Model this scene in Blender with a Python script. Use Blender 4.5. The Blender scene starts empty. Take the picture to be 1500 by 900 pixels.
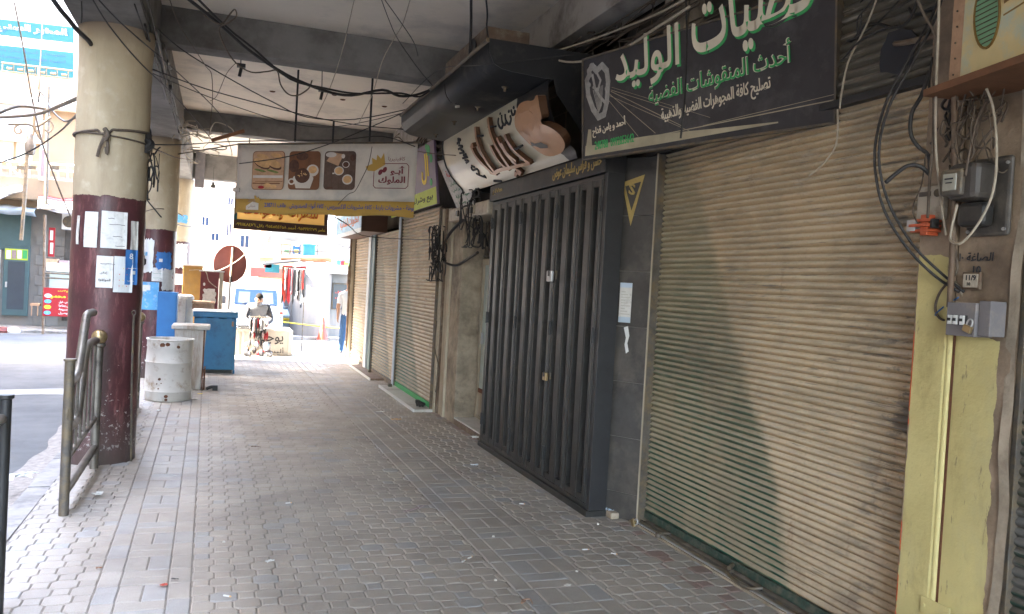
import bpy, bmesh, math, random, unicodedata
from mathutils import Vector, Matrix, Euler
random.seed(7)
S = bpy.context.scene
COL = S.collection
PI = math.pi
# ------------------------------------------------------------------ camera, sky, sun, exposure
FPX, CAMH = 1200.0, 1.70
YAW, PITCH, ROLL = [math.radians(a) for a in (19.74, -1.29, 3.18)]
_F = Vector((math.sin(YAW)*math.cos(PITCH), math.cos(YAW)*math.cos(PITCH), math.sin(PITCH)))
_r = Vector((math.cos(YAW), -math.sin(YAW), 0)); _u = _r.cross(_F)
_R = math.cos(ROLL)*_r + math.sin(ROLL)*_u
_U = -math.sin(ROLL)*_r + math.cos(ROLL)*_u
cam_d = bpy.data.cameras.new('camera'); cam = bpy.data.objects.new('camera', cam_d); COL.objects.link(cam)
cam_d.sensor_width = 36; cam_d.lens = 36*FPX/1500; cam_d.clip_end = 3000; cam_d.clip_start = 0.05
mw = Matrix((( _R.x, _U.x, -_F.x, 0), (_R.y, _U.y, -_F.y, 0), (_R.z, _U.z, -_F.z, CAMH), (0, 0, 0, 1)))
cam.matrix_world = mw
S.camera = cam
SUN_EL = math.radians(42); SUN_DIR = Vector((-.999*math.cos(SUN_EL), .03*math.cos(SUN_EL), math.sin(SUN_EL))).normalized()
W = bpy.data.worlds.new('World'); S.world = W; W.use_nodes = True
_n = W.node_tree.nodes; _bg = _n['Background']
_sky = _n.new('ShaderNodeTexSky'); _sky.sky_type = 'NISHITA'; _sky.sun_disc = False
_sky.sun_elevation = SUN_EL; _sky.sun_rotation = math.atan2(SUN_DIR.x, SUN_DIR.y); _sky.dust_density = 4.0; _sky.ozone_density = .4
W.node_tree.links.new(_sky.outputs[0], _bg.inputs[0]); _bg.inputs[1].default_value = 0.15
sd = bpy.data.lights.new('sun', 'SUN'); sd.energy = 3.2; sd.angle = math.radians(.5); sd.color = (1, .945, .86)
so = bpy.data.objects.new('sun', sd); COL.objects.link(so); so.rotation_mode = 'QUATERNION'
so.rotation_quaternion = SUN_DIR.to_track_quat('Z', 'Y'); so.location = (-20, -15, 30)
S.view_settings.view_transform = 'Standard'; S.view_settings.look = 'None'
S.view_settings.exposure = 5.4; S.view_settings.gamma = 1
S.render.engine = 'CYCLES'
S.cycles.use_denoising = True; S.cycles.max_bounces = 10; S.cycles.diffuse_bounces = 6
try: S.cycles.sample_clamp_indirect = 8
except Exception: pass

def ray(x, y): return _R*((x-750)/FPX) - _U*((y-450)/FPX) + _F
def at(x, y, X=None, Y=None, Z=None):
    """point of a world plane X=, Y= or Z= that the photograph shows at pixel (x, y)"""
    d = ray(x, y); i, v = (0, X) if X is not None else ((1, Y) if Y is not None else (2, Z))
    o = Vector((0, 0, CAMH)); return o + d*((v-o[i])/d[i])

# ------------------------------------------------------------------ materials
def mat(name, col, rough=.8, var=.12, scale=6, dirt=None, dirt_amt=.4, dirt_scale=2.5, bump=.15, bscale=60, metal=0, spec=.4, rnd=0, coat=0, streak=False):
    m = bpy.data.materials.new(name); m.use_nodes = True; nt = m.node_tree; N = nt.nodes; L = nt.links
    b = N['Principled BSDF']; b.inputs['Roughness'].default_value = rough; b.inputs['Metallic'].default_value = metal
    b.inputs['Specular IOR Level'].default_value = spec
    if coat: b.inputs['Coat Weight'].default_value = coat
    g = N.new('ShaderNodeNewGeometry')
    n1 = N.new('ShaderNodeTexNoise'); n1.inputs['Scale'].default_value = scale; n1.inputs['Detail'].default_value = 6; n1.inputs['Roughness'].default_value = .65
    L.new(g.outputs['Position'], n1.inputs['Vector'])
    r = N.new('ShaderNodeMapRange'); r.inputs[1].default_value = .3; r.inputs[2].default_value = .7
    r.inputs[3].default_value = 1-var; r.inputs[4].default_value = 1+var; L.new(n1.outputs[0], r.inputs[0])
    mul = N.new('ShaderNodeVectorMath'); mul.operation = 'SCALE'; mul.inputs[0].default_value = col[:3]
    L.new(r.outputs[0], mul.inputs['Scale']); out = mul.outputs[0]
    if rnd:
        oi = N.new('ShaderNodeObjectInfo'); at_ = N.new('ShaderNodeAttribute'); at_.attribute_name = 'tint'
        ad = N.new('ShaderNodeMath'); ad.operation = 'ADD'; L.new(oi.outputs['Random'], ad.inputs[0]); L.new(at_.outputs['Fac'], ad.inputs[1])
        fr = N.new('ShaderNodeMath'); fr.operation = 'FRACT'; L.new(ad.outputs[0], fr.inputs[0])
        mr = N.new('ShaderNodeMapRange'); mr.inputs[3].default_value = 1-rnd; mr.inputs[4].default_value = 1+rnd; L.new(fr.outputs[0], mr.inputs[0])
        m2 = N.new('ShaderNodeVectorMath'); m2.operation = 'SCALE'; L.new(out, m2.inputs[0]); L.new(mr.outputs[0], m2.inputs['Scale']); out = m2.outputs[0]
        m['rand'] = 1
        m_fr = fr
    if dirt:
        n2 = N.new('ShaderNodeTexNoise'); n2.inputs['Scale'].default_value = dirt_scale; n2.inputs['Detail'].default_value = 8; n2.inputs['Roughness'].default_value = .7
        if streak:
            mp = N.new('ShaderNodeMapping'); mp.inputs['Scale'].default_value = (1, 1, .16); L.new(g.outputs['Position'], mp.inputs[0]); L.new(mp.outputs[0], n2.inputs['Vector'])
        else: L.new(g.outputs['Position'], n2.inputs['Vector'])
        rr = N.new('ShaderNodeMapRange'); rr.inputs[1].default_value = .62-dirt_amt*.35; rr.inputs[2].default_value = .78-dirt_amt*.2; L.new(n2.outputs[0], rr.inputs[0])
        mx = N.new('ShaderNodeMix'); mx.data_type = 'RGBA'; L.new(rr.outputs[0], mx.inputs[0]); L.new(out, mx.inputs[6]); mx.inputs[7].default_value = (*dirt[:3], 1); out = mx.outputs[2]
    L.new(out, b.inputs['Base Color'])
    if bump:
        n3 = N.new('ShaderNodeTexNoise'); n3.inputs['Scale'].default_value = bscale; n3.inputs['Detail'].default_value = 5; L.new(g.outputs['Position'], n3.inputs['Vector'])
        bp = N.new('ShaderNodeBump'); bp.inputs['Strength'].default_value = bump; bp.inputs['Distance'].default_value = .01
        L.new(n3.outputs[0], bp.inputs['Height']); L.new(bp.outputs[0], b.inputs['Normal'])
    return m

class G:      # small node-graph helper for the special materials
    def __init__(s, name, rough=.7, spec=.4):
        s.m = bpy.data.materials.new(name); s.m.use_nodes = True; s.nt = s.m.node_tree; s.N = s.nt.nodes; s.L = s.nt.links
        s.b = s.N['Principled BSDF']; s.b.inputs['Roughness'].default_value = rough; s.b.inputs['Specular IOR Level'].default_value = spec
        s.g = s.N.new('ShaderNodeNewGeometry'); sp = s.N.new('ShaderNodeSeparateXYZ'); s.L.new(s.g.outputs['Position'], sp.inputs[0]); s.X, s.Y, s.Z = sp.outputs
    def inp(s, sock, v):
        if isinstance(v, (int, float)): sock.default_value = v
        elif isinstance(v, tuple): sock.default_value = (*v, 1) if len(v) == 3 and sock.type == 'RGBA' else v
        else: s.L.new(v, sock)
    def math(s, op, a, b=0.0, clamp=False):
        n = s.N.new('ShaderNodeMath'); n.operation = op; n.use_clamp = clamp; s.inp(n.inputs[0], a); s.inp(n.inputs[1], b); return n.outputs[0]
    def mix(s, f, a, b):
        n = s.N.new('ShaderNodeMix'); n.data_type = 'RGBA'; s.inp(n.inputs[0], f); s.inp(n.inputs[6], a); s.inp(n.inputs[7], b); return n.outputs[2]
    def noise(s, scale, detail=6, stretch=None, rough=.6):
        n = s.N.new('ShaderNodeTexNoise'); n.inputs['Scale'].default_value = scale; n.inputs['Detail'].default_value = detail; n.inputs['Roughness'].default_value = rough
        v = s.g.outputs['Position']
        if stretch:
            mp = s.N.new('ShaderNodeMapping'); mp.inputs['Scale'].default_value = stretch; s.L.new(v, mp.inputs[0]); v = mp.outputs[0]
        s.L.new(v, n.inputs['Vector']); return n.outputs[0]
    def ramp(s, v, a, b, lo=0.0, hi=1.0):
        n = s.N.new('ShaderNodeMapRange'); s.inp(n.inputs[0], v); n.inputs[1].default_value = a; n.inputs[2].default_value = b
        n.inputs[3].default_value = lo; n.inputs[4].default_value = hi; return n.outputs[0]
    def curve(s, v, pts, lo, hi):      # piecewise function of v in lo..hi
        n = s.N.new('ShaderNodeFloatCurve'); c = n.mapping.curves[0]
        ys = [p[1] for p in pts]; y0, y1 = min(ys), max(ys)
        P = [((p[0]-lo)/(hi-lo), (p[1]-y0)/(y1-y0)) for p in pts]
        c.points[0].location = P[0]; c.points[1].location = P[-1]
        for p in P[1:-1]: c.points.new(*p)
        n.mapping.update(); s.inp(n.inputs[1], s.ramp(v, lo, hi)); return s.ramp(n.outputs[0], 0, 1, y0, y1)
    def done(s, col, bump=None, strength=.2, rough=None):
        s.inp(s.b.inputs['Base Color'], col)
        if bump is not None:
            bp = s.N.new('ShaderNodeBump'); bp.inputs['Strength'].default_value = strength; bp.inputs['Distance'].default_value = .01; s.L.new(bump, bp.inputs['Height']); s.L.new(bp.outputs[0], s.b.inputs['Normal'])
        if rough is not None: s.inp(s.b.inputs['Roughness'], rough)
        return s.m

def paver_mat(name, base, blue, share, red=None):
    g = G(name, .62, .45)
    oi = g.N.new('ShaderNodeObjectInfo'); a = g.N.new('ShaderNodeAttribute'); a.attribute_name = 'tint'
    f = g.math('FRACT', g.math('ADD', oi.outputs['Random'], a.outputs['Fac']))
    f2 = g.math('FRACT', g.math('MULTIPLY', f, 17.3))
    c = g.mix(g.ramp(f2, 0, 1, 0, 1), tuple(v*.93 for v in base), tuple(v*1.07 for v in base))
    c = g.mix(g.math('GREATER_THAN', f, 1-share), c, blue)
    if red:  # a run of reddish stones beside the shop fronts
        w = g.math('MULTIPLY', g.math('GREATER_THAN', g.X, 2.72), g.math('LESS_THAN', f, .35))
        c = g.mix(w, c, red)
    n = g.noise(1.3, 5); c = g.mix(g.ramp(n, .42, .68, 0, .5), c, (.17, .15, .13))
    c = g.mix(g.ramp(g.noise(7, 6, rough=.7), .52, .75, 0, .4), c, (.44, .40, .35))
    sp = g.noise(240, 2); c = g.mix(g.ramp(sp, .35, .65, 0, .35), c, (.13, .12, .11))
    rg = g.ramp(g.noise(3, 4), .3, .7, .42, .72)
    return g.done(c, g.noise(170, 4), .35, rg)

M = {}
def MM(k, *a, **kw): M[k] = mat(k, *a, **kw)
M['paver'] = paver_mat('paver_concrete', (.385, .342, .290), (.355, .345, .33), .08, (.30, .20, .17))
M['slab'] = paver_mat('slab_concrete', (.375, .34, .295), (.35, .34, .325), .25)
MM('joint', (.25, .22, .19), .95, .3, 20, bump=.5, bscale=90)
MM('asphalt', (.098, .096, .092), .9, .2, 3, dirt=(.13, .125, .12), dirt_amt=.5, dirt_scale=.8, bump=.5, bscale=120)
MM('dust_sun_tone', (.34, .32, .29), .95, .2, 5)  # pale tone standing for sun on the street strip
MM('kerb', (.27, .25, .23), .85, .15, 8, dirt=(.12, .11, .10), dirt_amt=.4)
MM('ceil', (.73, .66, .56), .9, .06, 1.2, dirt=(.45, .41, .37), dirt_amt=.35, dirt_scale=.9, bump=.08, bscale=30)
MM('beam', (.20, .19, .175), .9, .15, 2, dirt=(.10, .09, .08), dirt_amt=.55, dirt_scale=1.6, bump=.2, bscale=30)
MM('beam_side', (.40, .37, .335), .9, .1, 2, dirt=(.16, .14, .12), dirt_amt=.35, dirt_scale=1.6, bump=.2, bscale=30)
MM('concrete', (.37, .31, .235), .95, .25, 4, dirt=(.17, .14, .105), dirt_amt=.55, dirt_scale=3, bump=.6, bscale=35)
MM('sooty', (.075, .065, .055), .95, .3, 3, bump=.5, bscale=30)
MM('cream', (.42, .37, .28), .8, .12, 5, dirt=(.22, .17, .12), dirt_amt=.45, dirt_scale=3, bump=.3, bscale=40, streak=True)
MM('black_metal', (.027, .026, .025), .42, .25, 9, dirt=(.06, .052, .045), dirt_amt=.2, dirt_scale=5, bump=.1, bscale=50, spec=.35)
MM('black_metal_dark', (.022, .022, .024), .45, .2, 9, bump=.1)
MM('black_gloss', (.014, .015, .017), .45, .2, 6, dirt=(.06, .052, .045), dirt_amt=.3, dirt_scale=3, bump=.03)
MM('iron', (.10, .088, .075), .55, .3, 12, dirt=(.18, .13, .07), dirt_amt=.5, dirt_scale=9, bump=.2, metal=.3)
MM('brass_pipe', (.19, .17, .14), .42, .25, 14, dirt=(.06, .05, .045), dirt_amt=.45, dirt_scale=7, bump=.1, metal=.55)
MM('brass', (.34, .25, .13), .35, .15, 20, metal=.7, bump=0)
MM('galv', (.42, .42, .42), .45, .12, 20, metal=.6, bump=0)
MM('cable_black', (.022, .020, .020), .55, .3, 30, bump=0)
MM('cable_brown', (.10, .075, .055), .7, .3, 30, bump=0)
MM('cable_pale', (.36, .31, .24), .7, .2, 30, bump=0)
MM('cable_white', (.62, .60, .55), .6, .15, 30, bump=0)
MM('tile_dark', (.062, .058, .054), .22, .25, 5, dirt=(.12, .105, .09), dirt_amt=.35, dirt_scale=3, bump=.02, rnd=.15)
MM('grout', (.17, .16, .145), .9)
MM('gold', (.42, .31, .11), .42, .15, 20, metal=.35, bump=0)
MM('paper', (.62, .60, .56), .9, .06, 30, dirt=(.36, .34, .30), dirt_amt=.3, dirt_scale=12, bump=.1)
MM('paper_grey', (.48, .45, .40), .9, .1, 30, bump=.1)
MM('paper_blue', (.035, .14, .36), .6, .1, 20, bump=0)
MM('paper_sky', (.10, .32, .55), .6, .12, 12, dirt=(.5, .5, .48), dirt_amt=.25, dirt_scale=20, bump=0)
MM('ink', (.03, .03, .035), .8, 0, bump=0)
MM('ink_red', (.55, .05, .035), .8, 0, bump=0)
MM('ink_green', (.05, .20, .10), .8, 0, bump=0)
MM('ink_blue', (.03, .07, .30), .8, 0, bump=0)
MM('white', (.62, .62, .60), .6, .06, 8, bump=0)
MM('white_drum', (.56, .54, .50), .5, .08, 5, dirt=(.25, .18, .11), dirt_amt=.25, dirt_scale=6, bump=.05)
MM('white_bin', (.47, .45, .41), .6, .1, 5, dirt=(.22, .16, .11), dirt_amt=.4, dirt_scale=5, bump=.1, streak=True)
MM('rust', (.12, .05, .025), .9, .3, 20)
MM('blue_paint', (.024, .165, .33), .42, .12, 4, dirt=(.01, .07, .15), dirt_amt=.3, dirt_scale=3, bump=.05)
MM('blue_bright', (.02, .14, .36), .5, .1, 5, bump=.05)
MM('pale_top', (.60, .64, .68), .5, .1, 5, bump=.05)
MM('maroon', (.14, .028, .03), .6, .2, 6, dirt=(.10, .03, .03), dirt_amt=.4, dirt_scale=4, bump=.15)
MM('disc_red', (.15, .04, .032), .6, .12, 6, bump=.05)
MM('ochre', (.24, .14, .03), .6, .15, 6, dirt=(.2, .13, .05), dirt_amt=.3, dirt_scale=5)
MM('wood', (.30, .17, .10), .75, .3, 14, bump=.2)
MM('wood_box', (.46, .29, .18), .75, .15, 14, dirt=(.25, .14, .08), dirt_amt=.3, dirt_scale=9, bump=.15)
MM('wood_dark', (.17, .075, .035), .75, .2, 10, bump=.2)
MM('glass_dark', (.05, .065, .08), .12, .1, 3, bump=0, spec=.6)
MM('glass_frost', (.36, .43, .40), .30, .10, 1.5, bump=0, spec=.5)
MM('glass_blue', (.005, .02, .06), .5, .1, 2, bump=0, spec=.2)
MM('plaster', (.50, .48, .44), .9, .08, 1.2, dirt=(.45, .38, .30), dirt_amt=.4, dirt_scale=.7, bump=.15, bscale=20)
MM('plaster_warm', (.30, .225, .15), .9, .12, 1.5, dirt=(.30, .22, .15), dirt_amt=.45, dirt_scale=.9, bump=.15, bscale=20)
MM('plaster_pale', (.42, .40, .375), .9, .06, 1, dirt=(.55, .5, .45), dirt_amt=.3, dirt_scale=.6, bump=.1, bscale=20)
MM('kiosk', (.19, .19, .19), .85, .1, 2, dirt=(.26, .24, .23), dirt_amt=.5, dirt_scale=2.6, bump=.2, bscale=20, streak=True)
MM('stone_grey', (.19, .18, .165), .9, .2, 3, dirt=(.18, .16, .14), dirt_amt=.5, dirt_scale=1.5, bump=.4, bscale=16, rnd=.12)
MM('door_green', (.055, .10, .105), .5, .1, 5, bump=.05)
MM('teal', (.004, .075, .092), .6, .04, 3, bump=0)
MM('banner_cloth', (.56, .52, .46), .75, .05, 2.5, dirt=(.40, .385, .36), dirt_amt=.4, dirt_scale=2, bump=.1, bscale=8)
MM('banner_ochre', (.42, .265, .06), .75, .06, 3, bump=.05)
MM('ink_wine', (.16, .028, .04), .8, 0, bump=0)
MM('sign_black', (.034, .031, .034), .5, .25, 3, dirt=(.085, .08, .08), dirt_amt=.35, dirt_scale=2.2, bump=.05, bscale=20)
MM('sign_cream', (.60, .54, .42), .6, .08, 9, bump=0)
MM('sign_green', (.045, .33, .10), .6, .08, 9, bump=0)
MM('sign_swoosh', (.33, .29, .20), .6, .2, 4, bump=0)
MM('silver_print', (.30, .29, .27), .5, .25, 22, bump=0)
MM('pearl', (.46, .42, .31), .28, .05, 3, bump=.02, spec=.6)
MM('copper', (.36, .175, .075), .42, .12, 6, bump=0, spec=.4, coat=.1)
MM('copper_side', (.085, .04, .02), .4, .2, 6, bump=0)
MM('copper_face', (.30, .125, .05), .3, .12, 6, bump=0, spec=.6)
MM('yellow_sign', (.60, .34, .08), .6, .05, 5, bump=0)
MM('orange_ink', (.62, .12, .015), .6, .05, 5, bump=0)
MM('brown_dark', (.07, .03, .015), .6, .1, 8, bump=0)
MM('yellow_ink', (.75, .55, .04), .6, .05, 5, bump=0)
MM('purple', (.15, .10, .16), .5, .15, 4, bump=0)
MM('lime', (.46, .55, .05), .6, .1, 5, bump=0)
MM('sign_sky', (.25, .45, .66), .5, .3, 5, bump=0)
MM('red', (.30, .012, .018), .6, .08, 8, bump=0)
MM('cone', (.34, .03, .012), .5, .08, 6, bump=0)
MM('skin', (.22, .115, .07), .6, .08, 20, bump=0)
MM('hair', (.010, .008, .006), .9, .2, 50, bump=.2, spec=.1)
MM('shirt_grey', (.17, .17, .175), .9, .1, 20, bump=.1)
MM('shirt_dark', (.045, .045, .05), .9, .1, 20, bump=.1)
MM('shirt_white', (.42, .42, .43), .9, .05, 20, bump=.1)
MM('jeans', (.03, .075, .16), .9, .15, 30, bump=.1)
MM('van_white', (.40, .41, .42), .35, .04, 3, bump=0, coat=.3)
MM('car_blue', (.30, .40, .50), .35, .05, 3, bump=0, coat=.3)
MM('rubber', (.03, .03, .03), .8, .1, 20)
MM('tail_red', (.55, .04, .03), .3, 0, bump=0)
MM('tarp', (.42, .50, .58), .6, .15, 2, bump=.3, bscale=6)
MM('awning_white', (.42, .42, .44), .8, .08, 2, bump=.1)
MM('awning_dark', (.12, .12, .14), .8, .1, 2, bump=.1)
MM('marble_green', (.035, .065, .052), .45, .5, 40, dirt=(.14, .13, .10), dirt_amt=.45, dirt_scale=14)
MM('marble_white', (.52, .50, .47), .5, .1, 10, dirt=(.3, .27, .22), dirt_amt=.3)
MM('meter_body', (.06, .052, .046), .5, .2, 10, dirt=(.15, .13, .1), dirt_amt=.3)
MM('meter_glass', (.30, .29, .24), .2, .15, 12, bump=0)
MM('box_grey', (.16, .15, .155), .5, .12, 10, dirt=(.24, .21, .18), dirt_amt=.3, dirt_scale=9)
MM('fuse_red', (.45, .09, .035), .4, .15, 12, bump=0)
MM('ivory', (.45, .40, .32), .6, .12, 10, dirt=(.22, .18, .13), dirt_amt=.3, dirt_scale=12)
MM('pvc_brown', (.13, .085, .055), .6, .2, 10, dirt=(.24, .2, .15), dirt_amt=.35, dirt_scale=8)
MM('orange_paint', (.62, .13, .03), .6, .1, 10)
MM('radio_cream', (.62, .50, .25), .55, .08, 8, dirt=(.35, .5, .48), dirt_amt=.35, dirt_scale=3, bump=0)
MM('radio_green', (.16, .32, .18), .6, .1, 8, bump=0)
MM('bread', (.55, .34, .16), .7, .25, 12, bump=0)
MM('choc', (.08, .035, .022), .6, .35, 30, bump=0)
MM('plank_dark', (.10, .065, .05), .7, .3, 15, bump=0)
MM('saladgreen', (.16, .22, .06), .7, .3, 15, bump=0)
MM('cupwhite', (.55, .52, .48), .6, .1, 8, bump=0)
MM('mauve', (.30, .22, .22), .6, .1, 8, bump=0)

# column paint: cream above, chipped maroon below
def column_mat(name, split, split2=None):
    g = G(name, .55, .4)
    n = g.noise(2.2, 8, (1, 1, .35), .65); cream = g.mix(g.ramp(n, .38, .7), (.46, .38, .255), (.31, .24, .155))
    cream = g.mix(g.ramp(g.noise(9, 6), .56, .7, 0, .5), cream, (.50, .43, .32))
    cream = g.mix(g.ramp(g.noise(3.5, 8, (1, 1, .12), .72), .52, .68, 0, .45), cream, (.20, .155, .105))
    cream = g.mix(g.ramp(g.Z, split+1.28, split+1.45), cream, (.24, .185, .13))
    edge = g.math('ADD', g.Z, g.ramp(g.noise(9, 6, rough=.7), 0, 1, -.035, .035))
    mar = g.mix(g.ramp(g.noise(4, 6), .35, .7), (.092, .029, .031), (.055, .022, .023))
    mar = g.mix(g.ramp(g.noise(14, 6, (1, 1, .22), .7), .53, .70, 0, .6), mar, (.30, .13, .12))
    low = g.ramp(g.Z, .15, 1.05, 0, .165)     # chips get denser towards the foot
    chip = g.math('GREATER_THAN', g.math('SUBTRACT', g.noise(24, 5, rough=.75), low), .560)
    chip = g.math('MULTIPLY', chip, g.math('GREATER_THAN', g.Z, .12))
    mar = g.mix(chip, mar, (.50, .46, .42))
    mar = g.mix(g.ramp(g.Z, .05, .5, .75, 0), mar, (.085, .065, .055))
    c = g.mix(g.math('LESS_THAN', edge, split), cream, mar)
    return g.done(c, g.noise(20, 6), .35, g.ramp(g.Z, split-.01, split+.01, .38, .8))

# ------------------------------------------------------------------ mesh builder
class MB:
    def __init__(s): s.v = []; s.f = []; s.mi = []; s.tint = None
    def add(s, vs, fs, m=0):
        o = len(s.v); s.v += [tuple(v) for v in vs]; s.f += [tuple(i+o for i in f) for f in fs]; s.mi += [m]*len(fs); return s
    def box(s, a, b, m=0):
        x0, y0, z0 = [min(a[i], b[i]) for i in range(3)]; x1, y1, z1 = [max(a[i], b[i]) for i in range(3)]
        return s.add([(x0,y0,z0),(x1,y0,z0),(x1,y1,z0),(x0,y1,z0),(x0,y0,z1),(x1,y0,z1),(x1,y1,z1),(x0,y1,z1)],
                     [(3,2,1,0),(4,5,6,7),(0,1,5,4),(1,2,6,5),(2,3,7,6),(3,0,4,7)], m)
    def obox(s, o, U, V, N, w, h, d, m=0):   # box from corner o, extents along unit vectors
        o, U, V, N = Vector(o), Vector(U)*w, Vector(V)*h, Vector(N)*d
        p = [o, o+U, o+U+V, o+V]; q = [a+N for a in p]
        return s.add(p+q, [(3,2,1,0),(4,5,6,7),(0,1,5,4),(1,2,6,5),(2,3,7,6),(3,0,4,7)], m)
    def poly(s, pts, N, d, m=0):             # extruded planar polygon
        n = len(pts); N = Vector(N)*d; a = [Vector(p) for p in pts]; b = [p+N for p in a]
        return s.add(a+b, [tuple(reversed(range(n))), tuple(range(n, 2*n))]+[(i, (i+1) % n, n+(i+1) % n, n+i) for i in range(n)], m)
    def tube(s, pts, r, n=6, m=0, smooth=True, taper=None):
        P = [Vector(p) for p in pts]
        if smooth and len(P) > 2:
            Q = []
            for i in range(len(P)-1):
                p0, p1, p2, p3 = P[max(i-1, 0)], P[i], P[i+1], P[min(i+2, len(P)-1)]
                for k in range(4):
                    t = k/4; Q.append(.5*((2*p1)+(p2-p0)*t+(2*p0-5*p1+4*p2-p3)*t*t+(3*p1-p0-3*p2+p3)*t**3))
            Q.append(P[-1]); P = Q
        up = Vector((0, 0, 1)); rings = []; prev = None
        for i, p in enumerate(P):
            d = (P[min(i+1, len(P)-1)]-P[max(i-1, 0)]).normalized()
            if prev is None: a = d.cross(up if abs(d.z) < .95 else Vector((1, 0, 0))).normalized()
            else: a = (prev-d*prev.dot(d)).normalized()
            prev = a; b = d.cross(a)
            rr = r if taper is None else r+(taper-r)*i/(len(P)-1)
            rings.append([p+rr*(math.cos(2*PI*k/n)*a+math.sin(2*PI*k/n)*b) for k in range(n)])
        o = len(rings); vs = [v for R in rings for v in R]
        fs = [(i*n+k, i*n+(k+1) % n, (i+1)*n+(k+1) % n, (i+1)*n+k) for i in range(o-1) for k in range(n)]
        fs += [tuple(reversed(range(n))), tuple((o-1)*n+k for k in range(n))]
        return s.add(vs, fs, m)
    def lathe(s, prof, c=(0, 0, 0), n=32, m=0, axis=2, a0=0, a1=2*PI):
        full = abs(a1-a0-2*PI) < 1e-6; k = n if full else n+1; vs = []
        for r, h in prof:
            for i in range(k):
                t = a0+(a1-a0)*i/n; v = [r*math.cos(t), r*math.sin(t), h]
                if axis == 0: v = [v[2], v[0], v[1]]
                if axis == 1: v = [v[0], v[2], v[1]]
                vs.append((v[0]+c[0], v[1]+c[1], v[2]+c[2]))
        fs = [(j*k+i, j*k+(i+1) % k, (j+1)*k+(i+1) % k, (j+1)*k+i) for j in range(len(prof)-1) for i in range(n)]
        return s.add(vs, fs, m)
    def grid(s, fn, nu, nv, m=0):
        vs = [fn(i/nu, j/nv) for j in range(nv+1) for i in range(nu+1)]
        return s.add(vs, [(j*(nu+1)+i, j*(nu+1)+i+1, (j+1)*(nu+1)+i+1, (j+1)*(nu+1)+i) for j in range(nv) for i in range(nu)], m)
    def mesh(s, name, mats, smooth=False):
        me = bpy.data.meshes.new(name); me.from_pydata(s.v, [], s.f)
        for m in (mats if isinstance(mats, (list, tuple)) else [mats]): me.materials.append(M[m] if isinstance(m, str) else m)
        for p, i in zip(me.polygons, s.mi): p.material_index = i
        if smooth: 
            me.polygons.foreach_set('use_smooth', [True]*len(me.polygons))
            if smooth != 'all':
                try: me.set_sharp_from_angle(angle=math.radians(40))
                except Exception: pass
        if s.tint:
            a = me.attributes.new('tint', 'FLOAT', 'FACE'); a.data.foreach_set('value', s.tint)
        me.update(); return me
    def build(s, name, mats, parent=None, smooth=False, bevel=0, solid=0, label=None):
        o = bpy.data.objects.new(name, s.mesh(name, mats, smooth)); COL.objects.link(o)
        if parent is not None: put(o, parent)
        if solid:
            mo = o.modifiers.new('solid', 'SOLIDIFY'); mo.thickness = solid; mo.offset = 0
        if bevel:
            mo = o.modifiers.new('bevel', 'BEVEL'); mo.width = bevel; mo.segments = 2; mo.limit_method = 'ANGLE'; mo.angle_limit = math.radians(50)
        if label: o['label'] = label
        return o
WP = {}      # world offset of each object's origin
def put(o, parent, loc=(0, 0, 0)):
    o.parent = parent; wp = WP.get(parent.name, Vector((0, 0, 0))); o.location = Vector(loc)-wp; WP[o.name] = Vector(loc); return o
def thing(name, label, cat, loc=(0, 0, 0), group=None):
    o = bpy.data.objects.new(name, None); COL.objects.link(o); o.location = loc; o.empty_display_size = .2
    WP[o.name] = Vector(loc); o['label'] = label; o['category'] = cat
    if group: o['group'] = group
    return o
def tag(o, label, cat, group=None):
    o['label'] = label; o['category'] = cat
    if group: o['group'] = group
    return o
def kind(o, k): o['kind'] = k; return o
def inst(name, me, parent, loc, rot=None, scale=None):
    o = bpy.data.objects.new(name, me); COL.objects.link(o); put(o, parent, loc)
    if rot: o.rotation_euler = rot
    if scale: o.scale = scale
    return o

# ------------------------------------------------------------------ lettering
FORMS = {}
for c in list(range(0xFE80, 0xFEFD))+list(range(0xFB50, 0xFC00)):
    d = unicodedata.decomposition(chr(c)).split()
    if len(d) >= 2 and d[0] in ('<initial>', '<medial>', '<final>', '<isolated>'):
        FORMS.setdefault(''.join(chr(int(x, 16)) for x in d[1:]), {}).setdefault(d[0][1:-1], chr(c))
def shape_ar(t):
    out = []; cl = []; i = 0
    while i < len(t):
        if t[i] == '\u0644' and i+1 < len(t) and t[i:i+2] in FORMS and t[i+1] in '\u0627\u0623\u0625\u0622': cl.append(t[i:i+2]); i += 2
        else: cl.append(t[i]); i += 1
    def dual(c): return c == '\u0640' or (c in FORMS and 'initial' in FORMS[c])
    def joins(c): return c == '\u0640' or (c in FORMS and 'final' in FORMS[c])
    for k, c in enumerate(cl):
        p = k > 0 and dual(cl[k-1]) and joins(c); n = k < len(cl)-1 and dual(c) and joins(cl[k+1])
        f = FORMS.get(c)
        if not f: out.append(c); continue
        key = 'medial' if p and n else 'final' if p else 'initial' if n else 'isolated'
        out.append(f.get(key, c))
    s = ''.join(reversed(out)); r = ''; num = ''
    for ch in s:      # digits keep their own order
        if ch.isdigit(): num = ch+num
        else: r += num+ch; num = ''
    return r+num
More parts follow.
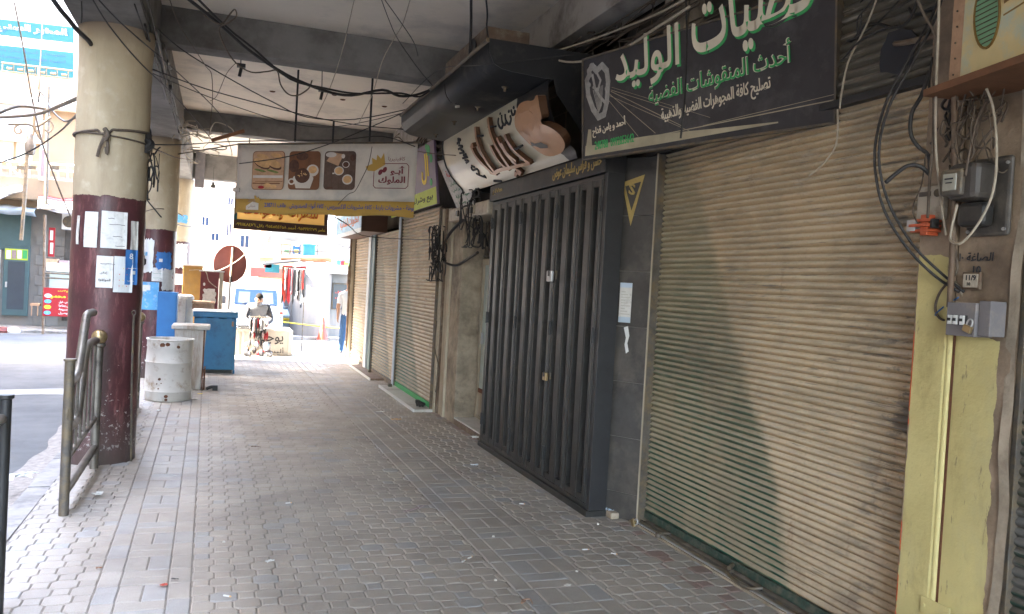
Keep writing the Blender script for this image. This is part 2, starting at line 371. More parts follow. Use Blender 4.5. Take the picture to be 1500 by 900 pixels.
def text_mesh(s, w=None, h=None, depth=.0015, bold=0.0, res=2):
    if any('\u0600' <= c <= '\u06ff' for c in s): s = shape_ar(s)
    c = bpy.data.curves.new('tmp', 'FONT'); c.body = s; c.resolution_u = res; c.extrude = .01; c.offset = bold
    o = bpy.data.objects.new('tmp', c); COL.objects.link(o); bpy.context.view_layer.update()
    me = o.evaluated_get(bpy.context.evaluated_depsgraph_get()).to_mesh()
    vs = [v.co.copy() for v in me.vertices]; fs = [tuple(p.vertices) for p in me.polygons]
    o.to_mesh_clear(); bpy.data.objects.remove(o); bpy.data.curves.remove(c)
    x0, x1 = min(v.x for v in vs), max(v.x for v in vs); y0, y1 = min(v.y for v in vs), max(v.y for v in vs)
    if w and h: sx, sy = w/(x1-x0), h/(y1-y0)
    elif w: sx = sy = w/(x1-x0)
    else: sx = sy = h/(y1-y0)
    return [((v.x-x0)*sx, (v.y-y0)*sy, (v.z+.01)*depth/.02) for v in vs], fs
def letters(mb, s, o, U, V, N, w=None, h=None, depth=.002, bold=.012, m=0, right=False, fn=None, skew=0):
    vs, fs = text_mesh(s, w, h, depth, bold)
    o, U, V, N = Vector(o), Vector(U).normalized(), Vector(V).normalized(), Vector(N).normalized()
    ww = max(v[0] for v in vs); off = ww if right else 0
    if fn: mb.add([fn(v[0]-off, v[1], v[2]) for v in vs], fs, m)
    else: mb.add([o+U*(v[0]-off+skew*v[1])+V*v[1]+N*v[2] for v in vs], fs, m)
    return ww
class Panel:      # flat sign: origin at lower left as seen, U to the right, V up, N towards the viewer
    def __init__(s, o, U, V): s.o = Vector(o); s.U = Vector(U).normalized(); s.V = Vector(V).normalized(); s.N = s.U.cross(s.V).normalized()
    def p(s, u, v, n=0): return s.o+s.U*u+s.V*v+s.N*n
    def rect(s, mb, u0, v0, u1, v1, n0=0, d=.002, m=0): mb.obox(s.p(u0, v0, n0), s.U, s.V, s.N, u1-u0, v1-v0, d, m)
    def shape(s, mb, pts, n0=0, d=.002, m=0): mb.poly([s.p(u, v, n0) for u, v in pts], s.N, d, m)
    def ell(s, mb, cu, cv, ru, rv, n0=0, d=.002, m=0, k=20, rot=0): s.shape(mb, [(cu+ru*math.cos(2*PI*i/k)*math.cos(rot)-rv*math.sin(2*PI*i/k)*math.sin(rot), cv+ru*math.cos(2*PI*i/k)*math.sin(rot)+rv*math.sin(2*PI*i/k)*math.cos(rot)) for i in range(k)], n0, d, m)
    def text(s, mb, t, u, v, w=None, h=None, n0=0, depth=.002, m=0, bold=.012, right=False, skew=0): return letters(mb, t, s.p(u, v, n0), s.U, s.V, s.N, w, h, depth, bold, m, right, None, skew)
    def stroke(s, mb, pts, wd, n0=0, d=.002, m=0):      # drawn line of quads
        for (a, b), (c, e) in zip(pts[:-1], pts[1:]):
            t = Vector((c-a, e-b)); 
            if t.length < 1e-6: continue
            t.normalize(); q = Vector((-t.y, t.x))*wd/2; t = t*wd*.25
            s.shape(mb, [(a-t.x-q.x, b-t.y-q.y), (c+t.x-q.x, e+t.y-q.y), (c+t.x+q.x, e+t.y+q.y), (a-t.x+q.x, b-t.y+q.y)], n0, d, m)

# ================================================================== THE GROUND
def gz(Y): return -.12 if Y < 16 else -.12-.015*(Y-16)
mb = MB(); ys = [-40, 4, 16, 30, 45, 80, 400, 1500]
vs = []
for y in ys: vs += [(-600, y, gz(min(y, 60))-.0), (600, y, gz(min(y, 60)))]
mb.add(vs, [(2*i, 2*i+1, 2*i+3, 2*i+2) for i in range(len(ys)-1)])
road = mb.build('street', 'asphalt'); kind(road, 'structure'); road['label'] = 'grey asphalt street beyond the arcade columns'
# sunlit band across the near street, put in as pale colour
mb = MB(); mb.grid(lambda u, v: (-1.35-9*u, 12.6+.75*v+.12*math.sin(9*u+3*v)+.10*math.sin(23*u)-.1*u, gz(13)+.005), 30, 3)
kind(mb.build('street_sun_strip', 'dust_sun_tone'), 'structure')
# pavement bed: mortar sheet 12 mm below the stone tops
PX0, PX1, PY0, PY1 = -1.12, 3.06, -2.0, 19.0
mb = MB(); mb.box((PX0-.02, PY0, -.30), (3.3, PY1, -.008)); mb.box((3.3, 17.9, -.30), (9, PY1, -.0081))
pav = mb.build('pavement', 'joint'); kind(pav, 'structure'); WP[pav.name] = Vector((0, 0, 0)); pav['label'] = 'covered pavement laid with interlocking concrete pavers'
# kerb stones
kme = MB(); kme.box((-.075, -.49, -.28), (.075, .49, .005)); kme = kme.mesh('kerb_stone', 'kerb')
for i in range(21):
    o = inst('kerb_stone', kme, pav, (PX0-.095+random.uniform(-.004, .004), PY0+.5+i, -.004+random.uniform(-.004, .004)), (0, random.uniform(-.01, .01), random.uniform(-.006, .006)))
# street gutter grit strip
mb = MB(); mb.grid(lambda u, v: (-1.31-.25*v+.03*math.sin(60*u)+.02*math.sin(151*u), -2+20*u, gz(0)+.004+.02*(1-v)), 120, 2)
kind(mb.build('gutter', 'joint'), 'structure')

def stone(pts, top=0.0, bev=.006, dep=.014):       # paver: bevelled top, skirt down to the bed
    cx = sum(p[0] for p in pts)/len(pts); cy = sum(p[1] for p in pts)/len(pts); n = len(pts)
    def ins(k): return [(cx+(x-cx)*(1-k/max(abs(x-cx), 1e-3) if abs(x-cx) > k else 1), cy+(y-cy)*(1-k/max(abs(y-cy), 1e-3) if abs(y-cy) > k else 1)) for x, y in pts]
    a = ins(bev); v = [(x, y, top) for x, y in a]+[(x, y, top-.0045) for x, y in pts]+[(x, y, top-dep) for x, y in pts]
    f = [tuple(range(n))]+[(i+n, (i+1) % n+n, (i+1) % n, i) for i in range(n)]+[(i+2*n, (i+1) % n+2*n, (i+1) % n+n, i+n) for i in range(n)]
    return v, f
g_ = .0022
def octo(x0=-9, x1=9): 
    a, b, c, d = .0695-g_, .0655-g_, .0435, .0460
    P = [(a, -d), (a, d), (c, b), (-c, b), (-a, d), (-a, -d), (-c, -b), (c, -b)]
    return P
def small(): return [(.0435-g_, -.0460+g_), (.0435-g_, .0460-g_), (-.0435+g_, .0460-g_), (-.0435+g_, -.0460+g_)]
def rect_(w, l): return [(w/2-g_, -l/2+g_), (w/2-g_, l/2-g_), (-w/2+g_, l/2-g_), (-w/2+g_, -l/2+g_)]
items = []      # (kind, x, y, pts-or-None)
p_, q_ = .1133, .1115
def clip(pts, cx, lo, hi):
    P = [(x+cx, y) for x, y in pts]
    if min(p[0] for p in P) >= lo and max(p[0] for p in P) <= hi: return pts, cx
    if max(p[0] for p in P) <= lo+.02 or min(p[0] for p in P) >= hi-.02: return None, None
    P = [(min(max(x, lo+g_), hi-g_), y) for x, y in P]; Q = []
    for p in P:
        if not Q or (abs(p[0]-Q[-1][0])+abs(p[1]-Q[-1][1])) > 1e-4: Q.append(p)
    m = sum(x for x, y in Q)/len(Q); return [(x-m, y) for x, y in Q], m
# the strips drift slightly to the right towards the shop fronts
def lean(y): return -.012*(y-4.8)
ZONES = [(PX0, -.54, 0), (-.068, 1.648, 0), (2.152, 3.02, 0)]
def lo_hi(z, y): return z[0]+(lean(y)*.0 if z[0] > PX0 else 0), z[1]
for zi, z in enumerate(ZONES):
    ox, oy = (.094, 4.502)
    for j in range(int((PY0-oy)/q_)+1, int((PY1-oy)/q_)):
        y = oy+j*q_; s = lean(y) if zi else 0
        for i in range(-12, 30):
            x = ox+i*p_
            big = (i+j) % 2 == 0
            pts, cx = clip(octo() if big else small(), x, z[0], z[1])
            if pts is None or (zi == 2 and y > 17.2 and x > 2.9): continue
            items.append(('octagonal_paver' if big and len(pts) > 4 else 'rectangular_paver', cx+lean(y), y, pts, cx == x))
for edges in ((-.54, -.427, -.185, -.068), (1.648, 1.752, 2.03, 2.152)):
    for k in range(int((PY1-PY0)/.235)):
        y = 4.518-28*.235+.1175+k*.235
        for a, b in ((edges[0], edges[1]), (edges[2], edges[3])): items.append(('border_slab', (a+b)/2+lean(y), y, rect_(b-a, .235), False))
        a, b = edges[1], edges[2]; w = b-a
        if k % 2 == 0: 
            for sx in (-1, 1): items.append(('oblong_paver', (a+b)/2+sx*w/4+lean(y), y, rect_(w/2, .235), False))
        else:
            for sy in (-1, 1): items.append(('oblong_paver', (a+b)/2+lean(y), y+sy*.0587, rect_(w, .1175), False))
def seen(x, y):
    d = Vector((x, y, -CAMH)); z = d.dot(_F)
    if z < .3: return 9e9
    u, v = d.dot(_R)/z*FPX, d.dot(_U)/z*FPX
    if abs(u) > 770 or v < -470: return 9e9
    if 740+u > 1290: return 9e9
    return d.length
cnt = {}; rest = MB(); rest.tint = []; cache = {}
items.sort(key=lambda t: seen(t[1], t[2]))
for nm, x, y, pts, std in items:
    key = (nm, tuple((round(a, 3), round(b, 3)) for a, b in pts))
    dz, rx, ry = random.uniform(-.0012, .0012), random.uniform(-.005, .005), random.uniform(-.005, .005)
    if cnt.get(nm, 0) < 298 and seen(x, y) < 1e9:
        cnt[nm] = cnt.get(nm, 0)+1
        if key not in cache:
            b = MB(); b.add(*stone(pts)); cache[key] = b.mesh(nm, 'slab' if 'slab' in nm or 'oblong' in nm else 'paver')
        inst(nm, cache[key], pav, (x, y, dz), (rx, ry, random.uniform(-.012, .012)))
    else:
        v, f = stone(pts); rest.add([(a+x, b+y, c+dz+a*ry*-1+b*rx) for a, b, c in v], f, 1 if ('slab' in nm or 'oblong' in nm) else 0)
        rest.tint += [random.random()]*len(f)
o = rest.build('far_pavers', ['paver', 'slab'], pav); kind(o, 'stuff')

# ================================================================== ARCADE BUILDING
bld = thing('arcade_building', 'concrete arcade building with beamed ceiling over the pavement and shuttered shops', 'building', (3.2, 9, 0))
CZ = 4.34
mb = MB(); mb.box((-.66, -7, CZ), (2.8, 20.2, CZ+.2)); mb.build('ceiling', 'ceil', bld)
def beam(y, z, w=.30, m='beam'):
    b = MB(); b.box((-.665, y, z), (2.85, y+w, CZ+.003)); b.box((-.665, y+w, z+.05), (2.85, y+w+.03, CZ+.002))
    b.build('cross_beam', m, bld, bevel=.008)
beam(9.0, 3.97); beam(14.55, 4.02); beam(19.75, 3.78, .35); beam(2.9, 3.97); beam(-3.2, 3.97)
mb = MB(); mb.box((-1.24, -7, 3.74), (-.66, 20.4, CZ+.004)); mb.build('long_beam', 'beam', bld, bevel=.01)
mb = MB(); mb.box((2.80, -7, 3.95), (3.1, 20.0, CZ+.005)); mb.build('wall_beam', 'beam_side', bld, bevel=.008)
mb = MB(); mb.box((-1.235, -7, CZ+.2), (9, 20.3, 11.5)); mb.box((2.8, -7, CZ+.006), (9, 20.2, CZ+.2)); mb.box((-1.235, -7, CZ+.008), (-.66, 20.3, CZ+.2)); mb.build('upper_storeys', 'plaster_warm', bld)
# wall behind and above the shop fronts
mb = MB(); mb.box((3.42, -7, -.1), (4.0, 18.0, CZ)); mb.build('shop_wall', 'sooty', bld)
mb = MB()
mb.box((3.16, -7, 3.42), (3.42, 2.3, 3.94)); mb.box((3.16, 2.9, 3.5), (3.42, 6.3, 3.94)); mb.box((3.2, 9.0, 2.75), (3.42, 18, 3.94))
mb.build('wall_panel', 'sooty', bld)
mb = MB(); mb.box((2.98, 9.8, 3.0), (3.2, 10.15, 3.948)); mb.build('wall_pier', 'concrete', bld, bevel=.01)
mb = MB(); mb.box((3.0, 5.1, 3.1), (3.16, 5.4, 3.948)); mb.build('wall_pier', 'concrete', bld, bevel=.01)
# iron lattice between the shop signs and the beam
mb = MB()
for k in range(9): mb.tube([(2.97, 5.0+k*.52, 3.05), (2.97, 5.0+k*.52, 3.9)], .006, 5, smooth=False)
for z in (3.35, 3.55, 3.8): mb.tube([(2.965, 4.6, z), (2.965, 9.4, z+.03)], .006, 5, smooth=False)
mb.build('lattice', 'iron', bld)

# ------------------------------------------------------------------ columns
SPL = 2.29
def column(cx, cy, r, split, label, matname):
    t = thing('column', label, 'column', (cx, cy, 0), 'round arcade columns')
    M[matname] = column_mat(matname, split)
    b = MB(); prof = [(r*1.0, -.15), (r, .02)]+[(r+random.uniform(-.003, .003), .02+k*.12) for k in range(1, 30)]+[(r*1.02, 3.58), (r*1.045, 3.75)]
    b.lathe(prof, (cx, cy, 0), 48); b.build('shaft', matname, t, smooth=True); return t
def wrap(t, cx, cy, r, x0, x1, z0, z1, mats, name='poster', off=.006, drawn=None, label=None, ragged=0, m=0):
    """sheet glued round a column; x0..x1 in metres along the front (negative = left as seen from the arcade)"""
    a0 = -PI/2+x0/r; a1 = -PI/2+x1/r; nu, nv = (14, 10) if ragged else (8, 5); rnd = random.Random(hash((round(x0, 3), round(z0, 3))) & 0xffff)
    b = MB()
    def f(u, v):
        if ragged:
            if u in (0, 1): u += rnd.uniform(-1, 1)*ragged
            if v in (0, 1): v += rnd.uniform(-1, 1)*ragged
        a = a0+(a1-a0)*u; z = z0+(z1-z0)*v; rr = r+off+.003*math.sin(7*u+5*v)+(.012*(u-.85)*6 if u > .9 else 0)
        return (cx+rr*math.cos(a), cy+rr*math.sin(a), z)
    b.grid(f, nu, nv, 0)
    k = 1
    for (txt, u, v, h, mi) in (drawn or []):
        if txt == '-':
            ww = h*12; b.grid(lambda s, q: (cx+(r+off+.006)*math.cos(a0+(u+ww*s)/r), cy+(r+off+.006)*math.sin(a0+(u+ww*s)/r), z0+v+.004*q+.002*math.sin(30*s)), 6, 1, mi)
        elif txt == '#':
            b.grid(lambda s, q: (cx+(r+off+.007)*math.cos(a0+(u+h*s)/r), cy+(r+off+.007)*math.sin(a0+(u+h*s)/r), z0+v+h*q), 4, 2, mi)
        else:
            vs, fs = text_mesh(txt, h=h, depth=.002, bold=.01)
            b.add([(cx+(r+off+.006+w)*math.cos(a0+(u+x)/r), cy+(r+off+.006+w)*math.sin(a0+(u+x)/r), z0+v+y) for x, y, w in vs], fs, mi)
    return b.build(name, mats, t, label=label)
C1 = (-.93, 7.99, .292); C2 = (-.955, 14.1, .292); C3 = (-.93, 20.05, .292)
c1 = column(*C1, SPL, 'nearest round column, cream above maroon, with taped papers and a tied strap', 'column_paint')
c2 = column(*C2, SPL+.02, 'second round column, behind the dented white drum, with torn posters', 'column_paint_second')
c3 = column(*C3, SPL+.05, 'farthest round column, beside the maroon cabinet, with a large ragged white poster', 'column_paint_third')
def cpx(C, x, y):    # arc position and height of the column point seen at a pixel
    d = ray(x, y); ox, oy = -C[0], -C[1]; A = d.x**2+d.y**2; B = 2*(ox*d.x+oy*d.y); Q = ox*ox+oy*oy-C[2]**2
    D = max(B*B-4*A*Q, 0); s = (-B-math.sqrt(D))/(2*A); p = Vector((0, 0, CAMH))+d*s
    return (math.atan2(p.y-C[1], p.x-C[0])+PI/2)*C[2], p.z
def wpx(t, C, x0, y0, x1, y1, mats, **kw):
    a, za = cpx(C, x0, y1); b_, zb = cpx(C, x1, y0); return wrap(t, *C, a, b_, min(za, zb), max(za, zb), mats, **kw)
inkl = [('-', .03, .06, .006, 1), ('-', .05, .12, .010, 1), ('-', .03, .18, .009, 1)]
wpx(c1, C1, 123, 311, 145, 362, ['paper'], label='blank white sheet taped on the column')
wpx(c1, C1, 147, 312, 186, 363, ['paper', 'ink'], drawn=[('-', .06, .20, .010, 1), ('-', .05, .25, .004, 1), ('-', .09, .10, .006, 1), ('-', .11, .02, .008, 1)])
wpx(c1, C1, 140, 376, 166, 421, ['paper', 'ink'], drawn=[('\u0625\u0639\u0644\u0627\u0646', .03, .11, .028, 1), ('\u0627\u0644\u0645\u0648\u0627\u0641\u0642\u0629', .02, .05, .028, 1), ('-', .03, .20, .009, 1)])
wpx(c1, C1, 165, 377, 193, 428, ['white', 'ink_red', 'yellow_ink'], label='white sheet with small coloured marks', off=.009, drawn=[('#', .04+.03*(i % 4), .05+.05*(i//3), .007, 1+i % 2) for i in range(11)])
wpx(c1, C1, 181, 367, 199, 417, ['paper_blue', 'white'], label='dark blue leaflet with white emblem', off=.014, drawn=[('8', .03, .22, .05, 1), ('-', .02, .14, .008, 1), ('#', .06, .09, .03, 1), ('-', .02, .03, .005, 1)])
wpx(c1, C1, 112, 316, 119, 358, ['paper_grey']); wpx(c1, C1, 190, 325, 201, 366, ['paper_grey'], label='small grey folded paper near the column edge')
wpx(c2, C2, 204, 351, 226, 398, ['white', 'paper_sky'], ragged=.04, label='torn white poster with blue print', drawn=[('#', .03, .1, .05, 1), ('#', .08, .25, .06, 1), ('#', .02, .3, .04, 1)])
wpx(c2, C2, 228, 370, 250, 395, ['paper_blue', 'paper'], ragged=.06, label='torn dark blue bill', drawn=[('#', .04, .12, .05, 1)])
wpx(c2, C2, 222, 393, 238, 412, ['paper', 'ink_green'], drawn=[('-', .02, .05, .01, 1), ('-', .02, .12, .01, 1)])
wpx(c2, C2, 236, 395, 252, 425, ['paper_grey'], ragged=.05)
wpx(c2, C2, 203, 414, 233, 453, ['paper_sky', 'paper', 'maroon'], label='sky blue poster with pasted slip', drawn=[('#', .03, .28, .10, 1), ('#', .1, .30, .08, 1), ('#', .02, .18, .03, 2)])
wpx(c3, C3, 255, 358, 274, 392, ['paper'], ragged=.05, label='large ragged white poster')
wpx(c3, C3, 256, 402, 273, 417, ['paper', 'ink'], drawn=[('-', .1, .12, .008, 1)])
wpx(c3, C3, 256, 316, 274, 326, ['paper_sky'], ragged=.08)
# strap tied round the near column and its thin wire
st = MB()
for z0, dz in ((2.845, .02), (2.80, .0)):
    pts = []
    for k in range(41):
        a = -PI/2-1.9+3.8*k/40; zz = z0+.03*math.sin(a+PI/2)*1.2*(1 if dz else -.6)-(.03 if dz and abs(a+PI/2+.1) < .15 else 0)
        pts.append((C1[0]+(C1[2]+.012)*math.cos(a), C1[1]+(C1[2]+.012)*math.sin(a), zz))
    st.tube(pts, .011 if dz else .008, 6)
k0 = Vector((C1[0]-.02, C1[1]-C1[2]-.02, 2.80))
st.tube([k0+Vector((-.01, 0, .05)), k0+Vector((.02, -.02, 0)), k0+Vector((.0, -.01, -.05))], .02, 6)
st.tube([k0, k0+Vector((-.035, -.01, -.10)), k0+Vector((-.055, 0, -.19))], .014, 5); st.tube([k0, k0+Vector((.02, -.01, -.08)), k0+Vector((.015, 0, -.16)), k0+Vector((.005, 0, -.10))], .012, 5)
tag(st.build('strap', 'cable_brown', smooth=True), 'grey cloth strap knotted round the nearest column with two hanging ends', 'strap')
b = MB(); b.tube([at(192, 676, Y=7.80), at(193, 560, Y=7.80), at(196, 462, Y=7.80)], .009, 6); b.tube([at(196, 462, Y=7.79), at(193, 458, Y=7.78), at(196, 455, Y=7.78), at(199, 459, Y=7.78), at(196, 463, Y=7.79)], .005, 5)
tag(b.build('iron_rod', 'iron', smooth=True), 'thin iron rod with an eye standing against the nearest column', 'rod')
b = MB(); b.tube([at(215, 195, Y=7.9), at(216, 211, Y=7.9), at(214, 225, Y=7.9)], .035, 7); b.tube([at(216, 206, Y=7.85), at(222, 212, Y=7.8), at(215, 218, Y=7.8)], .03, 6)
tag(b.build('cable_clamp', 'cable_black', smooth=True), 'black cable clamp on the right side of the nearest column', 'clamp')

# ------------------------------------------------------------------ railings
A0, A1 = 6.185, 7.62
def railing(y0, y1, xx, label, ball=True):
    t = thing('guard_railing', label, 'railing', (xx, (y0+y1)/2, 0), 'pipe railings along the kerb')
    f = lambda p: Vector((xx, min(max(y0+(p.y-A0)/(A1-A0)*(y1-y0), y0+.01), y1-.005), p.z)); P = lambda x, y: f(at(x, y, X=-.92))
    b = MB(); b.tube([(xx, y0, -.02), (xx, y0, 1.06)], .032, 14, smooth=False); b.lathe([(.0, 1.062), (.041, 1.062), (.041, 1.048), (.033, 1.045)], (xx, y0, 0), 16); b.build('post', 'iron', t, smooth=True)
    b = MB(); b.tube([(xx, y1, -.02), (xx, y1, 1.04)], .034, 14, smooth=False); b.lathe([(.0, 1.055), (.05, 1.05), (.05, 1.03), (.034, 1.02)], (xx, y1, 0), 16); b.build('post', 'brass_pipe', t, smooth=True)
    b = MB(); b.lathe([(.062*math.sin(PI*k/14), 1.105-.062*math.cos(PI*k/14)) for k in range(15)], (xx, y1, 0), 22); b.build('ball', 'brass', t, smooth='all')
    z0 = P(96, 721).z; 
    for (a, c, r) in (((96, 719), (139, 655), .030), ((96, 675), (139, 613), .021)):
        b = MB(); b.tube([P(*a), P(*c)], r, 12, smooth=False); b.build('rail', 'brass_pipe', t, smooth=True)
    b = MB(); b.tube([P(96, 566), P(108, 557), P(114, 546), P(120, 510), P(126, 469), P(130, 460), P(137, 458)], .031, 12); b.build('bent_rail', 'brass_pipe', t, smooth=True, label='upper bent pipe of the railing')
    b = MB(); b.tube([P(97, 629), P(108, 620), P(114, 608), P(120, 560), P(126, 515), P(131, 504), P(141, 499)], .031, 12); b.build('bent_rail', 'brass_pipe', t, smooth=True)
    for x, ya, yb in ((104, 660, 560), (110.5, 651, 548), (117, 642, 540), (123, 634, 520), (129, 626, 508), (135, 618, 505)):
        b = MB(); q = P(x, ya); q2 = P(x+1.5, yb); b.tube([q, (q.x, q.y, q2.z)], .011, 8, smooth=False); b.build('bar', 'brass_pipe', t, smooth=True)
    b = MB(); q = P(99, 606); b.tube([q+Vector((0, .045*math.sin(a), .06*math.cos(a))) for a in [2*PI*k/12 for k in range(13)]], .008, 6); b.tube([q+Vector((0, .0, -.11)), q+Vector((0, .03, -.09)), q+Vector((0, 0, -.06))], .008, 6); b.build('ornament', 'iron', t, smooth=True)
    return t
railing(6.185, 7.60, -.92, 'pipe railing with brass ball in front of the nearest column')
railing(8.75, 10.85, -.88, 'pipe railing with brass ball between the nearest column and the white drum')
t = thing('guard_railing', 'end post of a pipe railing cut by the left edge of the frame', 'railing', (-.93, 4.1, 0), 'pipe railings along the kerb')
b = MB(); b.tube([(-.93, 4.47, -.02), (-.93, 4.47, 1.06)], .026, 14, smooth=False); b.lathe([(.0, 1.062), (.036, 1.062), (.036, 1.045), (.026, 1.04)], (-.93, 4.47, 0), 16); b.build('post', 'black_metal', t, smooth=True)
b = MB(); b.tube([(-.93, 3.1, -.02), (-.93, 3.1, 1.06)], .026, 14, smooth=False); b.build('post', 'iron', t, smooth=True)
for z, r in ((.22, .03), (.42, .02), (.95, .03)):
    b = MB(); b.tube([(-.94, 4.44, z), (-.94, 3.13, z)], r*.8, 10, smooth=False); b.build('rail', 'brass_pipe', t, smooth=True)

# ================================================================== SHOP FRONTS
def shutter_mat(name, base, paint, bnd=None, under=(.10, .09, .075), amt=1.0):
    """dusty slats; paint colour on downward faces, and a darker tone, on the far side of the boundary Y = bnd(z)"""
    g = G(name, .6, .35)
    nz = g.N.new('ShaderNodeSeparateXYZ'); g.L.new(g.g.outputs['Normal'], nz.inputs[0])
    n = g.noise(1.6, 7, (1, .6, 1.3), .7)
    dust_sun_tone = g.mix(g.ramp(n, .35, .7), tuple(v*1.12 for v in base), tuple(v*.78 for v in base))
    dust_sun_tone = g.mix(g.ramp(nz.outputs[2], .15, .75, 0, .75), dust_sun_tone, tuple(min(v*q, .7) for v, q in zip(base, (1.35, 1.42, 1.6))))
    dust_sun_tone = g.mix(g.ramp(nz.outputs[2], -.05, -.6, 0, .6), dust_sun_tone, tuple(v*q for v, q in zip(base, (.80, .66, .50))))
    sc = g.noise(11, 7, (1, .22, 3.2), .72)                       # long scratches along the slats
    dust_sun_tone = g.mix(g.ramp(sc, .56, .66, 0, .7), dust_sun_tone, (.56, .50, .42))
    sc2 = g.noise(13, 7, (1, .16, 3.0), .7); dust_sun_tone = g.mix(g.ramp(sc2, .60, .66, 0, .8), dust_sun_tone, (.13, .12, .11))
    dust_sun_tone = g.mix(g.ramp(g.noise(2.4, 8, (1, .55, 1.6), .75), .50, .66, 0, .55), dust_sun_tone, tuple(v*.48 for v in base))
    dust_sun_tone = g.mix(g.ramp(g.noise(70, 3), .55, .75, 0, .35), dust_sun_tone, (.16, .13, .10))
    dust_sun_tone = g.mix(g.math('MULTIPLY', g.ramp(g.Z, .55, .05, 0, 1), g.ramp(g.noise(3.5, 6, (1, 1, .4), .7), .35, .65, .1, .75)), dust_sun_tone, (.17, .12, .085))
    dust_sun_tone = g.mix(g.ramp(g.noise(6, 7, (1, 1.6, .16), .72), .60, .70, 0, .55), dust_sun_tone, (.20, .105, .055))
    if bnd:
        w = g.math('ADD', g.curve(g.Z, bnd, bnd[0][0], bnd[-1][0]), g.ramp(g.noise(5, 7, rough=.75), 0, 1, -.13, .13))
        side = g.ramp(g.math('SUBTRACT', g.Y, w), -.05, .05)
        down = g.ramp(g.math('ADD', nz.outputs[2], g.ramp(g.noise(8, 6, (1, .3, 1)), .2, .8, -.35, .35)), .40, -.05)
        lowz = g.ramp(g.Z, .2, 2.3, 1.0, .15)
        patch = g.math('MULTIPLY', g.ramp(g.noise(1.9, 4), .36, .5), lowz)
        f = g.math('MULTIPLY', g.math('MULTIPLY', down, side), g.math('MAXIMUM', patch, g.ramp(g.Z, .4, 2.4, .5, .12)))
        f = g.math('MULTIPLY', f, amt)
        pnt = g.mix(g.ramp(g.noise(5, 5), .55, .68, 0, .5), paint, tuple(min(v*2.2+.03, .6) for v in paint))
        c = g.mix(g.math('MULTIPLY', side, g.ramp(g.Z, .4, 2.7, .60, .32)), dust_sun_tone, tuple(v*.50*q for v, q in zip(base, (.9, 1, 1))))
        c = g.mix(g.ramp(g.noise(1.1, 6, (1, .7, 1), .7), .50, .72, 0, .5), c, (.17, .15, .125))
        c = g.mix(f, c, pnt)
        ex = g.noise(4.5, 6, (1, .5, 1.2), .7)      # peeled places towards the near jamb
        pe = g.math('MULTIPLY', g.ramp(ex, .55, .60), g.ramp(g.Y, 3.5, 3.0))
        c = g.mix(g.math('MULTIPLY', pe, .8), c, (.12, .115, .11))
    else: c = dust_sun_tone
    return g.done(c, g.noise(45, 5), .15)
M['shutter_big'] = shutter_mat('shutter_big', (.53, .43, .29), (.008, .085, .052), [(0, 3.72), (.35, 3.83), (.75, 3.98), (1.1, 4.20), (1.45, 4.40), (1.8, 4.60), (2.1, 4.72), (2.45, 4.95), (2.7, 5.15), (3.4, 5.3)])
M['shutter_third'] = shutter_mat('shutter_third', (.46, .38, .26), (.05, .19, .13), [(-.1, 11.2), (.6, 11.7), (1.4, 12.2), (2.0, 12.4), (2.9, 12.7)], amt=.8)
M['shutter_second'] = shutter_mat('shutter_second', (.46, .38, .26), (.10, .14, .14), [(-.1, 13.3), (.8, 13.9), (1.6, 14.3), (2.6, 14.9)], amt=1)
M['shutter_first'] = shutter_mat('shutter_first', (.46, .385, .28), (.1, .1, .1))
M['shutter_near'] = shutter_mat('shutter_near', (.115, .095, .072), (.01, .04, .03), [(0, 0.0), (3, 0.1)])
def slat_mesh(name, m, length, pitch, depth, n=7):
    b = MB(); pts = []
    for k in range(n+1):
        t = k/n; pts.append((-depth*math.sin(PI*t)**.8, pitch*(.08+.84*t)))
    prof = [(.004, 0)]+pts+[(.004, pitch)]
    vs = [(x, y, z) for x, z in prof for y in (-length/2, length/2)]
    b.add(vs, [(2*i, 2*i+1, 2*i+3, 2*i+2) for i in range(len(prof)-1)])
    return b.mesh(name, m, smooth=True)
def shutter(label, X, y0, y1, z0, z1, pitch, m, depth=.012, rail_m='marble_green', rail_h=.055, n=7, jit=.0015):
    t = thing('rolling_shutter', label, 'shutter', (X, (y0+y1)/2, z0), 'rolling shutters of the closed shops')
    me = slat_mesh('slat', M[m], y1-y0-.02, pitch, depth, n); k = 0; z = z0+rail_h
    while z < z1:
        inst('slat', me, t, (X+random.uniform(-jit, jit), (y0+y1)/2, z), (0, random.uniform(-.02, .02), random.uniform(-.0006, .0006))); z += pitch
    b = MB(); b.box((X-.018, y0+.01, z0), (X+.012, y1-.01, z0+rail_h)); b.build('bottom_rail', rail_m, t, bevel=.004)
    for y in (y0, y1):
        s = 1 if y == y0 else -1
        b = MB(); b.box((X-.035, y-.012, z0-.02), (X+.03, y+.012, z1)); b.build('guide_rail', 'iron', t, bevel=.003)
    return t
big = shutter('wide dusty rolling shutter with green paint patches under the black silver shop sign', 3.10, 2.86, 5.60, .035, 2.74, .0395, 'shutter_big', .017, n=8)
csh = thing('corrugated_sheet', 'grimy corrugated metal sheet, darkened by painted recess shade, with a ragged hole above the wide shutter', 'metal sheet', (3.08, 4.2, 3.1))
_sm = slat_mesh('ridge', M['shutter_near'], 2.72, .05, .016, 7)  # darker ridges carry the shade of the housing recess in their colour
for k in range(15): inst('ridge', _sm, csh, (3.075, 4.23, 2.80+.05*k), (0, random.uniform(-.03, .03), random.uniform(-.002, .002)))
b = MB(); b.box((3.03, 2.86, 2.755), (3.10, 5.60, 2.795)); b.build('steel_bar', 'black_metal_dark', csh, bevel=.004)
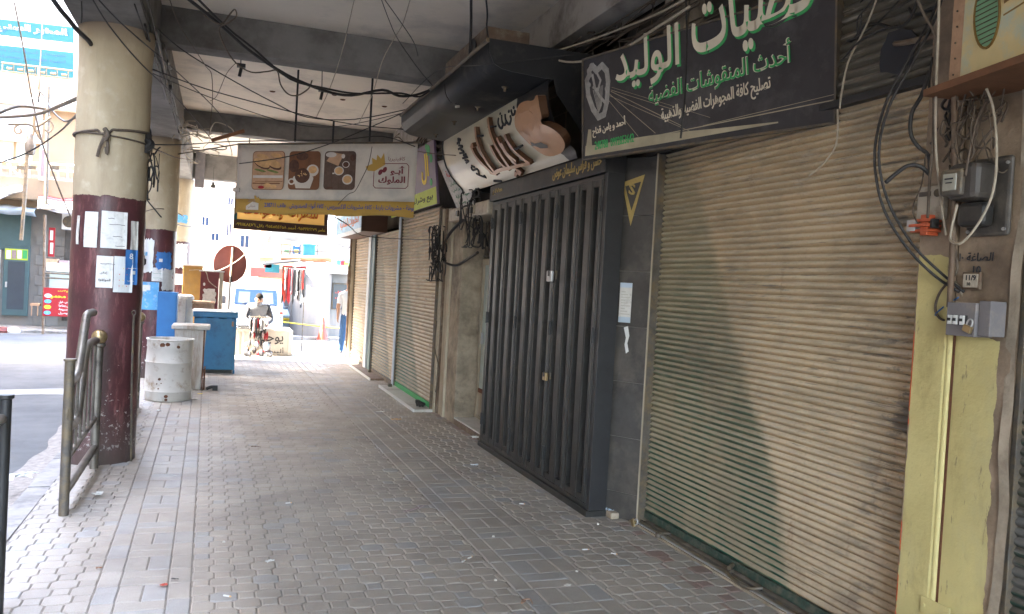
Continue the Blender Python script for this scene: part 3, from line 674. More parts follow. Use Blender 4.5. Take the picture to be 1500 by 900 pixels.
_q = at(1312, 75, X=3.045); b = MB(); _r = random.Random(4); b.poly([(3.052, _q.y+(.10+.03*_r.random())*math.cos(2*PI*k/18), _q.z+(.10+.03*_r.random())*math.sin(2*PI*k/18)) for k in range(18)], (1, 0, 0), .004); b.build('ragged_hole', 'ink', csh)
_q = at(1330, 62, X=3.0); b = MB(); b.tube([(3.04, _q.y+.12, _q.z+.03), (3.0, _q.y, _q.z), (3.04, _q.y-.16, _q.z+.0)], .014, 6); b.build('bent_bar', 'pvc_brown', csh)
# bolt eyes and handle at its foot
b = MB(); b.tube([(3.085, 5.02, .03), (3.00, 5.02, .035), (2.99, 5.02, .03)], .013, 8); b.lathe([(0, 0), (.02, .0), (.02, .03), (0, .03)], (2.975, 5.0, .015), 10); b.build('bolt', 'iron', big, smooth=True)
b = MB(); b.tube([(3.05, 4.22, .04), (3.0, 4.2, .04), (2.985, 4.1, .03), (2.99, 3.97, .03), (3.05, 3.93, .04)], .011, 8); b.tube([(3.07, 4.25, .07), (3.02, 4.22, .06)], .014, 8); b.build('handle', 'iron', big, smooth=True)
# door sill of the wide shutter, its orange streaked jamb
sl = thing('door_sill', 'worn concrete door sill with metal strips under the wide dusty shutter', 'sill', (3.05, 4.2, 0))
b = MB(); b.box((2.985, 2.4, -.1), (3.3, 5.64, .012)); b.build('slab', 'concrete', sl, bevel=.004)
for i, (x, z) in enumerate(((3.0, .013), (3.045, .016))):
    b = MB(); b.box((x, 2.4, .0), (x+.014, 5.6, z+.008)); b.build('metal_strip', 'iron' if i else 'galv', sl, bevel=.002)
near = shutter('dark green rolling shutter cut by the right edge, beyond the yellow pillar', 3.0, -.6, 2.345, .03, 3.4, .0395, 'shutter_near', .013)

# ---- yellow pillar with its fittings
pl = thing('pillar', 'concrete pillar painted pale yellow below, between the two near shutters', 'pillar', (3.1, 2.62, 0))
def pillar_mat():
    g = G('pillar_paint', .6, .4)
    n = g.noise(3, 6); yel = g.mix(g.ramp(n, .35, .7), (.56, .485, .215), (.47, .40, .17))
    yel = g.mix(g.ramp(g.noise(5, 7, (1, 1, .4), .7), .54, .70, 0, .6), yel, (.30, .23, .09))
    yel = g.mix(g.ramp(g.noise(2.0, 8, (1, 1, .35), .72), .48, .66, 0, .6), yel, (.36, .33, .20))
    yel = g.mix(g.ramp(g.noise(30, 5, (1, 1, .25), .7), .62, .70, 0, .8), yel, (.17, .13, .08))
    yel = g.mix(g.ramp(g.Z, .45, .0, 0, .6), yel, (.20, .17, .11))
    con = g.mix(g.ramp(g.noise(5, 8, rough=.7), .35, .65), (.36, .27, .19), (.20, .145, .095))
    con = g.mix(g.ramp(g.noise(2.2, 6), .5, .7, 0, .75), con, (.085, .062, .045))
    e = g.ramp(g.noise(7, 4), 0, 1, -.03, .03)
    top = g.math('ADD', g.curve(g.Y, [(2.3, 1.60), (2.63, 1.61), (2.665, 1.62), (2.68, 1.93), (2.9, 1.95)], 2.3, 2.9), e)
    lft = g.math('LESS_THAN', g.Z, top)
    edge = g.math('GREATER_THAN', g.math('ADD', g.Y, g.ramp(g.noise(6, 5, (1, 1, .6)), 0, 1, -.05, .05)), 2.425)
    ed2 = g.math('LESS_THAN', g.math('ADD', g.Y, g.ramp(g.noise(9, 5, (1, 1, .5)), 0, 1, -.02, .02)), 2.838)
    c = g.mix(g.math('MULTIPLY', g.math('MULTIPLY', lft, edge), ed2), con, yel)
    og = g.math('MULTIPLY', g.math('GREATER_THAN', g.Y, 2.836), g.ramp(g.noise(6, 4, (1, 1, .5)), .48, .5))
    c = g.mix(g.math('MULTIPLY', og, g.math('LESS_THAN', g.Z, 1.75)), c, (.62, .12, .03))
    return g.done(c, g.noise(26, 7), .55)
M['pillar_paint'] = pillar_mat()
b = MB(); b.grid(lambda u, v: (2.955+.004*math.sin(9*v+4*u), 2.375+(2.655-2.375)*u, -.05+4.0*v), 4, 40); b.box((2.965, 2.36, -.05), (3.4, 2.66, 3.95)); b.build('face', 'pillar_paint', pl, smooth=True)
b = MB(); b.box((2.935, 2.665, -.05), (3.4, 2.85, 3.95)); b.build('raised_strip', 'pillar_paint', pl, bevel=.012)
b = MB(); b.tube([(2.953, 2.661, 0), (2.953, 2.661, 1.62)], .015, 12, smooth=False); b.build('drain_pipe', 'pillar_paint', pl, smooth=True)
b = MB(); b.box((2.9495, 2.634, 0), (2.953, 2.645, 1.62)); b.build('dark_joint', 'rust', pl)
b = MB(); b.box((2.925, 2.55, .40), (2.93, 2.70, .47)); b.lathe([(0, 0), (.008, 0), (.008, .006)], (2.92, 2.57, .435), 8, axis=0); b.lathe([(0, 0), (.008, 0), (.008, .006)], (2.92, 2.68, .435), 8, axis=0); b.build('pipe_clip', 'pillar_paint', pl, bevel=.002)
b = MB(); b.grid(lambda u, v: (2.948+.006*math.sin(31*v), 2.345+.045*u+.008*math.sin(17*v)+.004*math.sin(57*v), -.05+3.4*v), 3, 60); b.build('broken_edge', 'concrete', pl, smooth=True)
pnl = Panel((2.95, 2.64, 0), (0, -1, 0), (0, 0, 1))
q = at(1405, 380, X=2.95); b = MB(); pnl.text(b, '\u0627\u0644\u0635\u0627\u063a\u0629 \u0661\u0660', 2.64-q.y, q.z-.01, w=.165, n0=.003, skew=.1); q = at(1437, 395, X=2.95); pnl.text(b, '10', 2.64-q.y-.035, q.z-.02, h=.035, n0=.003); b.build('hand_lettering', 'ink', pl)
q = at(1427, 410, X=2.95)
pq = thing('number_plate', 'small worn cream plate reading 11/9 below handwritten Arabic on the pillar', 'plate', (2.945, q.y, q.z))
b = MB(); b.box((2.934, q.y-.04, q.z-.04), (2.948, q.y+.045, q.z+.03)); b.box((2.930, q.y-.033, q.z-.033), (2.935, q.y+.038, q.z+.023), 1); b.build('plate', ['pvc_brown', 'ivory'], pq, bevel=.003)
b = MB(); pp = Panel((2.93, q.y+.03, q.z-.03), (0, -1, 0), (0, 0, 1)); pp.text(b, '11/9', .008, .026, h=.022); pp.text(b, '10', .015, .004, h=.014); b.build('digits', 'ink', pq)

# electric meter on its board
q = at(1440, 292, X=2.95)
mt = thing('electric_meter', 'dark electric meter with pale dial window mounted high on the yellow pillar', 'meter', (2.95, q.y, q.z))
b = MB(); b.box((2.925, 2.405, 2.02), (2.95, 2.60, 2.34)); b.build('mounting_board', 'meter_body', mt, bevel=.015)
b = MB(); b.box((2.80, 2.455, 2.16), (2.925, 2.60, 2.31)); b.build('case', 'meter_body', mt, bevel=.025)
b = MB(); b.box((2.775, 2.505, 2.175), (2.81, 2.605, 2.285)); b.build('window_frame', 'iron', mt, bevel=.012)
b = MB(); b.box((2.769, 2.522, 2.195), (2.777, 2.588, 2.265)); b.build('dial', 'meter_glass', mt, bevel=.004)
b = MB(); b.box((2.7665, 2.535, 2.24), (2.769, 2.575, 2.246), 0); b.box((2.7665, 2.54, 2.225), (2.769, 2.57, 2.229), 0); b.build('digits', 'ink', mt)
b = MB(); b.box((2.85, 2.46, 2.055), (2.925, 2.585, 2.155)); b.build('terminal_cover', 'black_metal', mt, bevel=.02)
for (y, z) in ((2.42, 2.045), (2.585, 2.04), (2.42, 2.31)): b = MB(); b.lathe([(0, .0), (.007, 0), (.007, .01)], (2.918, y, z), 8, axis=0); b.build('screw', 'galv', mt)
# ivory service fuse plate and red cut-out
q = at(1355, 290, X=2.93)
fz = thing('fuse_holder', 'cream fuse plate with a round key hole above the red porcelain fuse', 'fuse holder', (2.93, 2.79, 2.15))
b = MB(); b.box((2.905, 2.70, 2.10), (2.935, 2.845, 2.25)); b.build('plate', 'ivory', fz, bevel=.008)
b = MB(); b.box((2.90, 2.77, 2.205), (2.906, 2.83, 2.225)); b.lathe([(.0, 0), (.016, 0), (.018, .006)], (2.899, 2.735, 2.215), 14, axis=0); b.build('socket', 'iron', fz)
fr = thing('red_fuse', 'small red porcelain fuse with wires under the cream fuse plate', 'fuse', (2.9, 2.79, 2.07))
b = MB()
for k in range(3): b.box((2.86-.01*(k == 1), 2.725, 2.045+.022*k), (2.93, 2.83, 2.058+.022*k))
b.box((2.865, 2.74, 2.03), (2.93, 2.78, 2.12)); b.build('block', 'fuse_red', fr, bevel=.003)
b = MB(); b.box((2.855, 2.80, 2.05), (2.875, 2.845, 2.10)); b.build('clip', 'galv', fr, bevel=.002)
b = MB(); b.box((2.862, 2.71, 2.06), (2.9, 2.725, 2.10)); b.build('terminal', 'black_metal', fr, bevel=.003)
# breaker box with padlock
q = at(1420, 465, X=2.93)
bx = thing('breaker_box', 'grey metal breaker box with three white switches on the yellow pillar', 'breaker box', (2.93, 2.60, 1.68))
by0, by1, bz0, bz1 = 2.455, 2.592, 1.608, 1.745
b = MB(); b.box((2.845, by0, bz0), (2.945, by1, bz1)); b.build('case', 'box_grey', bx, bevel=.003)
b = MB(); b.box((2.86, by0-.055, bz0+.006), (2.945, by0-.002, bz1+.01)); b.build('side_case', 'box_grey', bx, bevel=.003)
b = MB(); b.box((2.842, by0+.035, bz0+.045), (2.8455, by1-.012, bz0+.085)); b.build('opening', 'black_metal_dark', bx)
for k in range(3):
    b = MB(); y = by1-.017-.026*k-(.006 if k == 2 else 0); b.box((2.832, y-.018, bz0+.046), (2.843, y, bz0+.084)); b.box((2.826, y-.015, bz0+.06), (2.834, y-.003, bz0+.072), 1); b.build('switch', ['white', 'black_metal'], bx, bevel=.0015)
def padlock(label, c, m='brass', s=1.0, yaw=0, body_m=None):
    t = thing('padlock', label, 'padlock', c); c = Vector(c); R = Matrix.Rotation(yaw, 3, 'X')
    b = MB(); w, h, d = .020*s, .030*s, .008*s
    b.box((-d, -w, -h), (d, w, 0)); b.v = [tuple(c+R@Vector(v)) for v in b.v]; b.build('body', m, t, bevel=.003*s)
    b = MB(); b.tube([c+R@Vector(p) for p in ((0, -w*.6, -.004), (0, -w*.6, .016*s), (0, -w*.3, .027*s), (0, w*.3, .027*s), (0, w*.6, .016*s), (0, w*.6, -.004))], .0035*s, 8); b.build('shackle', 'galv', t, smooth=True)
    return t
padlock('brass padlock hooked through the grey breaker box', (2.835, by0+.018, bz0+.045), 'brass', .95, .35)

# ---- dark tiled pilasters
def pilaster(label, x, y0, y1, z1, rows, near_face=True, seed=1):
    t = thing('tiled_pilaster', label, 'pilaster', (x, (y0+y1)/2, 0)); 
    b = MB(); b.box((x+.010, y0+.008, -.05), (3.4, y1, z1+.02)); b.build('core', 'grout', t)
    zz = 0.0
    for h in rows:
        b = MB(); b.box((x, y0, zz+.0025), (x+.010, y1, min(zz+h, z1)-.0025)); b.build('tile', 'tile_dark', t, bevel=.0015)
        if near_face: b = MB(); b.box((x+.011, y0, zz+.0025), (x+.25, y0+.009, min(zz+h, z1)-.0025)); b.build('tile', 'tile_dark', t, bevel=.0015)
        zz += h
    return t
P0, P1 = Vector((2.845, 5.665, 0)), Vector((3.015, 5.40, 0)); pn = Panel(P0, (P1-P0), (0, 0, 1)); PW = (P1-P0).length
tp = thing('tiled_pilaster', 'dark stone tiled pilaster between the black folding gate and the wide shutter', 'pilaster', tuple((P0+P1)/2))
b = MB(); b.poly([P0+pn.N*-.012, P1+pn.N*-.012, (3.4, 5.41, 0), (3.4, 5.66, 0)], (0, 0, 1), 2.74); b.build('core', 'grout', tp)
zz = 0.0
for h in [.20, .42, .42, .42, .42, .42, .44]:
    b = MB(); pn.rect(b, 0, zz+.0025, PW, zz+h-.0025, -.010, .010); b.build('tile', 'tile_dark', tp, bevel=.0015); zz += h
b = MB(); pn.rect(b, PW+.001, 0, PW+.012, 2.76, -.02, .024); b.build('edge_trim', 'cream', tp, bevel=.002)
b = MB(); b.box((3.02, 5.393, 0), (3.4, 5.399, 2.76)); b.build('edge_trim', 'iron', tp)
def wq(x, y):
    d = ray(x, y); o = Vector((0, 0, CAMH)); t_ = (pn.o-o).dot(pn.N)/d.dot(pn.N); p = o+d*t_-pn.o; return (p.dot(pn.U), p.z)
em = thing('shop_emblem', 'gold downward triangle emblem with letter S on the dark tiled pilaster', 'emblem', (2.95, 5.5, 2.5))
tri = [wq(912, 268), wq(945, 256), wq(924, 331)]
b = MB(); cx_, cy_ = [sum(p[i] for p in tri)/3 for i in (0, 1)]
P3 = [(u, v) for u, v in tri]; I3 = [(cx_+(u-cx_)*.72, cy_+(v-cy_)*.58+.01) for u, v in tri]
for k in range(3):
    a, c = P3[k], P3[(k+1) % 3]; a2, c2_ = I3[k], I3[(k+1) % 3]
    pn.shape(b, [a, c, c2_, a2][::-1], .001, .006)
b.build('triangle', 'gold', em, bevel=.001)
b = MB(); letters(b, 'S', pn.p(cx_-.032, cy_+.004, .001), pn.U-pn.V*.30, pn.V, pn.N, .055, .085, .010, .02); b.build('letter', 'gold', em)
def notice(name, label, cat, pl_, u0, v0, u1, v1, m, mk=None, n0=.004):
    t = thing(name, label, cat, tuple(pl_.p(u0, v0))); b = MB(); pl_.rect(b, u0, v0, u1, v1, n0, .0015); b.build('sheet', m, t)
    if mk: b = MB(); ms = mk(b, pl_, u0, v0, u1-u0, v1-v0, n0+.002); b.build('print', ms, t)
    return t
def mk1(b, p, u, v, w, h, n):
    p.rect(b, u, v+h*.88, u+w, v+h, n, .0004, 0); p.rect(b, u, v, u+w, v+h*.14, n, .0004, 0)
    for k in range(9): p.rect(b, u+w*.15, v+h*(.2+.07*k), u+w*(.9-.2*(k % 3)), v+h*(.225+.07*k), n, .0004, 1)
    return ['tarp', 'paper_grey']
u0, v0 = wq(906, 472); u1, v1 = wq(927, 415)
notice('notice', 'pale printed notice stuck on the dark tiled pilaster below the triangle emblem', 'notice', pn, u0, v0, u1, v1, 'paper', mk1)
b = MB(); P = [wq(*p) for p in ((914, 480), (920, 478), (922, 492), (919, 503), (921, 515), (917, 518), (915, 505), (917, 495))]; pn.shape(b, P[::-1], .001, .001)
tag(b.build('paper_remnant', 'white'), 'torn white sticker remnant on the dark tiled pilaster under the notice', 'sticker')
padlock('brass padlock lying at the foot of the dark tiled pilaster by the shutter corner', (2.955, 5.30, .035), 'brass', 1.5, 1.1)
tp2 = pilaster('narrow dark tiled pilaster to the left of the black folding gate', 2.93, 8.36, 8.52, 2.6, [.45]*6, near_face=False)

# ---- black folding gate
GX, GY0, GY1, GZ0, GZ1 = 2.71, 5.64, 8.30, .06, 2.60
gt = thing('folding_gate', 'black ribbed metal folding gate standing proud of the shop wall', 'gate', (GX, 7, 0))
b = MB(); b.box((GX-.02, GY0-.055, 0), (GX+.15, GY1+.05, .049)); b.build('threshold', 'black_metal', gt, bevel=.004)
b = MB(); b.box((GX+.0, GY0-.055, 0.05), (GX+.145, GY0-.005, GZ1+.16)); b.build('side_panel', 'black_metal_dark', gt, bevel=.003)
b = MB(); b.box((GX, GY1+.005, 0.05), (GX+.25, GY1+.05, GZ1+.16)); b.build('side_panel', 'black_metal', gt, bevel=.003)
b = MB(); b.box((GX+.10, GY0, .05), (GX+.13, GY1, 2.75)); b.build('back_panel', 'black_metal_dark', gt)
b = MB(); b.box((GX-.03, GY0-.058, GZ1+.165-.153), (GX+.15, GY1+.06, GZ1+.172)); b.build('header', 'black_gloss', gt, bevel=.006)
b = MB(); b.box((GX+.02, GY0, GZ1-.0), (GX+.2, GY1, GZ1+.01)); b.build('top_track', 'black_metal', gt)
for z in (GZ0-.003, GZ1-.03):
    b = MB(); b.box((GX-.006, GY0-.005, z), (GX+.045, GY1, z+.033)); b.build('frame_rail', 'black_metal', gt, bevel=.003)
nl = 6; lw = (GY1-GY0)/nl
def leaf_profile(w):      # ribbed sheet: stile, channel, rib, channel, stile
    return [(0, 0), (.035, 0), (.040, .075), (.125, .075), (.130, .0), (.190, .0), (.196, -.004), (.235, -.004), (.24, 0), (.255, .0), (.26, .075), (.35, .075), (.355, 0), (w-.045, 0), (w-.04, .012), (w-.004, .012)]
for k in range(nl):
    ya = GY1-lw*k; prof = leaf_profile(lw); b = MB(); z0, z1 = GZ0+.03, GZ1-.03
    vs = [(GX+x, ya-y, z) for y, x in prof for z in (z0, z1)]
    b.add(vs, [(2*i, 2*i+1, 2*i+3, 2*i+2) for i in range(len(prof)-1)])
    for i in range(len(prof)-1):      # channel end plates
        pass
    b.box((GX+.076, ya-lw, z0), (GX+.08, ya, z1))
    for ys_ in ((.036, .128), (.258, .355)):
        for zz in (z0, z1-.05): b.box((GX+.002, ya-ys_[1], zz), (GX+.076, ya-ys_[0], zz+.05))
    b.build('leaf', 'black_metal', gt)
    b = MB(); b.box((GX-.006, ya-lw+.002, z0-.02), (GX+.01, ya-lw+.014, z1+.02)); b.build('leaf_edge', 'black_metal', gt, bevel=.002)
for y_ in (GY1-.01, GY1-lw*2, GY1-lw*4, GY0+.02):
    for z in (.30, 1.38, 2.38):
        b = MB(); b.tube([(GX-.014, y_, z-.06), (GX-.014, y_, z+.06)], .011, 10, smooth=False); b.box((GX-.01, y_-.02, z-.055), (GX+.002, y_+.02, z+.055)); b.build('hinge', 'black_metal_dark', gt, smooth=True)
hp = Panel((GX-.030, GY1+.06, GZ1+.012), (0, -1, 0), (0, 0, 1)); HL = GY1-GY0+.116
b = MB(); hp.text(b, '\u062d\u0633\u0646 \u0648 \u0641\u0631\u0627\u0633 \u0633\u0644\u064a\u0645\u0627\u0646 \u0639\u0648\u0636', HL-1.02, .035, w=.96, h=.115, depth=.004); hp.text(b, 'm\u0661\u0667\u0639', .10, .055, w=.30, h=.065, depth=.004); b.build('lettering', 'gold', gt)
for (px, py, s, nm) in ((806, 404, 1.5, 'square silver padlock in the upper part of the black folding gate'), (799, 551, 1.1, 'small padlock hanging on a hasp halfway down the black folding gate')):
    q = at(px, py, X=GX-.03); t = thing('padlock', nm, 'padlock', tuple(q))
    b = MB(); b.box((GX-.045, q.y-.035*s, q.z-.035*s), (GX-.018, q.y+.035*s, q.z+.028*s)); b.build('body', 'galv' if s > 1.2 else 'brass', t, bevel=.006)
    b = MB(); b.box((GX-.05, q.y-.012*s, q.z-.005), (GX-.0455, q.y+.012*s, q.z+.03*s)); b.build('keyhole_cover', 'black_metal_dark', t, bevel=.001)
    b = MB(); b.box((GX-.015, q.y-.055*s, q.z-.02*s), (GX+.0, q.y-.036*s, q.z+.03*s)); b.build('hasp', 'iron', t, bevel=.003)

# ---- concrete pier, alcove with frosted door, step
pr_ = thing('concrete_pier', 'rough grey concrete pier with cream edge beside the frosted door', 'pier', (2.9, 9.9, 0))
b = MB(); b.box((2.80, 9.72, -.02), (3.42, 10.16, 2.62)); b.build('shaft', 'concrete', pr_, bevel=.012)
b = MB(); b.box((2.775, 10.17, -.02), (3.42, 10.27, 2.62)); b.build('edge_strip', 'cream', pr_, bevel=.006)
b = MB(); b.box((2.79, 10.28, -.02), (3.42, 10.44, 2.7)); b.build('edge_strip', 'cream', pr_, bevel=.006)
b = MB(); b.box((2.77, 10.45, -.02), (3.42, 10.52, 2.7)); b.build('guide_rail', 'pvc_brown', pr_, bevel=.004)
b = MB(); b.box((2.75, 10.535, -.02), (3.42, 10.60, 2.7)); b.build('guide_rail', 'cream', pr_, bevel=.004)
b = MB(); b.box((3.18, 8.52, 0), (3.42, 9.72, 2.62)); b.build('alcove_wall', 'concrete', bld)
dr = thing('frosted_door', 'narrow frosted glass door with rusty foot in the alcove beside the pier', 'door', (3.1, 9.3, .1))
b = MB(); 
for (y0, y1, z0, z1) in ((8.56, 8.62, .08, 2.04), (9.64, 9.70, .08, 2.04), (8.62, 9.64, 1.97, 2.04), (8.62, 9.64, .08, .12)): b.box((3.06, y0, z0), (3.14, y1, z1))
b.build('frame', 'cream', dr, bevel=.004)
b = MB(); b.box((3.085, 8.62, .42), (3.105, 9.64, 1.97)); b.build('pane', 'glass_frost', dr)
b = MB(); b.box((3.075, 8.62, .12), (3.12, 9.64, .41)); b.build('kick_plate', 'cream', dr, bevel=.004)
b = MB(); b.box((3.07, 8.62, .40), (3.118, 9.64, .45)); b.build('rail', 'rust', dr)
b = MB(); b.box((3.05, 9.55, 1.0), (3.085, 9.58, 1.14)); b.build('handle', 'galv', dr, bevel=.004)
gr = thing('window_grille', 'iron scroll grille above the frosted door', 'grille', (3.08, 9.1, 2.3))
b = MB(); b.box((3.12, 8.56, 2.06), (3.16, 9.7, 2.6)); b.build('dark_opening', 'black_metal_dark', gr)
b = MB(); 
for y in [8.6+.12*k for k in range(10)]: b.tube([(3.08, y, 2.06), (3.08, y, 2.6)], .008, 6, smooth=False)
for k in range(9): b.tube([(3.07, 8.6+.12*k, 2.1), (3.07, 8.72+.12*k, 2.3), (3.07, 8.6+.12*k, 2.5)], .006, 5)
for z in (2.08, 2.58): b.tube([(3.075, 8.58, z), (3.075, 9.7, z)], .010, 6, smooth=False)
b.build('bars', 'iron', gr, smooth=True)
stp = thing('step', 'low worn stone step in front of the frosted door', 'step', (2.9, 9.1, 0))
b = MB(); b.box((2.80, 8.40, -.02), (3.2, 9.70, .075)); b.build('tread', 'marble_white', stp, bevel=.006)
b = MB(); b.box((2.785, 8.40, -.02), (2.799, 9.70, .06)); b.build('riser', 'pvc_brown', stp)
lt = thing('door_hood', 'cream concrete hood with switches over the alcove of the frosted door', 'hood', (2.9, 9.4, 2.6))
b = MB(); b.box((2.72, 8.55, 2.50), (3.42, 10.15, 2.66)); b.build('slab', 'ivory', lt, bevel=.02)
b = MB(); b.box((2.705, 9.0, 2.53), (2.72, 9.5, 2.63)); b.build('socket_plate', 'cream', lt, bevel=.004)
for y in (9.05, 9.2, 9.62):
    b = MB(); b.box((2.68, y, 2.54), (2.706, y+.07, 2.61)); b.build('switch', 'black_metal' if y != 9.2 else 'iron', lt, bevel=.006)
# ---- far shutters
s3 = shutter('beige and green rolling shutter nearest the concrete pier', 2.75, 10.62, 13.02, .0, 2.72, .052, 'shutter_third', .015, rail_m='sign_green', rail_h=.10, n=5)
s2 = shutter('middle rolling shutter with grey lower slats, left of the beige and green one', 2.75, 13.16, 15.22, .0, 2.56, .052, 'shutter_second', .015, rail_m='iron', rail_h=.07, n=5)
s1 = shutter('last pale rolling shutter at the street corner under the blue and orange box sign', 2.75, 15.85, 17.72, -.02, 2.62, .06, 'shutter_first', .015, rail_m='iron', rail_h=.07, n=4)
jb = thing('shop_jambs', 'dark green and bright metal door jambs between the middle and last far shutters', 'jamb', (2.75, 15.4, 0))
b = MB(); b.box((2.70, 15.24, -.02), (3.42, 15.56, 2.6)); b.build('jamb', 'door_green', jb, bevel=.004)
b = MB(); b.box((2.68, 15.58, -.02), (3.42, 15.83, 2.55)); b.build('jamb', 'pale_top', jb, bevel=.004)
b = MB(); b.box((2.70, 13.035, -.02), (3.42, 13.145, 2.75)); tag(b.build('door_jamb', 'tarp', bevel=.004), 'narrow bright metal jamb left of the beige and green shutter', 'jamb')
cp = thing('corner_post', 'cream corner post at the far end of the shop row', 'post', (2.75, 17.85, 0))
b = MB(); b.box((2.66, 17.74, -.12), (3.42, 17.95, 3.95)); b.build('post', 'cream', cp, bevel=.01)
b = MB(); b.tube([(2.64, 17.80, 0), (2.64, 17.80, 3.2)], .025, 10, smooth=False); b.box((2.60, 17.76, 1.6), (2.66, 17.86, 2.0)); b.build('conduit', 'pvc_brown', cp)
for (y0, y1, lab) in ((10.55, 13.05, 'tiled doorstep with bright edge before the beige and green shutter'), (13.9, 16.2, 'tiled doorstep with bright edge before the middle and last shutters')):
    t = thing('doorstep', lab, 'step', (2.7, (y0+y1)/2, 0))
    b = MB(); b.box((2.50, y0, -.02), (2.745, y1, .035)); b.build('slab', 'pvc_brown' if y0 > 13 else 'marble_white', t, bevel=.003)
    b = MB(); b.box((2.485, y0, -.01), (2.499, y1, .04)); b.build('edge_strip', 'white', t)
b = MB()
for k in range(5): b.tube([(2.62+.03*math.sin(k*2), 10.75+.03*k, .04), (2.60, 10.78+.03*k, .10), (2.66+.02*k, 10.72+.05*k, .05)], .014, 6)
tag(b.build('cloth_scrap', 'cable_black', smooth=True), 'black cloth scrap at the foot of the beige and green shutter', 'scrap')
for (px, py, lb) in ((612, 590, 'small dark padlock at the foot of the beige and green shutter'), (571, 566, 'small dark padlock at the foot of the middle far shutter'), (541, 545, 'small dark padlock by the dark green jamb of the far shutters')):
    q = at(px, py, Z=.04); b = MB(); b.box((q.x-.03, q.y-.05, .03), (q.x+.03, q.y+.05, .08)); o = b.build('padlock', 'iron', bevel=.012)
    tag(o, lb, 'padlock', 'padlocks at the feet of the far shutters')

# ================================================================== SIGNS
# ---- black silver shop sign (far end stands away from the wall, top leans out)
SO = Vector((2.50, 5.577, 2.688)); SU = Vector((.272, -.962, 0)).normalized(); SV = Vector((-.075, -.02, 1)).normalized()
sg = Panel(SO, SU, SV); SL, SH = 2.09, .86
def spx(x, y):     # panel coordinates of a pixel
    d = ray(x, y); o = Vector((0, 0, CAMH)); s = (sg.o-o).dot(sg.N)/d.dot(sg.N); p = o+d*s-sg.o
    v = p.dot(sg.V); u = (p-sg.V*v).dot(sg.U); return (u, v)
ss = thing('shop_sign', 'long black sign with large cream and green Arabic lettering over the wide shutter', 'sign', tuple(SO))
_, SH = spx(851, 90); SL, _ = spx(1222, 163)
b = MB(); b.obox(sg.p(0, 0, -.05), sg.U, sg.V, sg.N, SL, SH, .05, 0); b.build('board', 'sign_black', ss, bevel=.003)
b = MB()
for (u0, v0, u1, v1) in ((-.006, -.012, SL+.006, .0), (-.006, SH, SL+.006, SH+.012), (-.012, -.012, -.0, SH+.012), (SL, -.012, SL+.012, SH+.012)): sg.rect(b, u0, v0, u1, v1, -.055, .062)
b.build('frame', 'iron', ss)
def sp(pts): return [spx(*p) for p in pts]
b = MB()    # printed swoosh along the foot, rays
lowp = sp([(857, 229), (905, 221), (960, 212), (1050, 196), (1140, 180)]); upp = sp([(1140, 178), (1050, 188), (1000, 193), (950, 199), (905, 206), (880, 212), (858, 214)])
sg.shape(b, lowp+upp, .0005, .0006, 0)
for (p, q, w) in (((895, 134), (1000, 185), .004), ((895, 132), (985, 160), .003), ((893, 138), (960, 195), .004), ((890, 145), (935, 200), .003), ((1030, 184), (1222, 138), .003), ((892, 140), (1010, 192), .003), ((960, 199), (1222, 146), .006), ((896, 128), (1040, 172), .002)):
    sg.stroke(b, sp([p, q]), w, .0004, .0004, 0)
sg.shape(b, sp([(857, 229), (862, 190), (866, 190), (868, 227)]), .0004, .0005, 0)
b.build('printed_swoosh', 'sign_swoosh', ss)
def title(txt, l, r, h, base_l, base_r, k, mm, dep=.004, n0=.001, dx=0, dy=0, bold=.02, name='lettering', label=None):
    """lettering whose base line runs between two pixels"""
    (u0, v0), (u1, v1) = spx(*base_l), spx(*base_r); w = math.hypot(u1-u0, v1-v0); ang = math.atan2(v1-v0, u1-u0)
    U = sg.U*math.cos(ang)+sg.V*math.sin(ang); V = -sg.U*math.sin(ang)+sg.V*math.cos(ang)
    b = MB(); letters(b, txt, sg.p(u0+dx, v0+dy, n0), U, V, sg.N, w, h, dep, bold); return b.build(name, mm, ss, label=label)
hh = spx(905, 20)[1]-spx(905, 75)[1]
AR1, AR2 = '\u0627\u0644\u0648\u0644\u064a\u062f', '\u0641\u0636\u064a\u0627\u062a'
for (dx, dy, n0, mm, lab) in ((.012, -.016, .001, 'sign_green', 'green shadow of the large lettering'), (0, 0, .0035, 'sign_cream', 'large cream lettering')):
    title(AR1, 0, 0, .35, (903, 138), (996, 113), 0, mm, n0=n0, dx=dx, dy=dy, bold=.012, label=lab)
    title(AR2, 0, 0, .50, (1018, 104), (1196, 36), 0, mm, n0=n0, dx=dx, dy=dy, bold=.012, label=lab)
title('\u0623\u062d\u062f\u062b \u0627\u0644\u0645\u0646\u0642\u0648\u0634\u0627\u062a \u0627\u0644\u0641\u0636\u064a\u0629', 0, 0, .175, (951, 159), (1161, 99), 0, 'sign_cream', bold=.025, dep=.002)
title('\u0623\u062d\u062f\u062b \u0627\u0644\u0645\u0646\u0642\u0648\u0634\u0627\u062a \u0627\u0644\u0641\u0636\u064a\u0629', 0, 0, .168, (952, 159), (1160, 99), 0, 'sign_green', bold=.0, n0=.0035)
title('\u062a\u0635\u0644\u064a\u062d \u0643\u0627\u0641\u0629 \u0627\u0644\u0645\u062c\u0648\u0647\u0631\u0627\u062a \u0627\u0644\u0641\u0636\u064a\u0629 \u0648\u0627\u0644\u0630\u0647\u0628\u064a\u0629', 0, 0, .115, (970, 185), (1130, 138), 0, 'sign_cream', bold=.008)
title('\u0623\u062d\u0645\u062f \u0648 \u064a\u0627\u0645\u0646 \u0642\u062f\u0627\u062d', 0, 0, .09, (869, 203), (917, 188), 0, 'sign_cream', bold=.01)
title('240788  0992853642', 0, 0, .06, (872, 220), (929, 208), 0, 'sign_green', bold=.0)
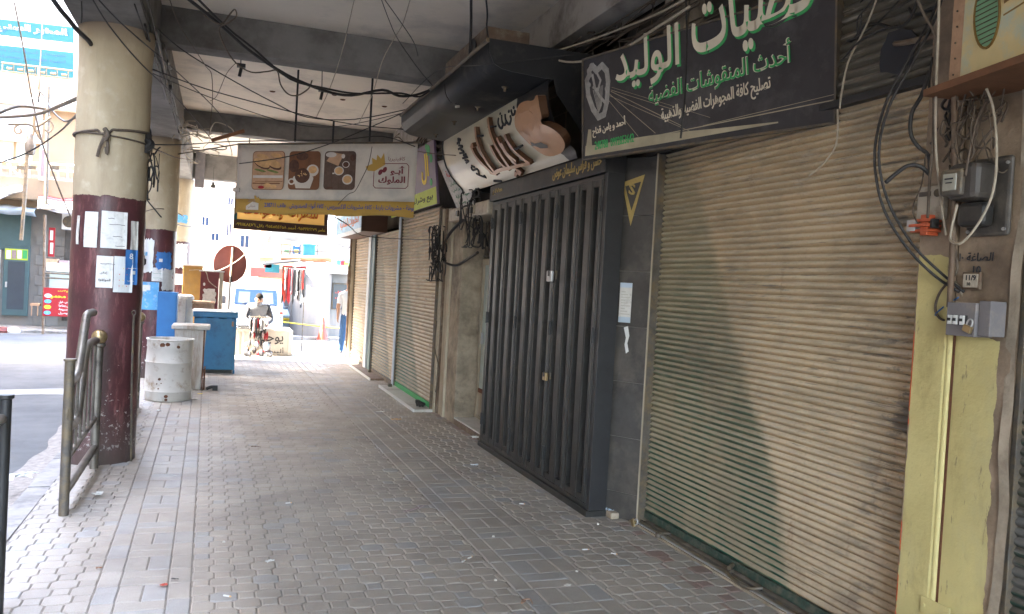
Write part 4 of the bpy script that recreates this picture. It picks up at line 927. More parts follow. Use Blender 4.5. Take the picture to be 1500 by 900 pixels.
# printed heart-shaped pendant
b = MB()
outl = [(864, 108), (860, 118), (862, 140), (869, 160), (877, 172), (885, 168), (889, 150), (891, 120), (889, 104), (882, 96), (874, 104), (868, 97), (863, 104), (864, 112)]
sg.stroke(b, sp(outl), .045, .001, .001); sg.stroke(b, sp([(868, 110), (872, 130), (879, 142), (886, 150)]), .022, .001, .001); sg.stroke(b, sp([(874, 106), (880, 118), (876, 132), (869, 128)]), .018, .001, .001)
for k in range(8): sg.stroke(b, sp([(869+2*k, 132-k), (877+.6*k, 166-k*1.5)]), .005, .001, .0008)
for k in range(6): x, y = [(866, 97), (872, 100), (878, 99), (884, 98), (863, 125), (889, 130)][k]; u, v = spx(x, y); sg.ell(b, u, v, .02, .02, .0015, .001, k=10)
b.build('printed_pendant', 'silver_print', ss)
for (x, l1) in ((1045, 20), (935, 62)):      # printed spotlight glows of the sign
    u, v = spx(x, l1)
b = MB(); b.tube([at(1005, 0, X=2.62), at(1006, 60, X=2.58), at(1004, 130, X=2.53), at(1000, 175, X=2.49), at(997, 203, X=2.49)], .006, 6)
tag(b.build('cable', 'cable_black', smooth=True), 'thin black cable hanging down across the black silver shop sign', 'cable')
b = MB(); pass
for a_, c_ in ((sg.p(.02, .02, -.06), (3.1, 5.72, 2.74)), (sg.p(SL-.05, .02, -.05), (3.16, 3.7, 2.72)), (sg.p(.02, SH-.03, -.06), (3.1, 5.75, 3.5))): b = MB(); b.tube([a_, c_], .012, 6, smooth=False); b.build('bracket', 'iron', ss)

# ---- curved black canopy with the barrel-shaped sign over the folding gate
CY0, CY1 = 6.20, 9.50
hood = [(1.914, 3.645), (1.92, 3.54), (1.957, 3.462), (2.025, 3.43), (2.12, 3.418), (2.40, 3.405), (2.47, 3.405)]
cw = thing('canopy_sign', 'curved black canopy with barrel shaped cream sign and copper letters over the folding gate', 'sign', (2.5, 7.8, 3.2))
b = MB(); b.grid(lambda u, v: (hood[min(int(round(v*(len(hood)-1))), len(hood)-1)][0], CY1-(CY1-CY0)*u, hood[min(int(round(v*(len(hood)-1))), len(hood)-1)][1]), 1, len(hood)-1)
b.build('hood_skin', 'black_gloss', cw, smooth=True, solid=.008)
b = MB(); b.box((1.915, CY0, 3.63), (2.78, CY1, 3.655)); b.build('hood_top', 'black_metal', cw)
for y in (CY0-.012, CY1):
    b = MB(); pts = hood+[(2.50, 3.3), (2.80, 2.95), (2.95, 2.84), (3.1, 2.84), (3.1, 3.655)]
    b.poly([(x, y, z) for x, z in pts], (0, 1, 0), .012); b.build('end_panel', 'black_gloss', cw)
b = MB(); b.tube([(1.905, CY0, 3.64), (1.905, CY1, 3.64)], .018, 8, smooth=False); b.build('edge_trim', 'iron', cw, smooth=True)
# barrel: upper arc from (2.44,3.405) out and round to the header
prof = [(2.435, 3.405), (2.43, 3.33), (2.445, 3.22), (2.49, 3.10), (2.555, 3.00), (2.635, 2.915), (2.70, 2.86), (2.72, 2.80)]
cum = [0]
for i in range(1, len(prof)): cum.append(cum[-1]+math.dist(prof[i], prof[i-1]))
PL = cum[-1]
def pf(s, off=0):
    s = min(max(s, 0), PL-1e-5); i = max(k for k in range(len(cum)-1) if cum[k] <= s); t = (s-cum[i])/(cum[i+1]-cum[i])
    def tan(j):
        a, c = prof[max(j-1, 0)], prof[min(j+1, len(prof)-1)]; d = Vector((c[0]-a[0], c[1]-a[1])); return d.normalized()
    d = tan(i)*(1-t)+tan(i+1)*t; n = Vector((d.y, -d.x)).normalized()
    if n.x > 0: n = -n
    x = prof[i][0]+(prof[i+1][0]-prof[i][0])*t; z = prof[i][1]+(prof[i+1][1]-prof[i][1])*t
    return x+n.x*off, z+n.y*off
def BP(u, v, off=0): x, z = pf(PL-v, off); return (x, CY1-u, z)      # u from the far end, v up the skin
BL = CY1-CY0
def bpx(x, y, off=.0):      # (u, v) on the barrel under a pixel
    best = None; o = Vector((0, 0, CAMH)); d = ray(x, y)
    for k in range(200):
        s = PL*k/199; X_, Z_ = pf(s, off); t = X_/d.x; p = o+d*t; e = abs(p.z-Z_)
        if best is None or e < best[0]: best = (e, CY1-p.y, PL-s)
    return best[1:]
Z7 = lambda x, y, off=.012: bpx(590+x/3.46, 40+y/3.46, off)
ut, ub = Z7(572, 380)[0], Z7(838, 682)[0]
us = lambda v: ub+(ut-ub)*min(1, v*1.15)**.8
b = MB(); b.grid(lambda u, v: BP(u*us(v), v*PL), 6, 24); b.build('sign_face', 'pearl', cw, smooth='all')
b = MB(); b.grid(lambda u, v: BP(us(v)+u*(BL-us(v)), v*PL), 4, 24); b.build('sign_face', 'black_gloss', cw, smooth='all', label='black near part of the barrel shaped sign')
b = MB(); b.tube([BP(-.01, PL*k/16, .004) for k in range(17)], .012, 6); b.build('edge_trim', 'black_gloss', cw, smooth=True)
def band(mb, pts, wd, o0, o1, m=0, ms=0):    # raised rounded stroke following the barrel, pts in (u, v)
    n = len(pts); L_, R_ = [], []
    for i in range(n):
        a, c = pts[max(i-1, 0)], pts[min(i+1, n-1)]; d = Vector((c[0]-a[0], c[1]-a[1])).normalized(); w = wd if not isinstance(wd, list) else wd[i]
        L_.append((pts[i][0]-d.y*w/2, pts[i][1]+d.x*w/2)); R_.append((pts[i][0]+d.y*w/2, pts[i][1]-d.x*w/2))
    vs = []
    for i in range(n): vs += [BP(*L_[i], o0), BP(*L_[i], o1), BP(*R_[i], o1), BP(*R_[i], o0)]
    fs = []; mi = []
    o = len(mb.v); mb.v += vs
    for i in range(n-1):
        for k, mm in ((0, ms), (1, m), (2, ms)): mb.f.append((o+4*i+k, o+4*i+k+1, o+4*i+5+k, o+4*i+4+k)); mb.mi.append(mm)
    for i in (0, n-1): mb.f.append((o+4*i, o+4*i+1, o+4*i+2, o+4*i+3)); mb.mi.append(ms)
def smooth(pts, k=4):
    P = [Vector(p) for p in pts]; Q = []
    for i in range(len(P)-1):
        p0, p1, p2, p3 = P[max(i-1, 0)], P[i], P[i+1], P[min(i+2, len(P)-1)]
        for j in range(k): t = j/k; Q.append(tuple(.5*((2*p1)+(p2-p0)*t+(2*p0-5*p1+4*p2-p3)*t*t+(3*p1-p0-3*p2+p3)*t**3)))
    Q.append(tuple(P[-1])); return Q
for pts, w in ((((368, 505), (372, 560), (395, 630), (430, 690), (465, 735)), .060), (((345, 600), (375, 660), (410, 700), (455, 740)), .055),
               (((432, 460), (440, 520), (465, 590), (500, 650), (545, 715)), .062), (((445, 600), (470, 655), (505, 700), (540, 722)), .055),
               (((478, 560), (505, 610), (545, 665), (585, 705)), .055), (((518, 545), (545, 600), (590, 650), (645, 690)), .058), (((500, 585), (530, 640), (575, 680)), .045), (((350, 590), (357, 610)), .07)):
    b = MB(); P = [Z7(*p, .05) for p in pts]; w *= .85; band(b, smooth(P) if len(P) > 2 else P, w, .012, .055, 0, 1); b.build('raised_letter', ['copper_face', 'copper_side'], cw)
for pts in (((465, 740), (500, 722), (545, 712), (590, 702), (645, 688)), ((440, 735), (475, 745))):
    b = MB(); band(b, smooth([Z7(*p, .05) for p in pts]), .042, .012, .056, 0, 1); b.build('raised_letter', ['copper_face', 'copper_side'], cw)
for (x, y) in ((590, 742), (610, 735), (600, 722)):
    u, v = Z7(x, y); b = MB(); band(b, [(u-.03, v-.03), (u+.03, v+.03)], .06, .012, .05, 0, 1); b.build('letter_dot', ['copper_face', 'copper_side'], cw)
# big copper emblem
EM = [(672, 350), (660, 372), (620, 374), (588, 396), (568, 450), (570, 505), (600, 550), (650, 600), (700, 640), (745, 655), (800, 640), (820, 610), (815, 575), (780, 530), (725, 498), (665, 486), (622, 484), (603, 455), (618, 428), (650, 430), (678, 472), (703, 462), (692, 400), (684, 348)]
eo = []; EM = smooth(EM+[EM[0]], 3)[:-1]
b = MB(); E2 = [Z7(*p, .085) for p in EM]; tmp = bmesh.new(); vv = [tmp.verts.new((u, v, 0)) for u, v in E2]; fc = tmp.faces.new(vv)
bmesh.ops.triangulate(tmp, faces=[fc]); bmesh.ops.subdivide_edges(tmp, edges=tmp.edges[:], cuts=3, use_grid_fill=True)
tmp.verts.ensure_lookup_table(); tmp.verts.index_update()
vt = [(v.co.x, v.co.y) for v in tmp.verts]; ft = [tuple(v.index for v in f.verts) for f in tmp.faces]; tmp.free()
b.add([BP(u, v, .085) for u, v in vt], ft, 0)
n = len(E2); b.add([BP(u, v, .015) for u, v in E2]+[BP(u, v, .085) for u, v in E2], [(i, (i+1) % n, n+(i+1) % n, n+i) for i in range(n)], 1)
b.build('copper_emblem', ['copper', 'copper_side'], cw)
b = MB(); u, v = Z7(690, 598); pts = [Z7(*p, .085) for p in ((648, 580), (670, 590), (700, 583), (735, 598), (738, 610), (700, 613), (672, 600), (655, 604))]; b.add([BP(a, c, .089) for a, c in pts], [tuple(range(len(pts)))]); b.build('emblem_eye', 'black_gloss', cw)
# thin drawn writing
def bstroke(b, pts, w=.016, off=.01): band(b, smooth([Z7(*p) for p in pts]), w, .0, off)
b = MB()
for pts in (((272, 590), (290, 570)), ((290, 570), (276, 566), (284, 590)), ((278, 620), (300, 605), (280, 600)), ((285, 640), (308, 635), (290, 622)), ((300, 665), (325, 660), (303, 650), (318, 645)), ((318, 690), (330, 680), (312, 676)), ((345, 712), (352, 728), (375, 722), (385, 745)), ((370, 745), (395, 757), (420, 765)), ((345, 705), (362, 712)), ((418, 762), (408, 752)), ((458, 780), (498, 782))):
    bstroke(b, pts, .022)
for pts in (((482, 460), (480, 490), (495, 515), (503, 500)), ((497, 445), (500, 480), (512, 498), (520, 480)), ((515, 440), (518, 470), (535, 495), (545, 470), (540, 450)), ((545, 420), (552, 445), (562, 440), (565, 420)), ((532, 430), (536, 425)), ((488, 440), (492, 437)), ((556, 405), (560, 410))): bstroke(b, pts, .02)
o = b.build('thin_writing', 'ink', cw)
for pts in (((448, 505), (470, 503)), ((385, 548), (405, 550)), ((578, 612), (605, 600))): b = MB(); bstroke(b, pts, .018, .05); b.build('standoff_pin', 'ink', cw)
for (x, y) in ((168, 540), (262, 475), (380, 400), (518, 300)):      # little spot lamps under the canopy
    q = at(590+x/3.46, 40+y/3.46, Z=3.415); b = MB(); b.lathe([(0, 0), (.03, 0), (.028, -.012), (.012, -.02), (.010, -.045), (0, -.047)], tuple(q), 12); b.build('lamp_socket', 'iron', cw, smooth=True)
ac = thing('vent_box', 'grey ventilator box with round fan on top of the black canopy', 'ventilator', (2.2, 7.2, 3.66))
b = MB(); b.box((2.05, 6.75, 3.66), (2.45, 8.1, 3.93)); b.build('case', 'pvc_brown', ac, bevel=.01)
b = MB(); b.lathe([(.02, 0), (.10, 0), (.11, -.012), (.095, -.014), (.02, -.005)], (2.045, 7.1, 3.8), 20, axis=0); b.build('fan_ring', 'black_metal', ac)

# ---- cafeteria banner on its tube frame
BR = Vector((2.23, 10.0, 0)); BLft = Vector((.168, 11.7, 0)); bu = (BR-BLft).normalized(); bz0, bz1 = 2.52, 3.425; BW = (BR-BLft).length
bn = Panel((BLft.x, BLft.y, bz0), bu, (0, 0, 1)); BH = bz1-bz0
ct = thing('cafe_banner', 'wide cream cafeteria banner with three food pictures hanging under the arcade', 'banner', (1.2, 10.8, bz1))
nx, nz = 30, 8
b = MB(); b.grid(lambda u, v: bn.p(BW*u, BH*(.20+.80*v), .010*math.sin(9*u+2*v)+.004*math.sin(31*u)), nx, nz); b.build('cloth', 'banner_cloth', ct, smooth='all', solid=.004)
b = MB(); b.grid(lambda u, v: bn.p(BW*u, BH*(-.005+.205*v)+.012*math.sin(17*u)*(1-v), .010*math.sin(9*u)+.004*math.sin(31*u)+.002), nx, 3); b.build('ochre_band', 'banner_ochre', ct, smooth='all', solid=.004)
def bq(x, y):      # banner coordinates by fraction of the zoomed photograph region (330,160) scale 4.5
    px, py = 330+x/4.5, 160+y/4.5; d = ray(px, py); o = Vector((0, 0, CAMH)); s = (bn.o-o).dot(bn.N)/d.dot(bn.N); p = o+d*s-bn.o; return p.dot(bn.U), p.z
def rrect(p, b, u0, v0, u1, v1, r, n0, d, m=0):
    pts = []
    for cx, cy, a in ((u1-r, v1-r, 0), (u0+r, v1-r, PI/2), (u0+r, v0+r, PI), (u1-r, v0+r, 1.5*PI)):
        pts += [(cx+r*math.cos(a+k*PI/8), cy+r*math.sin(a+k*PI/8)) for k in range(5)]
    p.shape(b, pts, n0, d, m)
def pic(x0, y0, x1, y1, mats, draw, label):
    u0, v0 = bq(x0, y1); u1, v1 = bq(x1, y0); b = MB(); rrect(bn, b, u0-.008, v0-.008, u1+.008, v1+.008, .05, .018, .001, 1); rrect(bn, b, u0, v0, u1, v1, .045, .0195, .001, 0)
    draw(b, u0, v0, u1-u0, v1-v0); b.build('printed_picture', mats, ct, label=label)
def d1(b, u, v, w, h):
    E = lambda cx, cy, rx, ry, m, n, rot=0: bn.ell(b, u+w*cx, v+h*cy, w*rx, h*ry, n, .0005, m, 18, rot)
    bn.rect(b, u+.01, v+h*.30, u+w-.01, v+h*.37, .0208, .0005, 5)
    E(.30, .66, .27, .10, 3, .0212, -.35); E(.29, .70, .27, .10, 2, .0218, -.35); E(.68, .64, .26, .10, 3, .0214, -.35); E(.67, .69, .25, .10, 2, .0221, -.35); E(.30, .88, .2, .06, 2, .0221, -.2); E(.75, .9, .18, .06, 2, .0221, -.2)
    E(.25, .5, .2, .03, 4, .0225, -.2); E(.65, .48, .2, .03, 4, .0225, -.2); bn.rect(b, u+w*.02, v+h*.14, u+w*.9, v+h*.17, .0212, .0005, 1); bn.rect(b, u+w*.1, v+h*.20, u+w*.98, v+h*.215, .0212, .0005, 1)
    E(.5, .10, .12, .06, 2, .0218); E(.7, .07, .1, .05, 2, .0218); E(.3, .05, .1, .04, 6, .0218)
pic(181, 283, 397, 528, ['wood_box', 'wood_dark', 'bread', 'choc', 'saladgreen', 'cupwhite', 'red'], d1, 'printed picture of filled baguettes')
def d2(b, u, v, w, h):
    E = lambda cx, cy, rx, ry, m, n, rot=0: bn.ell(b, u+w*cx, v+h*cy, w*rx, h*ry, n, .0005, m, 18, rot)
    E(.16, .62, .17, .17, 2, .0210); E(.42, .88, .20, .11, 2, .0210); E(.78, .50, .2, .16, 3, .0212); E(.78, .52, .14, .10, 4, .0218); E(.10, .20, .12, .09, 3, .0212); E(.10, .20, .07, .05, 0, .0218)
    bn.shape(b, [(u+w*.15, v+h*.28), (u+w*.25, v+h*.02), (u+w*.72, v+h*.02), (u+w*.82, v+h*.28)][::-1], .0215, .0005, 3); E(.48, .30, .34, .09, 3, .0220); E(.45, .36, .25, .20, 2, .0226)
    for k in range(10): E(.3+.3*random.random(), .3+.18*random.random(), .03, .012, 4, .0232, k)
pic(421, 283, 632, 528, ['wood_dark', 'wood_dark', 'choc', 'cupwhite', 'bread'], d2, 'printed picture of chocolate ice cream in cups')
def d3(b, u, v, w, h):
    E = lambda cx, cy, rx, ry, m, n, rot=0: bn.ell(b, u+w*cx, v+h*cy, w*rx, h*ry, n, .0005, m, 18, rot)
    for k in range(3): bn.rect(b, u+w*(.24+.25*k), v+.01, u+w*(.25+.25*k), v+h-.01, .0206, .0004, 1)
    bn.shape(b, [(u+w*.05, v+h*.75), (u+w*.45, v+h*.62), (u+w*.62, v+h*.93), (u+w*.25, v+h*.99)], .0210, .0005, 2)
    E(.2, .92, .18, .07, 3, .0214); E(.48, .49, .16, .12, 3, .0214); E(.48, .49, .13, .095, 4, .022); E(.30, .42, .04, .02, 3, .0214); E(.77, .26, .17, .135, 3, .0214); E(.77, .26, .135, .10, 4, .022)
    E(.70, .66, .12, .09, 3, .0214); E(.70, .66, .095, .07, 1, .022); E(.92, .84, .09, .09, 1, .0214); E(.60, .88, .06, .06, 3, .0216)
    bn.rect(b, u+w*.10, v+.01, u+w*.30, v+h*.06, .021, .0005, 1)
pic(654, 283, 866, 528, ['plank_dark', 'choc', 'wood_box', 'cupwhite', 'bread'], d3, 'printed picture of coffee cups on planks')
b = MB()
def bt(txt, x0, y0, x1, y1, bold=.012, m=0, bb=b):
    u0, v0 = bq(x0, y1); u1, v1 = bq(x1, y0); bn.text(bb, txt, u0, v0, w=u1-u0, h=v1-v0, n0=.020, depth=.001, bold=bold, m=m)
bt('\u0643\u0627\u0641\u064a\u062a\u064a\u0631\u064a\u0627', 1080, 316, 1192, 348, .0); bt('\u0623\u0628\u0640\u0648', 1092, 378, 1190, 440, .03); bt('\u0627\u0644\u0645\u0644\u0648\u0643', 1012, 446, 1192, 500, .03)
bt('\u0628\u0648\u0638\u0629 - \u0645\u0634\u0631\u0648\u0628\u0627\u062a \u0628\u0627\u0631\u062f\u0629 - \u0643\u0627\u0641\u0629 \u0645\u0634\u0631\u0648\u0628\u0627\u062a \u0627\u0644\u0627\u0643\u0633\u0628\u0631\u064a\u0633 - \u0643\u0627\u0641\u0629 \u0623\u0646\u0648\u0627\u0639 \u0627\u0644\u0635\u0646\u062f\u0648\u064a\u0634 . \u0647\u0627\u062a\u0641 238711', 262, 628, 1252, 662, .014, 1)
u0, v0 = bq(980, 522); u1, v1 = bq(1216, 362)
fr_ = [(u0, v0+.03), (u0+.03, v0), (u1-.03, v0), (u1, v0+.03), (u1, v1-.03), (u1-.03, v1), (u0+.25*(u1-u0), v1)]
bn.stroke(b, fr_, .009, .020, .001, 0); bn.stroke(b, [(u0, v0+.03), (u0, v1-.10)], .009, .020, .001, 0)
for (x, y) in ((1028, 418), (1056, 402)): u, v = bq(x, y); bn.ell(b, u, v, .028, .040, .020, .001, 0, 14, -.6)
b.build('lettering', ['ink_wine', 'ink_blue'], ct)
b = MB()
def crown(P, b=b, m=0): bn.shape(b, [bq(*p) for p in P][::-1], .020, .001, m)
for P in (((930, 382), (945, 408), (988, 412), (1060, 368), (1052, 290), (1032, 330), (1008, 302), (1002, 340), (972, 322), (976, 362)), ((196, 572), (205, 612), (238, 608), (238, 588), (228, 594), (226, 578), (216, 590), (208, 572))): crown(P)
b.build('printed_crown', 'banner_ochre', ct)
b = MB(); u0, v0 = bq(142, 664); u1, v1 = bq(226, 612); bn.shape(b, [(u0, v0), (u1, v0), (u1, v1-.02), (u0+.10, v1), (u0, v1-.06)], .020, .001, 0); bn.text(b, '\u062a\u0648\u0635\u064a\u0644', u0+.03, v0+.10, w=.12, h=.05, n0=.0215, depth=.0006, m=1); bn.text(b, '\u0645\u062c\u0627\u0646\u064a', u0+.03, v0+.02, w=.12, h=.05, n0=.0215, depth=.0006, m=1); b.build('printed_badge', ['cupwhite', 'mauve'], ct)
b = MB(); b.tube([bn.p(-.02, BH+.012, -.012), bn.p(BW+.05, BH+.012, -.012)], .014, 8, smooth=False); b.tube([bn.p(-.01, BH+.01, -.014), bn.p(-.01, -.02, -.014)], .012, 8, smooth=False); b.tube([bn.p(.02, .01, -.02), bn.p(BW, .01, -.02)], .008, 8, smooth=False); b.build('tube_frame', 'iron', ct, smooth=True)
b = MB(); bn.rect(b, -.03, BH*.30, .07, BH*.36, .02, .02); b.build('tie', 'galv', ct)
b = MB(); b.tube([bn.p(-.02, BH+.012, -.012), (-.70, 14.0, 3.52)], .010, 8, smooth=False); b.build('stay_bar', 'iron', ct, smooth=True)
for (x, y0, y1) in ((432, 98, 200), (541, 112, 200), (487, 178, 208)):
    q1 = at(x, y1+8, Y=10.9 if x < 500 else 10.4); q0 = at(x+4, y0, Y=q1.y); b = MB(); b.tube([q1+Vector((0, 0, .0)), (q1.x, q1.y, min(CZ, q0.z) if x != 487 else q0.z)], .014, 6, smooth=False)
    tag(b.build('hanger_rod', 'black_metal_dark', smooth=True), {432: 'left long black rod holding up the cafeteria banner', 541: 'right long black rod holding up the cafeteria banner', 487: 'short dark stub above the middle of the cafeteria banner'}[x], 'rod')

# ---- yellow exchange sign behind the banner
yp = Panel((.19, 15.0, 2.468), (1, 0, 0), (0, 0, 1)); yw, yh = 1.60, .74
ys_ = thing('exchange_sign', 'yellow and brown sign with orange Arabic lettering partly hidden behind the cafeteria banner', 'sign', (.98, 15, 2.47))
for r_ in ((0, 0, yw, .17), (0, yh-.07, yw, yh), (0, .172, .055, yh-.072), (yw-.065, .172, yw, yh-.072)): b = MB(); yp.rect(b, *r_, -.03, .03); b.build('frame_board', 'brown_dark', ys_, bevel=.003)
ym = M['yellow_sign']; _nt = ym.node_tree; _t = _nt.nodes.new('ShaderNodeBsdfTranslucent'); _t.inputs[0].default_value = (.75, .45, .14, 1); _mx = _nt.nodes.new('ShaderNodeMixShader'); _mx.inputs[0].default_value = .5
_nt.links.new(_nt.nodes['Principled BSDF'].outputs[0], _mx.inputs[1]); _nt.links.new(_t.outputs[0], _mx.inputs[2]); _nt.links.new(_mx.outputs[0], _nt.nodes['Material Output'].inputs[0])
b = MB(); b.add([yp.p(.05, .165, -.004), yp.p(yw-.06, .165, -.004), yp.p(yw-.06, yh-.06, -.004), yp.p(.05, yh-.06, -.004)], [(0, 1, 2, 3)]); b.build('panel', 'yellow_sign', ys_)
b = MB(); yp.text(b, '\u0644\u0644\u0635\u0631\u0627\u0641\u0629 \u0648\u0627\u0644\u062d\u0648\u0627\u0644\u0627\u062a', .14, .20, w=1.28, h=.32, n0=.005, bold=.05, m=1); yp.text(b, '\u0644\u0644\u0635\u0631\u0627\u0641\u0629 \u0648\u0627\u0644\u062d\u0648\u0627\u0644\u0627\u062a', .14, .20, w=1.28, h=.32, n0=.008, bold=.015, m=0)
yp.text(b, '\u0639\u0627\u0645\u0631 \u0660\u0669\u0665\u0661\u0669\u0669\u0662\u0662\u0667\u0669 \u0623\u062d\u0645\u062f \u0660\u0669\u0665\u0664\u0665\u0664\u0664\u0662\u0665\u0668 \u0628\u0644\u0627\u0644 \u0660\u0669\u0669\u0661\u0661\u0664\u0668\u0664\u0667\u0666', .04, .045, w=1.52, h=.085, n0=.002, m=1); b.build('lettering', ['orange_ink', 'yellow_ink'], ys_)
b = MB(); yp.rect(b, -.0, .16, .055, yh, .001, .003); b.build('teal_edge', 'teal', ys_)
b = MB(); 
for u in (.2, 1.4): b.tube([yp.p(u, yh, -.03), yp.p(u, 1.6, -.03)], .01, 6, smooth=False)
b.build('hanger', 'iron', ys_)

# ---- box signs of the far shops
bxs = thing('box_sign', 'small box sign with orange lettering on blue over the last far shutter', 'sign', (2.5, 15.8, 2.7))
b = MB(); b.box((2.30, 14.4, 2.56), (2.75, 17.6, 3.0)); b.build('case', 'brown_dark', bxs, bevel=.005)
b = MB(); bp = Panel((2.295, 17.6, 2.60), (0, -1, 0), (0, 0, 1)); bp.rect(b, .02, .02, 3.18, .36, 0, .004); b.build('panel', 'sign_sky', bxs)
b = MB(); bp.rect(b, .0, -.06, 3.2, .02, .0, .01); bp.rect(b, .0, .36, 3.2, .42, .0, .01); bp.rect(b, .0, -.06, .03, .42, .001, .01); b.build('frame', 'pale_top', bxs)
b = MB(); bp.text(b, '\u0627\u0644\u062d\u0644\u0648\u064a\u0627\u062a \u0627\u0644\u0634\u0627\u0645\u064a\u0629', .5, .08, w=2.4, h=.22, n0=.005, bold=.02); b.build('lettering', 'orange_ink', bxs)
b = MB(); b.box((2.26, 14.3, 3.02), (2.8, 17.7, 3.06)); 
for k in range(7): b.box((2.2, 14.4+.5*k, 3.06), (2.28, 14.44+.5*k, 3.16))
b.build('lid', 'wood', bxs)
px_ = thing('purple_sign', 'narrow purple sign with big yellow letters beside the end of the cafeteria banner', 'sign', (2.5, 11.5, 3))
b = MB(); pz = Panel((2.60, 13.3, 2.74), (0, -1, .0), (-.12, 0, 1)); pz.rect(b, 0, 0, 3.0, .82, -.03, .03); b.build('board', 'purple', px_, bevel=.003)
b = MB(); pz.rect(b, 0, .0, 2.98, .22, .0, .003); b.build('lime_band', 'lime', px_)
b = MB(); pz.text(b, '\u0627\u0644', 2.25, .30, w=.4, h=.40, n0=.001, depth=.004, bold=.03); b.build('lettering', 'yellow_ink', px_)
b = MB(); pz.text(b, '\u0628\u064a\u0639 \u0648\u0634\u0631\u0627\u0621', 1.7, .05, w=1.1, h=.11, n0=.004, depth=.002); b.build('small_lettering', 'ink', px_)
b = MB()
for (u, v, r) in ((2.7, .72, .09), (2.82, .6, .07), (2.75, .3, .06), (2.6, .78, .05)): pz.ell(b, u, v, r, r*.8, .001, .004)
b.build('printed_leaves', 'sign_green', px_)
# white tilted placard
wp_ = Panel((2.62, 10.05, 2.98), (0.05, -1, .06), (-.22, .13, 1)); 
q = [at(641, 237, Y=10.1), at(671, 309, Y=9.9), at(697, 300, Y=9.3), at(672, 225, Y=9.5)]
pc = thing('placard', 'creased white placard with red and green handwriting under the canopy end', 'placard', tuple(q[1]))
def pq_(u, v, n=0):
    a = q[1].lerp(q[2], u); c = q[0].lerp(q[3], u); return a.lerp(c, v)+Vector((-n, -n, 0))
b = MB(); b.grid(lambda u, v: pq_(u, v, .008*math.sin(6*u+3*v)), 8, 8); b.build('sheet', 'paper', pc, smooth='all', solid=.004)
b = MB()
def pctext(t_, u, v, w, h, m): vs, fs = text_mesh(t_, w, h, .002, .015); b.add([pq_(u+x, v+y, .014+z) for x, y, z in vs], fs, m)
pctext('\u0633\u0645\u0627\u0646 \u0642\u0631\u064a\u0634\u0629', .18, .60, .75, .17, 0)
for k, t_ in enumerate(('\u0623\u062c\u0628\u0627\u0646 \u0648\u0623\u0644\u0628\u0627\u0646', '\u0632\u064a\u062a \u0632\u064a\u062a\u0648\u0646 \u0623\u0635\u0644\u064a', '\u0645\u0624\u0648\u0646\u0629 \u0645\u0646\u0632\u0644\u064a\u0629', '\u0639\u0633\u0644 \u0648\u0633\u0645\u0646\u0629')): pctext(t_, .15+.03*k, .46-.13*k, .7, .08, 1)
b.build('handwriting', ['ink_red', 'ink_green'], pc)

# ---- radio-repair box sign, top right
rd = thing('radio_sign', 'wooden box sign painted with an old radio speaker, cut by the top right corner', 'sign', (2.88, 2.4, 2.66))
ro = Vector((2.80, 2.62, 2.625)); rdir = Vector((-.2, -.98, 0)).normalized(); rp = Panel(ro, rdir, (0, 0, 1))
def rpx(x, y):
    d = ray(x, y); o = Vector((0, 0, CAMH)); s = (rp.o-o).dot(rp.N)/d.dot(rp.N); p = o+d*s-rp.o; return p.dot(rp.U), p.z
b = MB(); b.obox(rp.p(0, 0, -.28), rp.U, rp.V, rp.N, 1.1, .75, .28, 0); b.build('case', 'wood_box', rd, bevel=.004)
b = MB(); b.obox(rp.p(-.045, -.03, -.32), rp.U, rp.V, rp.N, 1.2, .03, .40, 0); b.build('base_board', 'wood_dark', rd, bevel=.003)
b = MB(); rp.rect(b, .075, .012, 1.09, .74, .0, .004); b.build('painted_panel', 'radio_cream', rd, bevel=.002)
b = MB()
for k in range(9): rp.ell(b, .03+.005*(k % 2), .05+.065*k, .004, .004, .0, .004, k=8)
b.build('nail_heads', 'iron', rd)
b = MB(); u, v = rpx(1448, 22); rp.ell(b, u+.0, v, .062, .125, .0045, .004, k=28, rot=.12); b.build('speaker', 'radio_green', rd)
b = MB()
for k in range(12): dv = -.11+.02*k; w = .058*math.sqrt(max(0, 1-(dv/.125)**2)); rp.stroke(b, [(u-w-dv*.12, v+dv), (u+w-dv*.12, v+dv+.004)], .0035, .009, .002)
b.build('speaker_slats', 'brown_dark', rd)
b = MB(); pts = [(u+.068*math.cos(a)*math.cos(.12)-.132*math.sin(a)*math.sin(.12), v+.068*math.cos(a)*math.sin(.12)+.132*math.sin(a)*math.cos(.12)) for a in [2*PI*k/30 for k in range(31)]]; rp.stroke(b, pts, .008, .0045, .006); b.build('speaker_ring', 'ochre', rd)
b = MB(); rp.stroke(b, [(u+.09, v+.02), (u+.5, v+.10)], .012, .0045, .002); rp.stroke(b, [(u+.09, v-.03), (u+.5, v+.03)], .006, .0045, .002); b.build('painted_band', 'ochre', rd)

# ================================================================== THINGS ON THE PAVEMENT
t = thing('drum', 'dented white steel drum used as a bin, beside the second railing', 'drum', (-.56, 11.55, 0))
b = MB(); R0 = .285; H0 = .80
prof = [(0, 0), (R0-.01, 0), (R0, .012), (R0, .11), (R0+.008, .125), (R0, .14), (R0-.003, .30), (R0-.002, .48), (R0+.010, .50), (R0, .52), (R0-.004, .68), (R0+.004, .70), (R0, .72), (R0, H0-.02), (R0+.012, H0-.01), (R0+.008, H0), (R0-.015, H0), (R0-.02, H0-.03), (R0-.02, .1), (0, .1)]
b.lathe(prof, (-.56, 11.60, 0), 40); 
for i, v in enumerate(b.v):
    a = math.atan2(v[1]-11.6, v[0]+.56); d = .012*math.sin(3*a+v[2]*5)*math.sin(v[2]*4); k = 1-d/R0; b.v[i] = (-.56+(v[0]+.56)*k, 11.6+(v[1]-11.6)*k, v[2])
b.build('shell', 'white_drum', t, smooth=True)
